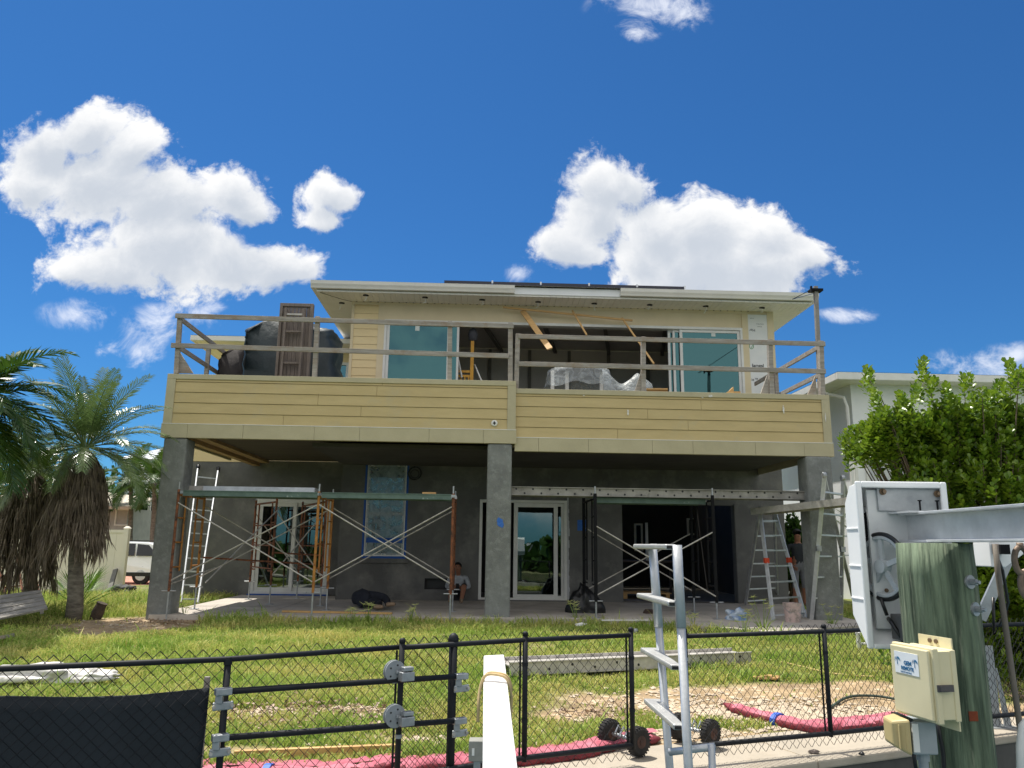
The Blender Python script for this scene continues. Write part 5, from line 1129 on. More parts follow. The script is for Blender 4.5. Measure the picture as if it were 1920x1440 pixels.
for (x0,y0,x1,y1) in ((404,1298,876,1267),(398,1385,873,1350)):
    A = atY(x0,y0,LEFT[2].y-.07); B = atY(x1,y1,LEFT[4].y-.06)
    b = MB(); b.tube(A, B, .018, 10); b.build('gate_track', FENCEB, fence, smooth=True)
    for c, dd in ((A,dF),(B,-dF)):
        b = MB(); q = c+dd*.045; b.beam(q-dF*.048, q+dF*.045, .046, .04); b.beam(q-dF*.02-Vector((0,0,.01)), q-dF*.02-Vector((0,0,.065)), .042, .03); z = q.z-.078
        b.beam(Vector((q.x,q.y,z))-dF*.055, Vector((q.x,q.y,z))+dF*.06, .012, .046); b.build('track_bracket', GALV, fence, bev=.006)
        b = MB()
        for s in (-.05,.05): b.lathe([(.01,0),(.01,.012)], Vector((q.x,q.y,z))+dF*s+nF*.007, nF, 8)
        b.build('bolt', ALU2, fence)
GG = 'black chain link gate leaves on wheels'
def gate(label, pts, posts, wheel_at, wdir):
    t = thing('chain_link_gate', label, 'gate', (pts[0].x,pts[0].y,-.25), group=GG)
    b = MB(); rail(b, pts, ZR, .0175); b.build('top_rail', FENCEB, t, smooth=True)
    b = MB(); rail(b, pts, -.125, .0185); b.build('bottom_rail', FENCEB, t, smooth=True)
    b = MB()
    for A, B in zip(pts, pts[1:]): mesh_panel(b, A+Vector((0,.026,0)), B+Vector((0,.026,0)), -.235, ZR+.055)
    b.build('chain_link_mesh', FENCEB, t)
    for p in posts:
        b = MB(); b.tube((p.x,p.y,-.15),(p.x,p.y,ZR+.03),.019,12); b.lathe([(.021,0),(.021,.02),(.010,.03)], (p.x,p.y,ZR+.03), (0,0,1), 12); b.build('post', FENCEB, t, smooth=True)
        b = MB(); q = p+Vector((-.035,.02,0)); b.beam((q.x,q.y,-.15),(q.x,q.y,ZR-.02),.014,.006); b.build('tension_bar', FENCEB, t)
        for z in (.5,.12): b = MB(); b.lathe([(.0225,-.012),(.0225,.012)], (p.x,p.y,z), (0,0,1), 12); b.build('tension_band', GALV if p is posts[0] else FENCEB, t)
    ws = [atz(*w, -.25+.105) for w in wheel_at]
    ax = (ws[0]-ws[1]); ax.z = 0; ax.normalize()
    for w in ws:
        b = MB(); b.lathe([(.045,-.036),(.088,-.038),(.104,-.022),(.106,0),(.104,.022),(.088,.038),(.045,.036)], w, ax, 26)
        for k in range(26):
            a = 2*math.pi*k/26; y = ax.cross(Vector((0,0,1))); rd = y*math.cos(a)+Vector((0,0,1))*math.sin(a)
            b.beam(w+rd*.105-ax*.03, w+rd*.105+ax*.03, .012, .008, up=rd)
        wh = b.build('wheel', RUBBER, t)
        b = MB(); b.lathe([(.046,-.038),(.052,-.03),(.05,.03),(.046,.038)], w, ax, 18); b.lathe([(.02,-.042),(.02,.042)], w, ax, 10); b.build('hub', mat('rusty_hub', sr(84,58,48), sr(56,42,38), 14, .8, bump=.3), wh)
    b = MB(); b.tube(ws[0]+ax*.0, ws[1], .016, 10); m_ = (ws[0]+ws[1])/2
    for s in (-.06,.0,.06): b.path([m_+ax*s+Vector((0,0,-.02)), m_+ax*s+ax.cross(Vector((0,0,1)))*.03+Vector((0,0,.03)), m_+ax*s+Vector((0,0,.075)), m_+ax*s-ax.cross(Vector((0,0,1)))*.03+Vector((0,0,.03)), m_+ax*s+Vector((0,0,-.02))], .007, 6)
    b.build('axle', GALV, t)
    return t
G1 = [FP(755,1213,-.03), FP(850,1207,.05), FP(985,1200), FP(1183,1191)]; G1[1] = G1[0].lerp(G1[2], (850-755)/(985-755))
g1t = gate('black chain link gate leaf with wheels at its right end, left of the gap', G1, [G1[0], G1[2], G1[3]], ((1197,1390),(1143,1374)), 1)
for py, by in ((1259,1268),(1342,1352)):
    y0 = G1[0].y-.10; c = atY(739,py,y0); b = MB(); b.lathe([(.066,-.02),(.070,-.016),(.070,-.006),(.050,-.002),(.050,.004),(.070,.008),(.070,.02),(.03,.022)], c, nF, 28)
    rl_ = b.build('roller', mat('grey_nylon', sr(150,156,160), sr(132,138,142), 6, .6), g1t, smooth=False)
    b = MB()
    for k in range(5): a = 2*math.pi*k/5; b.lathe([(.006,0),(.006,.003)], c+nF*.021+(dF*math.cos(a)+Vector((0,0,1))*math.sin(a))*.042, nF, 8)
    b.build('hole', BLACKPL, rl_)
    b = MB(); q = atY(762,by,y0-.02); b.beam(q-dF*.045, q+dF*.045, .06, .055); b.beam(c+nF*.03, c+nF*.03+dF*.09+Vector((0,0,-.01)), .02, .02); b.beam(q-dF*.03+Vector((0,0,.045)), q+dF*.04+Vector((0,0,.045)), .05, .025); b.build('roller_bracket', GALV, g1t, bev=.004)
G2 = [FP(1284,1193), FP(1545,1184), FP(1712,1177.5)]
gate('black chain link gate leaf with wheels at its left end, right of the gap', G2, [G2[0], G2[1]], ((1332,1375),(1274,1362)), -1)
RF = [FP(1735,1177), FP(1860,1172), FP(2080,1165)]
f2 = thing('chain_link_fence', 'black chain link fence running on behind the green pile at the right edge', 'fence', (RF[0].x,RF[0].y,-.25))
b = MB(); rail(b, RF, ZR, .02); rail(b, RF, -.12, .02); b.build('top_rail', FENCEB, f2, smooth=True)
b = MB(); mesh_panel(b, RF[0]+Vector((0,.026,0)), RF[2]+Vector((0,.026,0)), -.235, ZR+.055); b.build('chain_link_mesh', FENCEB, f2)
for p in (RF[0],): b = MB(); b.tube((p.x,p.y,-.3),(p.x,p.y,ZR+.04),.03,12); b.build('post', FENCEB, f2)
# windscreen cloth tied behind the mesh
b = MB(); n = 30; A = LEFT[0]+Vector((0,.075,0)); m1 = LEFT[2]+Vector((0,.075,0)); B = LEFT[1]
def scr(s, q):   # s 0..1 along, q 0..1 down
    L0 = LEFT[0].lerp(LEFT[1], s/.25) if s < .25 else LEFT[1].lerp(LEFT[2], (s-.25)/.75*.905)
    zt_ = .50-.10*0; 
    top = atY(0,1308,LEFT[1].y).z; top2 = atY(391,1290,LEFT[2].y).z
    t = max(0,(s-.25)/.75); z1 = top+(top2-top)*t-.025*math.sin(math.pi*t); z = z1+(-.27-z1)*q
    w = .012*mnoise.noise((s*9,q*3,1))
    return Vector((L0.x-(.02*q if s > .99 else 0), L0.y+.06+w, z))
for j in range(12):
    for i in range(n+1): b.v.append(scr(i/n, j/11))
for j in range(11):
    for i in range(n): b.f.append([j*(n+1)+i,j*(n+1)+i+1,(j+1)*(n+1)+i+1,(j+1)*(n+1)+i]); b.mi.append(0)
o = b.build('privacy_screen', mat('screen_cloth', sr(34,42,50), sr(28,35,42), 3, .75, bump=.2, bscale=120), smooth=True)
sm = o.modifiers.new('thick', 'SOLIDIFY'); sm.thickness = .003; sm.offset = 1; tag(o, 'dark privacy screen cloth fixed behind the chain link at lower left', 'privacy screen')
b = MB(); p = atY(387,1290,LEFT[2].y-.0+.12); b.box(p.x-.014,p.x+.014,p.y-.012,p.y+.012,-.3,atY(387,1270,LEFT[2].y+.1).z); o = b.build('timber_stake', WOOD); tag(o, 'thin timber stake holding the right edge of the privacy screen', 'stake')

# ================================================================ THINGS ON THE LAWN
def hzz(px, py, z=-.2): return atz(px, py, z)
p, q = hzz(955,1262,-.12), hzz(1408,1240,-.12)
t = thing('aluminium_plank', 'long silver aluminium plank lying on the lawn beyond the gate gap', 'plank', (p+q)/2)
d = (q-p).normalized(); s = Vector((-d.y,d.x,0))
zc_ = max(gz(p.x,p.y), gz(q.x,q.y))+.10
P_0, Q_0 = Vector((p.x,p.y,zc_)), Vector((q.x,q.y,zc_))
b = MB(); b.beam(P_0,Q_0,.02,.15); b.beam(P_0+s*.40,Q_0+s*.40,.02,.15); b.beam(P_0+s*.2+Vector((0,0,.03)),Q_0+s*.2+Vector((0,0,.03)),.38,.012); b.beam(P_0-s*.02+Vector((0,0,.07)),Q_0-s*.02+Vector((0,0,.07)),.02,.012); b.beam(P_0-s*.02-Vector((0,0,.07)),Q_0-s*.02-Vector((0,0,.07)),.02,.012); b.build('deck', ALU2, t)
b = MB(); k = 0; L_ = (Q_0-P_0).length
while k*.3+.2 < L_: b.lathe([(.016,0),(.016,.003)], P_0+d*(k*.3+.2)-s*.0105+Vector((0,0,.02*(-1)**k)), -s, 8); k += 1
b.build('rivet_hole', BLACKPL, t)
lump('white plastic sheeting lying on the lawn behind the privacy screen', 'plastic_sheet', 'plastic sheet', hzz(70,1274,-.15), .62, .22, .13, mat('white_plastic', sr(222,218,212), sr(190,188,184), 4, .4, bump=.3, ramp=(.4,.6)), 12, amp=.45, h=False)
lump('green and white plastic scrap beside the white sheeting on the lawn', 'plastic_sheet', 'plastic sheet', hzz(165,1272,-.14), .30, .14, .09, mat('white_plastic', sr(222,218,212)), 15, amp=.5, h=False)
RED = mat('red_barrier_fabric', sr(186,96,112), sr(168,74,92), 7, .75, bump=1.0, bscale=14, c3=sr(196,120,134), s3=4, r3=(.46,.62)); MAROON = mat('maroon_fabric', sr(132,46,58), sr(104,32,42), 6, .75, bump=.6); BLUER = mat('blue_strap', sr(40,90,200), sr(60,110,215), 10, .6)
def barrier(label, pxs, r, seed, beads=False):
    t = None; pts = [hzz(x,y,-.17) for x,y in pxs]; P3 = []
    for A, B in zip(pts, pts[1:]):
        for k in range(10): P3.append(A.lerp(B,k/10))
    P3.append(pts[-1]); rr = []
    for i, p in enumerate(P3):
        p.z = gz(p.x,p.y)+r*.7; f = min(1, i/4+.25, (len(P3)-1-i)/4+.25); rr.append(r*f*(1+.34*mnoise.noise((i*.7,seed,0))+(.18*abs(math.sin(i*.8)) if beads else 0)))
    b = MB(); b.path(P3, rr, 12); 
    for v in b.v: v.z = gz(v.x,v.y)+max(0,(v.z-gz(v.x,v.y)))*.62+.02*mnoise.noise(v*7)
    
    for fi, f in enumerate(b.f):
        cz = sum((b.v[i] for i in f), Vector())/len(f); b.mi[fi] = 1 if cz.z-gz(cz.x,cz.y) < r*.78 else 0
    o = b.build('floating_barrier', [RED, MAROON], smooth=True); tag(o, label, 'barrier', 'red floating barriers on the ground')
    b = MB(); n = len(P3)
    sk = [(p+Vector((0,.04,-.03)), p+Vector((0,.30,-.05))) for p in P3]
    for i in range(n-1):
        w0 = .03*mnoise.noise((i*.6,seed,4)); w1 = .03*mnoise.noise(((i+1)*.6,seed,4)); b.quad(sk[i][0]+Vector((0,0,.05)), sk[i+1][0]+Vector((0,0,.05)), sk[i+1][1]+Vector((0,0,w1+.04)), sk[i][1]+Vector((0,0,w0+.04)))
    b.build('skirt', mat('pink_skirt', sr(190,112,126), sr(168,84,100), 4, .6, bump=.3), o, smooth=True)
    for f in (.3,):
        i = int(f*(n-1)); b = MB(); c = P3[i]; dd = (P3[min(i+1,n-1)]-P3[i-1]).normalized(); b.lathe([(rr[i]*1.06,-.025),(rr[i]*1.08,.025)], c, dd, 12)
        for v in b.v: v.z = gz(v.x,v.y)+max(0,(v.z-gz(v.x,v.y)))*.64+.004
        b.build('strap', BLUER, o)
    return o
barrier('pink red floating barrier lying below the gate track at the left', ((350,1432),(480,1428),(600,1432),(690,1422),(745,1412)), .075, 1)
barrier('pink red floating barrier lying under the bottom rail of the left gate leaf', ((735,1425),(850,1416),(960,1408),(1080,1396),(1150,1378),(1236,1368)), .08, 2, True)
barrier('pink red floating barrier lying behind the right gate leaf', ((1358,1312),(1440,1334),(1530,1352),(1620,1346),(1720,1335)), .085, 3)
def hose(label, pxs, r, m, z=-.2):
    pts = [hzz(x,y,z) for x,y in pxs]; out = []
    for i in range(len(pts)-1):
        p0 = pts[max(0,i-1)]; p1 = pts[i]; p2 = pts[i+1]; p3 = pts[min(len(pts)-1,i+2)]
        for k in range(8):
            t = k/8; out.append(.5*((2*p1)+(p2-p0)*t+(2*p0-5*p1+4*p2-p3)*t*t+(3*p1-p0-3*p2+p3)*t**3))
    out.append(pts[-1])
    for p in out: p.z = gz(p.x,p.y)+r+.012
    b = MB(); b.path(out, r, 6); o = b.build('garden_hose', m, smooth=True); tag(o, label, 'hose'); return o
hose('thin dark hose curving on the gravel behind the right gate leaf', ((1555,1322),(1590,1305),(1640,1303),(1700,1310),(1760,1312)), .014, mat('hose_green', sr(60,76,66), sr(48,62,54)))
hose('pale yellow cord lying across the lawn behind the right gate leaf', ((1300,1222),(1370,1235),(1470,1250),(1560,1268),(1640,1274)), .010, mat('cord_tan', sr(214,190,130), sr(190,166,112)))
lp, lq = hzz(440,1406,-.2), hzz(745,1394,-.2); lp.z = gz(lp.x,lp.y)+.03; lq.z = gz(lq.x,lq.y)+.03
b = MB(); b.beam(lp, lq, .05, .07); o = b.build('timber_strip', NEWWOOD); tag(o, 'long tan timber edging on the ground above the left pink barrier', 'timber')
p = atz(1612,1232,-.2); t = thing('pvc_standpipe', 'short white plastic standpipe behind the right gate leaf', 'standpipe', p)
zp = atY(1612,1186,p.y).z; b = MB(); b.tube((p.x,p.y,-.3),(p.x,p.y,zp),.028,12); b.lathe([(.036,-.04),(.036,0),(.0,.015)], (p.x,p.y,zp), (0,0,1), 12); b.build('pipe', WHITE, t); b = MB(); b.tube((p.x,p.y,zp-.16),(p.x+.13,p.y,zp-.16),.022,10); b.lathe([(.034,-.05),(.034,.05)], (p.x,p.y,zp-.16), (0,0,1), 12); b.build('tee', WHITE, t)
for k, (px, py, m_, nm, lab) in enumerate(((1080,1175,WHITE,'plastic_bottle','white plastic bottle lying on the lawn near the slab'),(966,1166,SLAB,'stone','pale stone on the lawn in front of the middle column'),(1440,1275,NEWWOOD,'wood_scrap','light brown bark scrap on the gravel'),(1172+20,1186,GALV,'post_cap_piece','small grey fitting on the lawn near the gate gap'),(1525,1397,BROWNW,'dry_leaf','curled brown leaf on the seawall cap'),(1615,1401,BLACKPL,'dry_leaf','small dark leaf on the seawall cap'))):
    c = hzz(px,py,-.1 if py < 1190 else -.2); c.z = gz(c.x,c.y)+.02 if py < 1390 else -.255
    if k == 0: b = MB(); b.path([c, c+Vector((.13,.05,.02)), c+Vector((.16,.06,.025)), c+Vector((.2,.08,.03))], [.045,.045,.02,.018], 10); o = b.build(nm, m_, smooth=True); tag(o, lab, 'bottle')
    elif k == 1: lump(lab, nm, 'stone', c, .11,.08,.06, m_, 30+k, h=False)
    elif k == 2: lump(lab, nm, 'bark', c, .17,.08,.04, m_, 30+k, h=False)
    elif k == 3: b = MB(); b.lathe([(.04,-.02),(.04,.02),(.03,.05)], c, (0,0,1), 10); o = b.build(nm, m_); tag(o, lab, 'fitting')
    else: lump(lab, nm, 'leaf', c, .045 if k == 4 else .02,.025,.02, m_, 30+k, h=False)
# gravel stones as ground cover
gp = []
for px, py, rx, ry, n in ((1450,1325,1.5,.6,1900),(1340,1372,.7,.4,700),(1560,1345,1.2,.5,1000),(1250,1300,.6,.7,160),(660,1322,.8,.3,170),(480,1330,.7,.25,170),(1090,1365,.8,.3,160),(240,1185,.9,.6,120),(800,1375,1.2,.3,160)):
    c = hzz(px,py); 
    for k in range(n): gp.append((c.x+r_.gauss(0,rx*.5), c.y+r_.gauss(0,ry*.5)))
V = []; F = []
OCT = [(1,0,0),(0,1,0),(-1,0,0),(0,-1,0),(0,0,.7),(0,0,-.7),(.7,.7,.25),(-.7,.7,.2),(-.7,-.7,.25),(.7,-.7,.2)]; OF = [(0,6,4),(6,1,4),(1,7,4),(7,2,4),(2,8,4),(8,3,4),(3,9,4),(9,0,4)]
for x, y in gp:
    if capdist(x,y) < .9: continue
    s = abs(r_.gauss(.012,.011))+.006; a = r_.uniform(0,6.3); z = gz(x,y)+s*.1; k = len(V); sx_, sy_ = s*r_.uniform(.8,1.5), s*r_.uniform(.7,1.2)
    for p in OCT: X_, Y_ = p[0]*sx_*r_.uniform(.8,1.2), p[1]*sy_*r_.uniform(.8,1.2); V.append((x+X_*math.cos(a)-Y_*math.sin(a), y+X_*math.sin(a)+Y_*math.cos(a), z+p[2]*s*.8))
    F += [(k+a_,k+b_,k+c_) for a_,b_,c_ in OF]
o = np_obj('gravel', V, F, mat('gravel_stone', sr(206,190,166), sr(150,134,114), 14, .9, ramp=(.3,.7))); tag(o, 'pale loose gravel and shell on the bare ground near the seawall', 'gravel', kind='stuff')
# dry leaves
n = 1100; cs = [hzz(x,y) for x,y in ((440,1320),(560,1308),(650,1325),(500,1345),(1120,1330),(600,1345),(300,1180))]
pos = np.array([(lambda c: (c.x+r_.gauss(0,.35), c.y+r_.gauss(0,.16)))(cs[k%len(cs)]) for k in range(n)]); pos = np.column_stack([pos, [gz(x,y)+.02+abs(r_.gauss(0,.02)) for x,y in pos]])
V, F = leaves(pos, np.stack([RNG.normal(size=n),RNG.normal(size=n),RNG.normal(0,.3,n)],1), np.stack([RNG.normal(0,.4,n),RNG.normal(0,.4,n),np.ones(n)],1), .055*RNG.uniform(.5,1.1,n), .034); o = np_obj('leaf_litter', V, F, leafmat('pale_dry_leaf', sr(176,150,126), sr(116,94,76), 9, .15)); tag(o, 'pale brown dry leaves scattered on the lawn behind the gate track', 'leaf litter', kind='stuff')
# ---------------------------------------------------------------- grass blades
def grass():
    N0 = 290000; ys = 5.0+(RNG.random(N0)**1.35)*16.5; xs = RNG.uniform(-1,1,N0)*(ys*.78+.5); keep = []

    zs = np.zeros(N0)
    cap = (xs-CAP0.x)*CAPN.x+(ys-CAP0.y)*CAPN.y
    uu = xs*CA+ys*SA; vv = -xs*SA+ys*CA
    front = np.interp(uu, [q[0] for q in SLABP[:6]], [q[1] for q in SLABP[:6]])
    on = (vv > front-.02) & (uu > -6.05) & (uu < 7.5)
    ok = (cap > .95) & ~on & ~((uu > -9.5) & (vv > RV) )
    dens = np.zeros(N0); R = RNG.random(N0)
    for i in np.nonzero(ok)[0]:
        dens[i] = 1-smooth01((bare(xs[i],ys[i])-.12)/.62)
    ok &= R < dens*.86+.01
    xs, ys, dens = xs[ok], ys[ok], dens[ok]; n = len(xs)
    zs = np.array([gz(x,y) for x,y in zip(xs,ys)])
    uu = xs*CA+ys*SA; vv = -xs*SA+ys*CA; front = np.interp(uu, [q[0] for q in SLABP[:6]], [q[1] for q in SLABP[:6]])
    edge = np.clip(1-(front-vv)/.7, 0, 1)*(uu < 7.4)
    cl = np.array([mnoise.noise((x*1.3,y*1.3,7))+.7*mnoise.noise((x*4.2,y*4.2,3)) for x,y in zip(xs,ys)])
    h = (.055+.05*RNG.random(n))*(1+.75*np.clip(cl,-.8,1))*(.5+.6*dens)+edge*.2*RNG.random(n)
    dry = np.array([mnoise.noise((x*.55,y*.8,11))+.5*mnoise.noise((x*2.1,y*2.3,5)) for x,y in zip(xs,ys)]); h *= np.clip(.78-.45*dry,.4,1.25); h *= np.where((xs < -2.6)&(ys < 12), 1.35, 1); h *= np.where(RNG.random(n) < .04, 1.7, 1)
    az = RNG.uniform(0,2*np.pi,n); ln = RNG.uniform(.2,1.1,n)*h; w = (.0052+.004*RNG.random(n))*(1+.02*ys); fa = RNG.uniform(0,2*np.pi,n)
    dx, dy = np.cos(az)*ln, np.sin(az)*ln; wx, wy = np.cos(fa)*w, np.sin(fa)*w
    B0 = np.stack([xs-wx,ys-wy,zs-.01],1); B1 = np.stack([xs+wx,ys+wy,zs-.01],1)
    M0 = np.stack([xs+dx*.35-wx*.8,ys+dy*.35-wy*.8,zs+h*.62],1); M1 = np.stack([xs+dx*.35+wx*.8,ys+dy*.35+wy*.8,zs+h*.62],1); T = np.stack([xs+dx,ys+dy,zs+h*.95],1)
    V = np.stack([B0,B1,M1,M0,T],1).reshape(-1,3); k = np.arange(n)[:,None]*5
    F = np.concatenate([k+np.array([0,1,2]), k+np.array([0,2,3]), k+np.array([3,2,4])])
    m = leafmat('grass_blade', sr(104,146,48), sr(174,194,98), 1.4, .35, .55, .25); nt = m.node_tree; NN = nt.nodes; L = nt.links
    bs = NN['Principled BSDF']; src = bs.inputs['Base Color'].links[0].from_socket
    n2 = NN.new('ShaderNodeTexNoise'); n2.inputs['Scale'].default_value = 60; tc = NN.new('ShaderNodeTexCoord'); L.new(tc.outputs['Object'], n2.inputs['Vector'])
    n4 = NN.new('ShaderNodeTexNoise'); n4.inputs['Scale'].default_value = .9; n4.inputs['Detail'].default_value = 7; n4.inputs['Roughness'].default_value = .65; L.new(tc.outputs['Object'], n4.inputs['Vector'])
    av = NN.new('ShaderNodeMath'); av.operation = 'MULTIPLY_ADD'; av.inputs[1].default_value = .9; L.new(n4.outputs['Fac'], av.inputs[0]); L.new(n2.outputs['Fac'], av.inputs[2])
    mr = NN.new('ShaderNodeMapRange'); mr.inputs[1].default_value = .89; mr.inputs[2].default_value = 1.10; L.new(av.outputs[0], mr.inputs[0])
    mx = NN.new('ShaderNodeMix'); mx.data_type = 'RGBA'; mx.inputs[7].default_value = sr(214,202,128); L.new(mr.outputs[0], mx.inputs[0]); L.new(src, mx.inputs[6])
    L.new(mx.outputs[2], bs.inputs['Base Color'])
    for nd in NN:
        if nd.type == 'BSDF_TRANSLUCENT': L.new(mx.outputs[2], nd.inputs[0])
    o = np_obj('grass', V, F, m); tag(o, 'sunlit yellow green lawn grass', 'grass', kind='stuff'); print('grass blades', n)
grass()
# tall weeds with star shaped seed heads along the slab edge
WEED = leafmat('weed_leaf', sr(110,140,52), sr(150,170,84), 6, .3)
def weed(label, base, h, seed, n=5):
    t = thing('grass_weed', label, 'weed', base, group='tall weeds along the patio edge'); r_ = random.Random(seed); b = MB(); base = Vector(base); hd = MB()
    for k in range(n):
        a = r_.uniform(0,6.3); tp = base+Vector((math.cos(a)*.22*h*r_.random()*2, math.sin(a)*.15, h*r_.uniform(.6,1.05))); b.path([base, base.lerp(tp,.55)+Vector((0,0,.05*h)), tp], [.005,.004,.003], 4)
        for i in range(6): c = 2*math.pi*i/6+a; q = tp+Vector((math.cos(c)*.09, math.sin(c)*.05, .06*r_.uniform(-.3,1))); hd.add([tp+Vector((0,0,.006)), q, tp-Vector((0,0,.006))], [(0,1,2)])
    for k in range(16):
        a = r_.uniform(0,6.3); L_ = h*r_.uniform(.45,.8); q = base+Vector((math.cos(a)*L_*.7, math.sin(a)*L_*.5, L_*.6)); m_ = base.lerp(q,.5)+Vector((0,0,.12*L_)); w = Vector((-math.sin(a),math.cos(a),0))*.008; b.add([base-w,base+w,m_+w,m_-w,q], [(0,1,2,3),(3,2,4)])
    b.build('leaves', WEED, t); hd.build('seed_head', mat('seed_head', sr(190,190,130), sr(160,166,100)), t)
for k, (px, py, h, lab) in enumerate(((1432,1190,.42,'tall weed with star seed heads in front of the bucket'),(1395,1196,.3,'spreading weed at the right patio corner left of the bucket'),(1560,1180,.3,'weed at the foot of the ladder on the grass'),(1080,1168,.28,'small weed in front of the black rubbish bag'),(770,1172,.25,'small weed between the seated and the sleeping person'),(690,1170,.26,'pale weed in front of the sleeping person'),(1300,1182,.2,'low weed below the right leg of the black scaffold'),(345,1160,.2,'low weed beside the left column'),(660,1172,.22,'low weed in front of the timber strip'))):
    c = atz(px,py,-.1); c.z = gz(c.x,c.y); weed(lab, c, h*1.4, k, 7)

# ================================================================ FOREGROUND: pile, boat lift, control box, plank, ladder
PX, PY, PR = 1.712, 3.17, .142; PT = 1.366
pile = thing('dock_pile', 'thick green stained timber pile carrying the boat lift beam', 'pile', (PX,PY,-1.6))
PG = mat('green_treated_timber', sr(122,138,112), sr(58,72,56), 3, .85, bump=.7, bscale=10, stretch=(7,7,.55), ramp=(.36,.62), c3=sr(168,172,146), s3=2.6, r3=(.56,.74))
nt = PG.node_tree; 
for nd in nt.nodes:
    if nd.type == 'TEX_NOISE' and abs(nd.inputs['Scale'].default_value-2.6) < .01:
        mp = nt.nodes.new('ShaderNodeMapping'); mp.inputs['Scale'].default_value = (9,9,.7); tc = nt.nodes.new('ShaderNodeTexCoord'); nt.links.new(tc.outputs['Object'], mp.inputs[0]); nt.links.new(mp.outputs[0], nd.inputs['Vector'])
b = MB(); n = 40; H_ = 24
for j in range(H_+1):
    z = -1.6+(PT+1.6)*j/H_
    for k in range(n): a = 2*math.pi*k/n; q = PR*(1+.02*mnoise.noise((math.cos(a)*2,math.sin(a)*2,z*.8))+(.008 if z < .5 else 0)-(.03 if j == H_ else 0)); b.v.append(Vector((PX+q*math.cos(a), PY+q*math.sin(a), z)))
for j in range(H_):
    for k in range(n): b.f.append([j*n+k,j*n+(k+1)%n,(j+1)*n+(k+1)%n,(j+1)*n+k]); b.mi.append(0)
b.f.append([H_*n+k for k in range(n)]); b.mi.append(0); b.build('timber', PG, pile, smooth=True)
def onpile(px, py):
    for k in range(400):
        Y = 2.9+k*.001; p = atY(px,py,Y)
        if (p.x-PX)**2+(p.y-PY)**2 <= PR**2: return p
    return atY(px,py,3.05)
for px, py in ((1818,1091),(1828,1142)):
    p = onpile(px,py); nn = Vector((p.x-PX,p.y-PY,0)).normalized(); b = MB(); b.lathe([(.026,-.004),(.026,.006)], p, nn, 20); b.lathe([(.012,.006),(.012,.03)], p, nn, 6); b.lathe([(.007,.03),(.007,.042)], p, nn, 10); b.build('bolt', GALV, pile)
p = onpile(1825,1343); b = MB(); nn = Vector((p.x-PX,p.y-PY,0)).normalized(); sd_ = Vector((-nn.y,nn.x,0)); b.beam(p-sd_*.017, p+sd_*.017, .003, .034); b.build('rust_patch', mat('rust_tag', sr(140,66,36), sr(110,52,32), 20, .9), pile)
# boat lift
lift = thing('boat_lift', 'white and grey boat lift drive with pulley and silver beam resting on the pile', 'boat lift', (1.7,3.4,1.0))
BX = 1.775; bz0 = PT+.004; bh = .128
b = MB(); y0, y1 = .5, 3.485
b.box(BX-.045,BX+.045,y0,y1,bz0,bz0+.011); b.box(BX-.045,BX+.045,y0,y1,bz0+bh-.011,bz0+bh); b.box(BX-.004,BX+.004,y0,y1,bz0+.011,bz0+bh-.011); b.build('beam', ALU, lift, bev=.002)
b = MB(); b.box(BX-.085,BX-.02,3.3,3.484,bz0+bh-.004,bz0+bh+.004); b.box(BX-.10,BX-.046,3.25,3.46,bz0-.012,bz0-.001); b.lathe([(.012,0),(.012,.03)],(BX-.07,3.36,bz0-.042),(0,0,1),8); b.build('clamp_plate', ALU, lift)
rimY = 3.46; farY = 3.60
lt, lb = atY(1610,905,rimY), atY(1636,1213,rimY); XL = atY(1618,1060,rimY).x; XR = atY(1769,910,rimY).x; zt_, zb_2 = lt.z, lb.z
f1, f2_ = atY(1593,945,farY).z, atY(1588,1152,farY).z
COV = mat('white_cover_plastic', sr(249,250,250), sr(242,244,245), 4, .35)
b = MB(); tk = .012
prf = [(rimY,zt_),(farY-.06,zt_-.01),(farY,f1),(farY,f2_),(rimY+.02,zb_2),(rimY,zb_2)]
XLs = XL-.0
for x in (XL, XR-tk): b.prism([(x,y,z) for y,z in prf], (tk,0,0))
for (ya,za_),(yb,zb3) in zip(prf[:-2], prf[1:-1]): b.prism([(XL+tk,ya,za_),(XL+tk,yb,zb3),(XL+tk,yb-.008,zb3+(-.01 if za_ > 1.3 else .01)),(XL+tk,ya,za_+(-.012 if za_ > 1.3 else .012))], (XR-XL-2*tk,0,0))
b.build('cover', COV, lift, bev=.004)
b = MB(); w = .028; framebox(b, XL-.012, XR+.006, zb_2-.006, zt_+.006, rimY-.016, rimY-.0005, w, .02); b.build('cover_rim', COV, lift, bev=.006)
for py in (992,1060,1120): 
    z = atY(1600,py,3.6).z; b = MB(); b.box(XL-.004,XL-.0005,rimY+.004,farY-.004,z-.004,z+.004); b.build('cover_rib', COV, lift, bev=.003)
pl = atY(1643,1178,3.5)
b = MB(); b.box(pl.x,XR-.02,3.49,3.505,pl.z,zt_-.03); b.build('gear_plate', mat('plate_white', sr(222,224,224), sr(204,206,208), 3, .5, c3=sr(170,168,162), s3=5, r3=(.56,.75)), lift)
a_, c_ = atY(1647,958,3.48), atY(1763,914,3.48); b = MB(); b.box(a_.x,c_.x,3.476,3.489,a_.z,c_.z); tp = b.build('top_plate', GALV, lift, bev=.002)
BRZ = mat('bronze_bolt', sr(150,128,104), sr(116,98,80), 10, .5, .6)
for px, py in ((1655,922),(1757,926)): p = atY(px,py,3.475); b = MB(); b.lathe([(.015,0),(.015,.004)],p,(0,-1,0),14); b.lathe([(.009,.004),(.009,.02)],p,(0,-1,0),6); b.build('bolt', BRZ, tp)
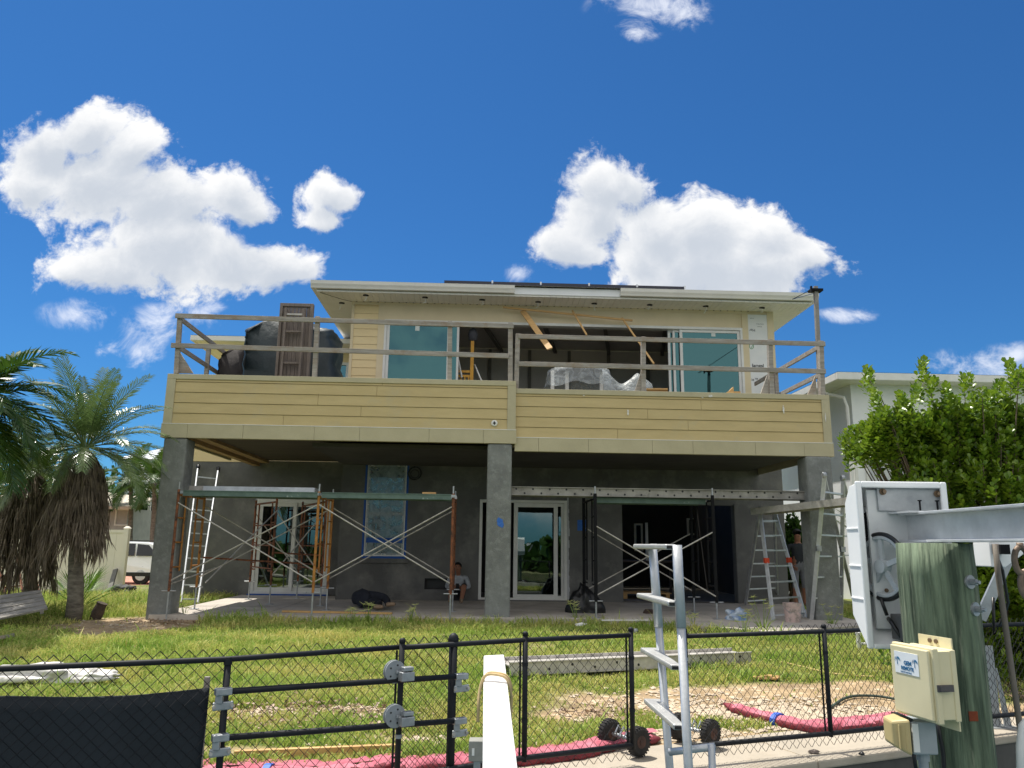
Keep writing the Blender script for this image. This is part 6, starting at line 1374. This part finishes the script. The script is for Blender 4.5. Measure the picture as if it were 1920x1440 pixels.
for px, py, r in ((1684,1052,.009),(1698,1068,.010),(1693,1114,.010),(1662,1107,.006),(1722,1114,.006),(1740,1046,.008)):
    p = atY(px,py,3.489); b = MB(); b.lathe([(r*1.5,0),(r*1.5,.003)],p,(0,-1,0),12); b.lathe([(r*.8,.003),(r*.8,.014)],p,(0,-1,0),6); b.build('bolt', BRZ, lift)
for px, py in ((1712,952),(1744,950)): p = atY(px,py,3.46); b = MB(); b.tube((p.x,3.40,bz0+bh),(p.x,3.40,bz0+bh+.05),.004,6); b.lathe([(.009,0),(.009,.005)],(p.x,3.40,bz0+bh+.05),(0,0,1),8); b.build('screw', BLACKP, lift)
# pulley, belt and sprocket between cover and plate
hc = Vector((1.634, 3.455, atY(1640,1062,3.455).z)); ax_ = Vector((-.954,-.30,0)).normalized(); R_ = .125
b = MB(); ey = ax_.cross(Vector((0,0,1))).normalized()
b.path([hc+(ey*math.cos(a)+Vector((0,0,1))*math.sin(a))*R_ for a in [2*math.pi*k/40 for k in range(40)]], .011, 8, closed=True)
for k in range(5): a = 2*math.pi*k/5+.3; rd = ey*math.cos(a)+Vector((0,0,1))*math.sin(a); b.beam(hc+rd*.02, hc+rd*(R_-.008), .022, .012, up=ax_)
b.lathe([(.03,-.02),(.03,.02)], hc, ax_, 16); b.build('pulley', mat('pulley_grey', sr(186,192,196), sr(168,174,178), 5, .5), lift, smooth=False)
b = MB(); b.path([hc+ax_*.004+(ey*math.cos(a)+Vector((0,0,1))*math.sin(a))*(R_+.015) for a in [2*math.pi*k/40 for k in range(40)]], .0095, 6, closed=True); b.tube(hc+Vector((-.02,0,-R_-.012)), hc+Vector((-.0,.0,-R_-.08)), .008); b.build('belt', BLACKPL, lift, smooth=True)
sc_ = atY(1640,985,3.53); b = MB(); b.lathe([(.06,-.008),(.06,.008)], sc_, (.2,-1,0), 30); ex_ = Vector((1,.2,0)).normalized()
for k in range(30): a = 2*math.pi*k/30; rd = ex_*math.cos(a)+Vector((0,0,1))*math.sin(a); b.beam(sc_+rd*.055, sc_+rd*.070, .009, .012, up=(.2,-1,0))
b.build('sprocket', BLACKP, lift)
a_, c_ = atY(1683,1200,3.42), atY(1742,1153,3.42); b = MB(); b.box(a_.x,c_.x,3.36,3.47,a_.z,c_.z); b.box(a_.x+.02,a_.x+.045,3.35,3.3595,a_.z+.02,c_.z-.03); b.box(c_.x-.05,c_.x-.025,3.35,3.3595,a_.z+.02,c_.z-.03); b.build('motor_box', mat('dark_grey_metal', sr(92,92,92), sr(76,76,76), 6, .6), lift, bev=.004)
b = MB(); b.path([atY(1666,1160,3.48),atY(1672,1168,3.42),atY(1690,1195,3.40),atY(1700,1215,3.42)], .009, 8); b.build('power_cable', BLACKPL, lift, smooth=True)
# secondary housing to the right behind pile with hanging gear
a_, c_ = atY(1836,1062,3.45), atY(1905,1017,3.45); b = MB(); b.prism([(a_.x,3.36,c_.z),(c_.x,3.36,c_.z),(c_.x,3.36,c_.z-.03),(a_.x+.06,3.36,a_.z),(a_.x,3.36,a_.z)], (0,.12,0)); b.build('housing', COV, lift, bev=.004)
a_, c_ = atY(1868,1030,3.33), atY(1880,1020,3.33); b = MB(); b.box(a_.x,a_.x+.04,3.30,3.358,a_.z-.02,c_.z-.002); b.build('switch_box', BLACKP, lift)
b = MB(); b.beam(atY(1838,1160,3.6), atY(1893,1040,3.6), .05, .012, up=(0,1,0)); b.build('strut', GALV, lift)
b = MB(); b.path([atY(1866,1020,3.1), atY(1872,1080,3.1), atY(1886,1180,3.1), atY(1906,1320,3.1), atY(1925,1450,3.1)], .011, 8); o = b.build('lift_cable', mat('grey_hose', sr(126,118,108), sr(106,98,90), 8, .7), smooth=True); tag(o, 'grey brown lifting cable hanging right of the green pile', 'cable')
b = MB(); b.path([atY(1868,1040,3.2), atY(1880,1070,3.2), atY(1890,1130,3.2), atY(1880,1160,3.22), atY(1864,1190,3.25), atY(1862,1120,3.25)], .006, 6); o = b.build('power_cable', BLACKPL, smooth=True); tag(o, 'thin black cable looping beside the green pile', 'cable')
b = MB(); c = atY(1916,1052,2.9); pts = [c+Vector((.03*math.cos(a)*.9, 0, .05*math.sin(a))) for a in [2*math.pi*k/16 for k in range(16)]]; b.path(pts, .011, 8, closed=True); b.path([p-Vector((-.012,0,.085)) for p in pts], .011, 8, closed=True); b.tube((c.x,2.9,c.z+.04),(c.x,2.9,bz0+.0),.012); o = b.build('shackle', mat('brown_steel', sr(150,132,116), sr(112,96,84), 12, .6, .5), smooth=True); tag(o, 'weathered steel shackle hanging below the beam at the right edge', 'shackle')
# galvanised post bracket behind pile
p = atz(1878,1364,-.262); t = thing('post_bracket', 'grey angled metal bracket standing on the seawall cap right of the pile', 'bracket', p)
zt3 = atY(1864,1211,p.y).z; b = MB(); b.box(p.x-.10,p.x-.0,p.y,p.y+.012,-.262,zt3); b.hexa([(p.x+.03,p.y,-.262),(p.x+.10,p.y,-.262),(p.x+.03,p.y+.01,-.262),(p.x+.10,p.y+.01,-.262),(p.x+.0,p.y,zt3-.2),(p.x+.02,p.y,zt3-.2),(p.x,p.y+.01,zt3-.2),(p.x+.02,p.y+.01,zt3-.2)]); b.build('plate', GALV, t)
b = MB(); b.box(p.x-.12,p.x+.13,p.y-.08,p.y+.1,-.2615,-.252); b.build('base_plate', GALV, t)
b = MB(); b.path([atY(1930,1350,3.0),atY(1918,1362,3.0),atY(1914,1400,3.0),atY(1916,1500,3.0)], .016, 10); o = b.build('white_pipe', WHITE, smooth=True); tag(o, 'white pipe at the lower right edge of the view', 'pipe')
# control box
Pn = atY(1750,1288,2.78); Pl = atY(1671,1268,2.985); W_ = Vector((Pn.x-Pl.x, Pn.y-Pl.y, 0)); wl_ = W_.length; ex = W_.normalized(); en = Vector((ex.y*-1, ex.x, 0)); 
if en.x > 0: en = -en            # outward normal of the door (towards the left)
back = -en; z1_, z0_ = atY(1746,1219,2.78).z, atY(1756,1359,2.78).z
CREAM = mat('cream_plastic', sr(226,216,178), sr(216,206,168), 4, .5, c3=sr(200,190,156), s3=6, r3=(.6,.8))
cb = thing('control_box', 'cream plastic control box with a palm tree sticker fixed to the green pile', 'control box', Pn)
def cbox(b, s0, s1, d0, d1, za, zb):   # s along door (0 left..1 right, metres), d depth behind door
    f = lambda s, d, z: Pl2+ex*s+back*d+Vector((0,0,z))
    b.hexa([f(s0,d0,za),f(s1,d0,za),f(s0,d1,za),f(s1,d1,za),f(s0,d0,zb),f(s1,d0,zb),f(s0,d1,zb),f(s1,d1,zb)])
Pl2 = Vector((Pl.x,Pl.y,0)); bd = .105
b = MB(); cbox(b, .008, wl_-.008, .034, bd, z0_+.01, z1_-.006); cbox(b, .004, wl_-.004, bd-.02, bd, z0_+.004, z1_-.002); b.build('body', CREAM, cb, bev=.003)
b = MB(); cbox(b, 0, wl_, .012, .033, z0_-.002, z1_+.004); cbox(b, .006, wl_-.014, 0, .0118, z0_+.006, z1_-.004); b.build('door', CREAM, cb, bev=.004)
for za9, zb9 in ((z1_-.004, z1_+.034), (z0_-.03, z0_+.004)):
    b = MB(); cbox(b, .03, wl_-.02, bd+.0005, bd+.006, za9, zb9); b.build('mounting_flange', CREAM, cb)
b = MB()
for s in (.09,.12): b.lathe([(.008,0),(.008,.005)], Pl2+ex*s+back*bd+Vector((0,0,z1_+.017)), en, 10)
b.build('screw', BRZ, cb)
b = MB(); zl = (z0_+z1_)/2-.005; cbox(b, wl_+.0005, wl_+.008, .014, .075, zl-.011, zl+.011); cbox(b, wl_+.008, wl_+.014, .018, .05, zl-.008, zl+.008); b.build('latch', mat('latch_grey', sr(96,92,92), sr(80,76,76)), cb)
b = MB(); cbox(b, .028, .148, -.0016, -.0002, z1_-.098, z1_-.024); stk = b.build('sticker', mat('sticker_paper', sr(236,240,242), sr(228,232,236), 3), cb)
TEAL = mat('sticker_teal', sr(24,112,150), sr(30,96,150), 30, .6)
so = Pl2+back*-.0022
def stext(s, x, z, size, m=TEAL, bold=0, tilt=0): text_obj('sticker_text', s, size, m, stk, basis(so+ex*x+Vector((0,0,z)), ex+Vector((0,0,tilt)), Vector((0,0,1))-ex*tilt), .0003, bold=bold)
stext('GEM', .076, z1_-.066, .019, bold=.0007); stext('REMOTE', .060, z1_-.0835, .0165, bold=.0007); stext('REMOTE CONTROLS', .056, z1_-.0935, .006)
for x, z in ((.043,z1_-.048),(.131,z1_-.048)):
    b = MB(); f = lambda q, w: so+ex*q+Vector((0,0,w))
    b.prism([f(x-.0015,z-.022),f(x+.0015,z-.022),f(x+.001,z),f(x-.001,z)], en*.0004)
    for a in (-.35,.25,.85,1.57,2.3,2.9,3.5):
        dx_, dz_ = math.cos(a), math.sin(a); b.prism([f(x,z),f(x+dx_*.010-dz_*.0028,z+dz_*.007+dx_*.002),f(x+dx_*.017,z+dz_*.010-.005),f(x+dx_*.010+dz_*.0015,z+dz_*.006-.0015)], en*.0004)
    b.build('palm_mark', TEAL, stk)
# outlet cover, conduit box, conduit, cables on the pile
a_, c_ = atY(1676,1410,2.93), atY(1699,1346,2.93)
t = thing('outlet_box', 'tan weatherproof outlet cover below the cream control box', 'outlet', (c_.x,2.95,a_.z))
b = MB(); b.hexa([(a_.x,2.93,a_.z+.02),(c_.x,2.90,a_.z-.008),(a_.x+.01,3.02,a_.z+.02),(c_.x,3.02,a_.z-.008),(a_.x,2.93,c_.z-.012),(c_.x,2.90,c_.z),(a_.x+.01,3.02,c_.z-.012),(c_.x,3.02,c_.z)]); b.build('cover', mat('tan_plastic', sr(196,178,128), sr(182,164,116), 5, .5), t, bev=.008)
b = MB(); b.box(c_.x+.0005,c_.x+.022,2.93,3.04,a_.z+.0,c_.z-.002); b.build('gasket', BLACKPL, t)
b = MB(); 
for s in (.3,.7): x_ = a_.x+(c_.x-a_.x)*s; b.box(x_-.0015,x_+.0015,2.908,2.916,a_.z+.015,c_.z-.02)
b.build('ridge', MATS['tan_plastic'], t)
a_, c_ = atY(1711,1414,2.93), atY(1752,1353,2.93)
t = thing('conduit_box', 'grey conduit box with downward pipe beside the tan outlet cover', 'conduit box', (c_.x,2.95,a_.z)); GPL = mat('grey_plastic', sr(164,172,176), sr(148,156,160), 5, .55)
b = MB(); b.box(a_.x,c_.x,2.92,3.03,a_.z,c_.z); b.build('body', GPL, t, bev=.005); b = MB(); b.box(a_.x-.002,a_.x+.02,2.912,2.9195,a_.z+.01,c_.z-.005); b.build('label_plate', WHITE, t)
b = MB(); xm = (a_.x+c_.x)/2+.012; b.tube((xm,2.97,a_.z-.5),(xm,2.97,a_.z),.017,14); b.lathe([(.022,-.03),(.022,-.0005)], (xm,2.97,a_.z), (0,0,1), 14); b.build('pipe', GPL, t)
b = MB(); q = [onpile(x,y) for x,y in ((1757,1350),(1762,1380),(1768,1410),(1770,1440))]; b.path([p+Vector((-.004,-.008,0)) for p in q]+[q[-1]+Vector((0,-.008,-.3))], .008, 8); o = b.build('power_cable', BLACKPL, smooth=True); tag(o, 'black cable running down the green pile below the control box', 'cable')
b = MB(); b.path([atY(1712,1395,2.96),atY(1714,1420,2.95),atY(1719,1450,2.95)], .007, 8); o = b.build('power_cable', BLACKPL, smooth=True); tag(o, 'black cable hanging below the tan outlet cover', 'cable')
# grey junction box near the plank
a_, c_ = atY(879,1424,5.0), atY(909,1386,5.0); t = thing('junction_box', 'small grey junction box on a short post left of the white plank', 'junction box', (a_.x,5.0,-.3))
b = MB(); b.box(a_.x,c_.x+.06,4.95,5.05,a_.z,c_.z); b.build('body', mat('box_grey', sr(150,150,144), sr(134,134,128), 6, .6), t, bev=.005); b = MB(); b.box(a_.x+.02,a_.x+.035,4.944,4.9495,a_.z+.035,c_.z-.04); b.build('label_plate', WHITE, t); b = MB(); b.box(a_.x+.03,a_.x+.07,4.98,5.02,-.9,a_.z); b.build('post', GALV, t)
# white plank with cord
t = thing('white_plank', 'bright white painted plank pointing towards the fence in the foreground centre', 'plank', (-.06,2.6,.8))
A = [atY(907,1229,3.42), atY(945,1227,3.42)]; B = [atY(905,1440,1.985), atY(970.5,1440,1.985)]
ext = lambda p, q: q+(q-p)*.35
q0, q1 = ext(A[0],B[0]), ext(A[1],B[1]); dz = Vector((0,0,-.035))
b = MB(); b.hexa([q0+dz,q1+dz,A[0]+dz,A[1]+dz,q0,q1,A[0],A[1]]); b.build('board', mat('white_board', sr(240,240,238), sr(226,226,224), 6, .5, c3=sr(206,204,198), s3=9, r3=(.6,.72), bump=.08), t, bev=.004)
b = MB(); m_ = (q0+q1)/2; b.box(m_.x-.05,m_.x+.05,m_.y+.15,m_.y+.25,-1.6,m_.z-.02); b.build('support_post', WOOD, t)
b = MB(); 
for s in (.06,.28,.6): 
    p = A[0].lerp(B[0],s).lerp(A[1].lerp(B[1],s), .3+.3*(s>.1)); b.lathe([(.003,0),(.003,.0012)], p, (0,0,1), 8)
b.build('nail_head', GALV, t)
L0, R0 = A[0].lerp(B[0],.36), A[1].lerp(B[1],.36); b = MB(); ct = (L0+R0)/2; pts = []
for k in range(22):
    a = math.pi*k/21*1.0; pts.append(ct+Vector((-math.cos(a)*.058, .02*math.sin(a*2), .026*math.sin(a)**.7+ (-.055*(abs(math.cos(a))**6)))))
pts = [pts[0]+Vector((.0,-.04,-.07))]+pts+[pts[-1]+Vector((-.003,-.05,-.08))]; b.path(pts, .0055, 8); b.path([p+Vector((.004,.012,.004)) for p in pts[3:-3]], .005, 8); o = b.build('cord_loop', mat('tan_cord', sr(206,182,136), sr(184,160,116), 30, .9), smooth=True); tag(o, 'tan cord looped over the white plank', 'cord')
# boarding ladder
t = thing('boarding_ladder', 'aluminium boarding ladder with two tubes and flat steps standing in the foreground', 'ladder', (.75,3.6,.2))
YA, YB = 4.0, 3.5
LA = [atY(1223,1020,YA), atY(1256,1445,YA-.02)]; LB = [atY(1269,1022,YB), atY(1291,1445,YB-.02)]
sl = lambda q: q[0]+(q[1]-q[0])*1.5
for q in (LA, LB):
    mid = q[0].lerp(q[1], .38); b = MB(); b.tube(q[0], mid, .0225, 16); b.tube(mid, q[0]+(q[1]-q[0])*1.6, .0195, 16); b.build('tube', ALU, t, smooth=True)
stepm = mat('step_aluminium', sr(206,206,202), sr(186,186,184), 8, .45, .6, bump=.15, bscale=60)
for py, pb_ in ((1018,1031),(1108,1127),(1207,1235),(1302,1334)):
    zA = atY(1225,(py+pb_)/2-4,YA).z; xA = LA[0].x+(LA[1].x-LA[0].x)*((LA[0].z-zA)/(LA[0].z-LA[1].z)); xB = LB[0].x+(LB[1].x-LB[0].x)*((LB[0].z-zA)/(LB[0].z-LB[1].z))
    b = MB(); o1 = Vector((xA-.005,YA+.06,zA)); o2 = Vector((xB-.005,YB-.0,zA)); wv = Vector((-.085,0,0))
    b.hexa([o1+wv-Vector((0,0,.024)), o1-Vector((0,0,.024)), o2+wv*.55+Vector((.0,0,-.024)), o2-Vector((0,0,.024)), o1+wv, o1, o2+wv*.55, o2]); st_ = b.build('step', stepm, t, bev=.007)
    b = MB(); e = o2+Vector((-.045,-.004,-.016)); b.box(e.x+.004,e.x+.04,e.y-.0015,e.y+.003,e.z-.004,e.z+.01); b.build('hollow_end', BLACKPL, st_)
a_ = atY(1255,1410,3.7); c_ = atY(1340,1400,3.6); b = MB(); b.tube(a_, c_, .016, 12); b.tube(c_+Vector((-.014,0,.008)), c_+Vector((-.014,0,-.5)), .016, 12); b.build('stand_off', ALU, t, smooth=True)
# ---------------------------------------------------------------- far bank of the canal, seen only in the door glass
b = MB(); b.quad((-90,-26,-1.0),(-90,-120,-1.0),(90,-120,-1.0),(90,-26,-1.0)); b.quad((-90,-26,-1.0),(90,-26,-1.0),(90,-26,-3),(-90,-26,-3)); tag(b.build('far_bank', mat('bank_grass', sr(96,110,56), sr(140,130,96), 2, .95)), 'far bank of the canal mirrored in the door glass', 'bank', kind='structure')
n = 5200; bx = RNG.uniform(-45,45,n); q = RNG.random(n); pos = np.stack([bx, -33+RNG.normal(0,1.6,n), -1+q*(1.9+1.6*np.array([mnoise.noise((x*.16,0,9)) for x in bx]))],1)
V, F = leaves(pos, RNG.normal(size=(n,3)), RNG.normal(size=(n,3)), 1.1, .8); tag(np_obj('far_trees', V, F, SHR), 'row of trees along the far bank mirrored in the door glass', 'trees', kind='stuff')
# ================================================================ CAMERA, SUN, SKY
cam = bpy.data.cameras.new('camera'); co = bpy.data.objects.new('camera', cam); COL.objects.link(co); SC.camera = co
cam.sensor_width = 36; cam.sensor_fit = 'HORIZONTAL'; cam.lens = 36*FPX/1920; cam.clip_start = .05; cam.clip_end = 3000
co.matrix_world = Matrix(((CR.x,CU.x,-CF.x,0),(CR.y,CU.y,-CF.y,0),(CR.z,CU.z,-CF.z,CZ),(0,0,0,1)))
SD = Vector((-.27,.33,1)).normalized()
sun = bpy.data.lights.new('sun', 'SUN'); so_ = bpy.data.objects.new('sun', sun); COL.objects.link(so_); sun.energy = 4.3; sun.angle = rad(.53); sun.color = (1,.95,.86)
so_.rotation_euler = SD.to_track_quat('Z','Y').to_euler()
w = bpy.data.worlds.new('World'); SC.world = w; w.use_nodes = True; nt = w.node_tree; N = nt.nodes; L = nt.links
for n in list(N): N.remove(n)
sk = N.new('ShaderNodeTexSky'); sk.sky_type = 'NISHITA'; sk.sun_disc = False; sk.sun_elevation = math.asin(SD.z); sk.sun_rotation = math.atan2(SD.x, SD.y) % (2*math.pi); sk.air_density = 1.0; sk.dust_density = .25; sk.ozone_density = 3.0
def math_(op, a, b=None, clamp=False, g=nt):
    n = g.nodes.new('ShaderNodeMath'); n.operation = op; n.use_clamp = clamp
    for i, x in enumerate((a, b)):
        if x is None: continue
        if isinstance(x, (int,float)): n.inputs[i].default_value = x
        else: g.links.new(x, n.inputs[i])
    return n.outputs[0]
def cpos(px, py): d = ray(px, py); return d[0]/d[1], d[2]/d[1]
CLOUDS = [(90,270,75,60),(165,240,70,55),(245,270,65,50),(60,335,70,50),(190,330,120,80),(290,370,95,70),(340,385,60,60),(420,360,60,45),(450,385,60,40),(300,460,130,75),(200,500,110,50),(420,480,100,55),(510,490,90,45),(130,500,50,30),(560,505,45,30),
 (618,352,46,36),(605,395,46,30),(650,362,28,28),(1125,350,70,55),(1175,350,55,45),(1110,400,65,50),(1060,450,60,45),(1085,470,55,30),
 (1235,425,80,60),(1315,430,85,60),(1300,490,130,75),(1200,470,55,50),(1420,440,75,50),(1420,495,125,60),(1505,480,55,42),(1250,520,80,40),(1380,530,110,45)]
WISPS = [(1210,10,95,45),(1285,25,45,35),(1195,60,40,20),(145,590,60,26),(300,620,62,44),(375,590,42,30),(262,660,40,28),(205,655,20,18),(970,513,26,18),(1590,592,50,14),(1850,685,95,28),(1905,665,40,22)]
def field(items, g, P, kmul=1.24):
    cur = None
    for px, py, rx, ry in items:
        cx_, cz_ = cpos(px, py); k = 1/FPX*kmul
        n = g.nodes.new('ShaderNodeVectorMath'); n.operation = 'MULTIPLY_ADD'; ix, iz = 1/(rx*k), 1/(ry*k)
        n.inputs[1].default_value = (ix, iz, 0); n.inputs[2].default_value = (-cx_*ix, -cz_*iz, 0); g.links.new(P, n.inputs[0])
        l = g.nodes.new('ShaderNodeVectorMath'); l.operation = 'LENGTH'; g.links.new(n.outputs[0], l.inputs[0])
        if cur is None: cur = l.outputs['Value']
        else:
            m = g.nodes.new('ShaderNodeMath'); m.operation = 'SMOOTH_MIN'; m.inputs[2].default_value = .32; g.links.new(cur, m.inputs[0]); g.links.new(l.outputs['Value'], m.inputs[1]); cur = m.outputs[0]
    return math_('SUBTRACT', 1.0, cur, g=g)
def fbm(g, P, scale, det, rough, dist=0, off=(0,0,0)):
    mp = g.nodes.new('ShaderNodeVectorMath'); mp.operation = 'ADD'; mp.inputs[1].default_value = off; g.links.new(P, mp.inputs[0])
    n = g.nodes.new('ShaderNodeTexNoise'); n.inputs['Scale'].default_value = scale; n.inputs['Detail'].default_value = det; n.inputs['Roughness'].default_value = rough; n.inputs['Distortion'].default_value = dist
    g.links.new(mp.outputs[0], n.inputs['Vector']); return n.outputs['Fac']
G = bpy.data.node_groups.new('cloud_density', 'ShaderNodeTree'); G.interface.new_socket('P', in_out='INPUT', socket_type='NodeSocketVector'); G.interface.new_socket('D', in_out='OUTPUT', socket_type='NodeSocketFloat')
gi = G.nodes.new('NodeGroupInput'); go = G.nodes.new('NodeGroupOutput'); Pn_ = gi.outputs[0]
wv = G.nodes.new('ShaderNodeTexNoise'); wv.inputs['Scale'].default_value = 7; wv.inputs['Detail'].default_value = 4; G.links.new(Pn_, wv.inputs['Vector'])
wm = G.nodes.new('ShaderNodeVectorMath'); wm.operation = 'MULTIPLY_ADD'; wm.inputs[1].default_value = (.07,.07,0); G.links.new(wv.outputs['Color'], wm.inputs[0]); 
wo = G.nodes.new('ShaderNodeVectorMath'); wo.operation = 'ADD'; wo.inputs[1].default_value = (-.035,-.035,0); G.links.new(Pn_, wo.inputs[0]); G.links.new(wo.outputs[0], wm.inputs[2]); Pw = wm.outputs[0]
f0 = field(CLOUDS, G, Pw); nz = fbm(G, Pw, 10, 12, .62, .15); nb = fbm(G, Pw, 34, 12, .66, .1, (3,1,0))
kk = math_('SUBTRACT', 1.0, math_('MULTIPLY', f0, .9, True, G), True, G)
n1 = math_('MULTIPLY', math_('SUBTRACT', nz, .5, g=G), 2.4, g=G); n2_ = math_('MULTIPLY', math_('SUBTRACT', nb, .5, g=G), 1.3, g=G)
dd = math_('ADD', f0, math_('MULTIPLY', math_('ADD', n1, n2_, g=G), kk, g=G), g=G)
G.interface.new_socket('T', in_out='OUTPUT', socket_type='NodeSocketFloat')
tt = math_('SUBTRACT', math_('SUBTRACT', f0, math_('MULTIPLY', n1, .55, g=G), g=G), math_('MULTIPLY', n2_, .5, g=G), g=G)
G.links.new(tt, go.inputs[1])
G.links.new(dd, go.inputs[0])
tc = N.new('ShaderNodeTexCoord'); sx_ = N.new('ShaderNodeSeparateXYZ'); L.new(tc.outputs['Generated'], sx_.inputs[0])
ya = math_('MAXIMUM', math_('ABSOLUTE', sx_.outputs[1]), .02); cb_ = N.new('ShaderNodeCombineXYZ'); L.new(math_('DIVIDE', sx_.outputs[0], ya), cb_.inputs[0]); L.new(math_('DIVIDE', sx_.outputs[2], ya), cb_.inputs[1])
def dens(off):
    a = N.new('ShaderNodeVectorMath'); a.operation = 'ADD'; a.inputs[1].default_value = off; L.new(cb_.outputs[0], a.inputs[0])
    g = N.new('ShaderNodeGroup'); g.node_tree = G; L.new(a.outputs[0], g.inputs[0]); return g.outputs
def mrange(x, a, b, c=0, d=1, smooth=True):
    m = N.new('ShaderNodeMapRange'); m.interpolation_type = 'SMOOTHSTEP' if smooth else 'LINEAR'; L.new(x, m.inputs[0])
    for i, v in enumerate((a,b,c,d)): m.inputs[i+1].default_value = v
    return m.outputs[0]
D0 = dens((0,0,0))[0]; D1 = dens((-.012,.022,0))[1]
al = mrange(D0, -.08, .42)
# cloud brightness: thickness towards the sun shades the lower parts
shade = mrange(D1, -.3, .95, 1.0, .0); 
fw = field(WISPS, nt, cb_.outputs[0], 1.55); wn = fbm(nt, cb_.outputs[0], 17, 11, .66, .6, (7,2,0)); wd_ = math_('ADD', fw, math_('MULTIPLY', math_('SUBTRACT', wn, .52), 4.2)); wa = math_('MULTIPLY', math_('MULTIPLY', mrange(wd_, .0, 1.5), mrange(fw, .0, .35)), .8)
hs = N.new('ShaderNodeHueSaturation'); hs.inputs['Hue'].default_value = .5; hs.inputs['Saturation'].default_value = 1.0; hs.inputs['Value'].default_value = 1.0; tint = N.new('ShaderNodeMix'); tint.data_type = 'RGBA'; tint.blend_type = 'MULTIPLY'; tint.inputs[0].default_value = 1; tint.inputs[7].default_value = (.15,.375,.59,1); L.new(sk.outputs[0], tint.inputs[6]); L.new(tint.outputs[2], hs.inputs['Color'])
cc = N.new('ShaderNodeMix'); cc.data_type = 'RGBA'; SKS = .12
cc.inputs[6].default_value = (3.5,3.8,4.25,1); cc.inputs[7].default_value = (5.9,5.9,5.9,1); L.new(shade, cc.inputs[0])
m1 = N.new('ShaderNodeMix'); m1.data_type = 'RGBA'; L.new(wa, m1.inputs[0]); L.new(hs.outputs[0], m1.inputs[6]); m1.inputs[7].default_value = (5.6,5.8,6.3,1)
m2 = N.new('ShaderNodeMix'); m2.data_type = 'RGBA'; L.new(al, m2.inputs[0]); L.new(m1.outputs[2], m2.inputs[6]); L.new(cc.outputs[2], m2.inputs[7])
# bright cumulus added out of view, canal side and overhead, to fill the facade
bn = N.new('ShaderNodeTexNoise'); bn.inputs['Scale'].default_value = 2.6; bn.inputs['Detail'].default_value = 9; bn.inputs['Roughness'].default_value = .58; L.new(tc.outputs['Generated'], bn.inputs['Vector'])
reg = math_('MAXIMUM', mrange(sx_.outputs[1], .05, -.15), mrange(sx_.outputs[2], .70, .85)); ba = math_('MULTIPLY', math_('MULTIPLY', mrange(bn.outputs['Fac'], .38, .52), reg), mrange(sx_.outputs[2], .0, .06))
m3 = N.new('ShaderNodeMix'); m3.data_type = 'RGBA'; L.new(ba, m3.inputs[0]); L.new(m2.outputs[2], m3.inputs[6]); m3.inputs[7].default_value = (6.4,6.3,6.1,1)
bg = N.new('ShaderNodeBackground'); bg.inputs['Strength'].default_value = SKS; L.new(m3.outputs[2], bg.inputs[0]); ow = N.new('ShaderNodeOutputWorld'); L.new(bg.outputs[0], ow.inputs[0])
SC.view_settings.view_transform = 'Standard'; SC.view_settings.look = 'None'; SC.view_settings.gamma = 1; SC.view_settings.exposure = .55; SC.view_settings.use_curve_mapping = False
SC.cycles.max_bounces = 8; SC.cycles.transparent_max_bounces = 16; SC.cycles.sample_clamp_indirect = 6
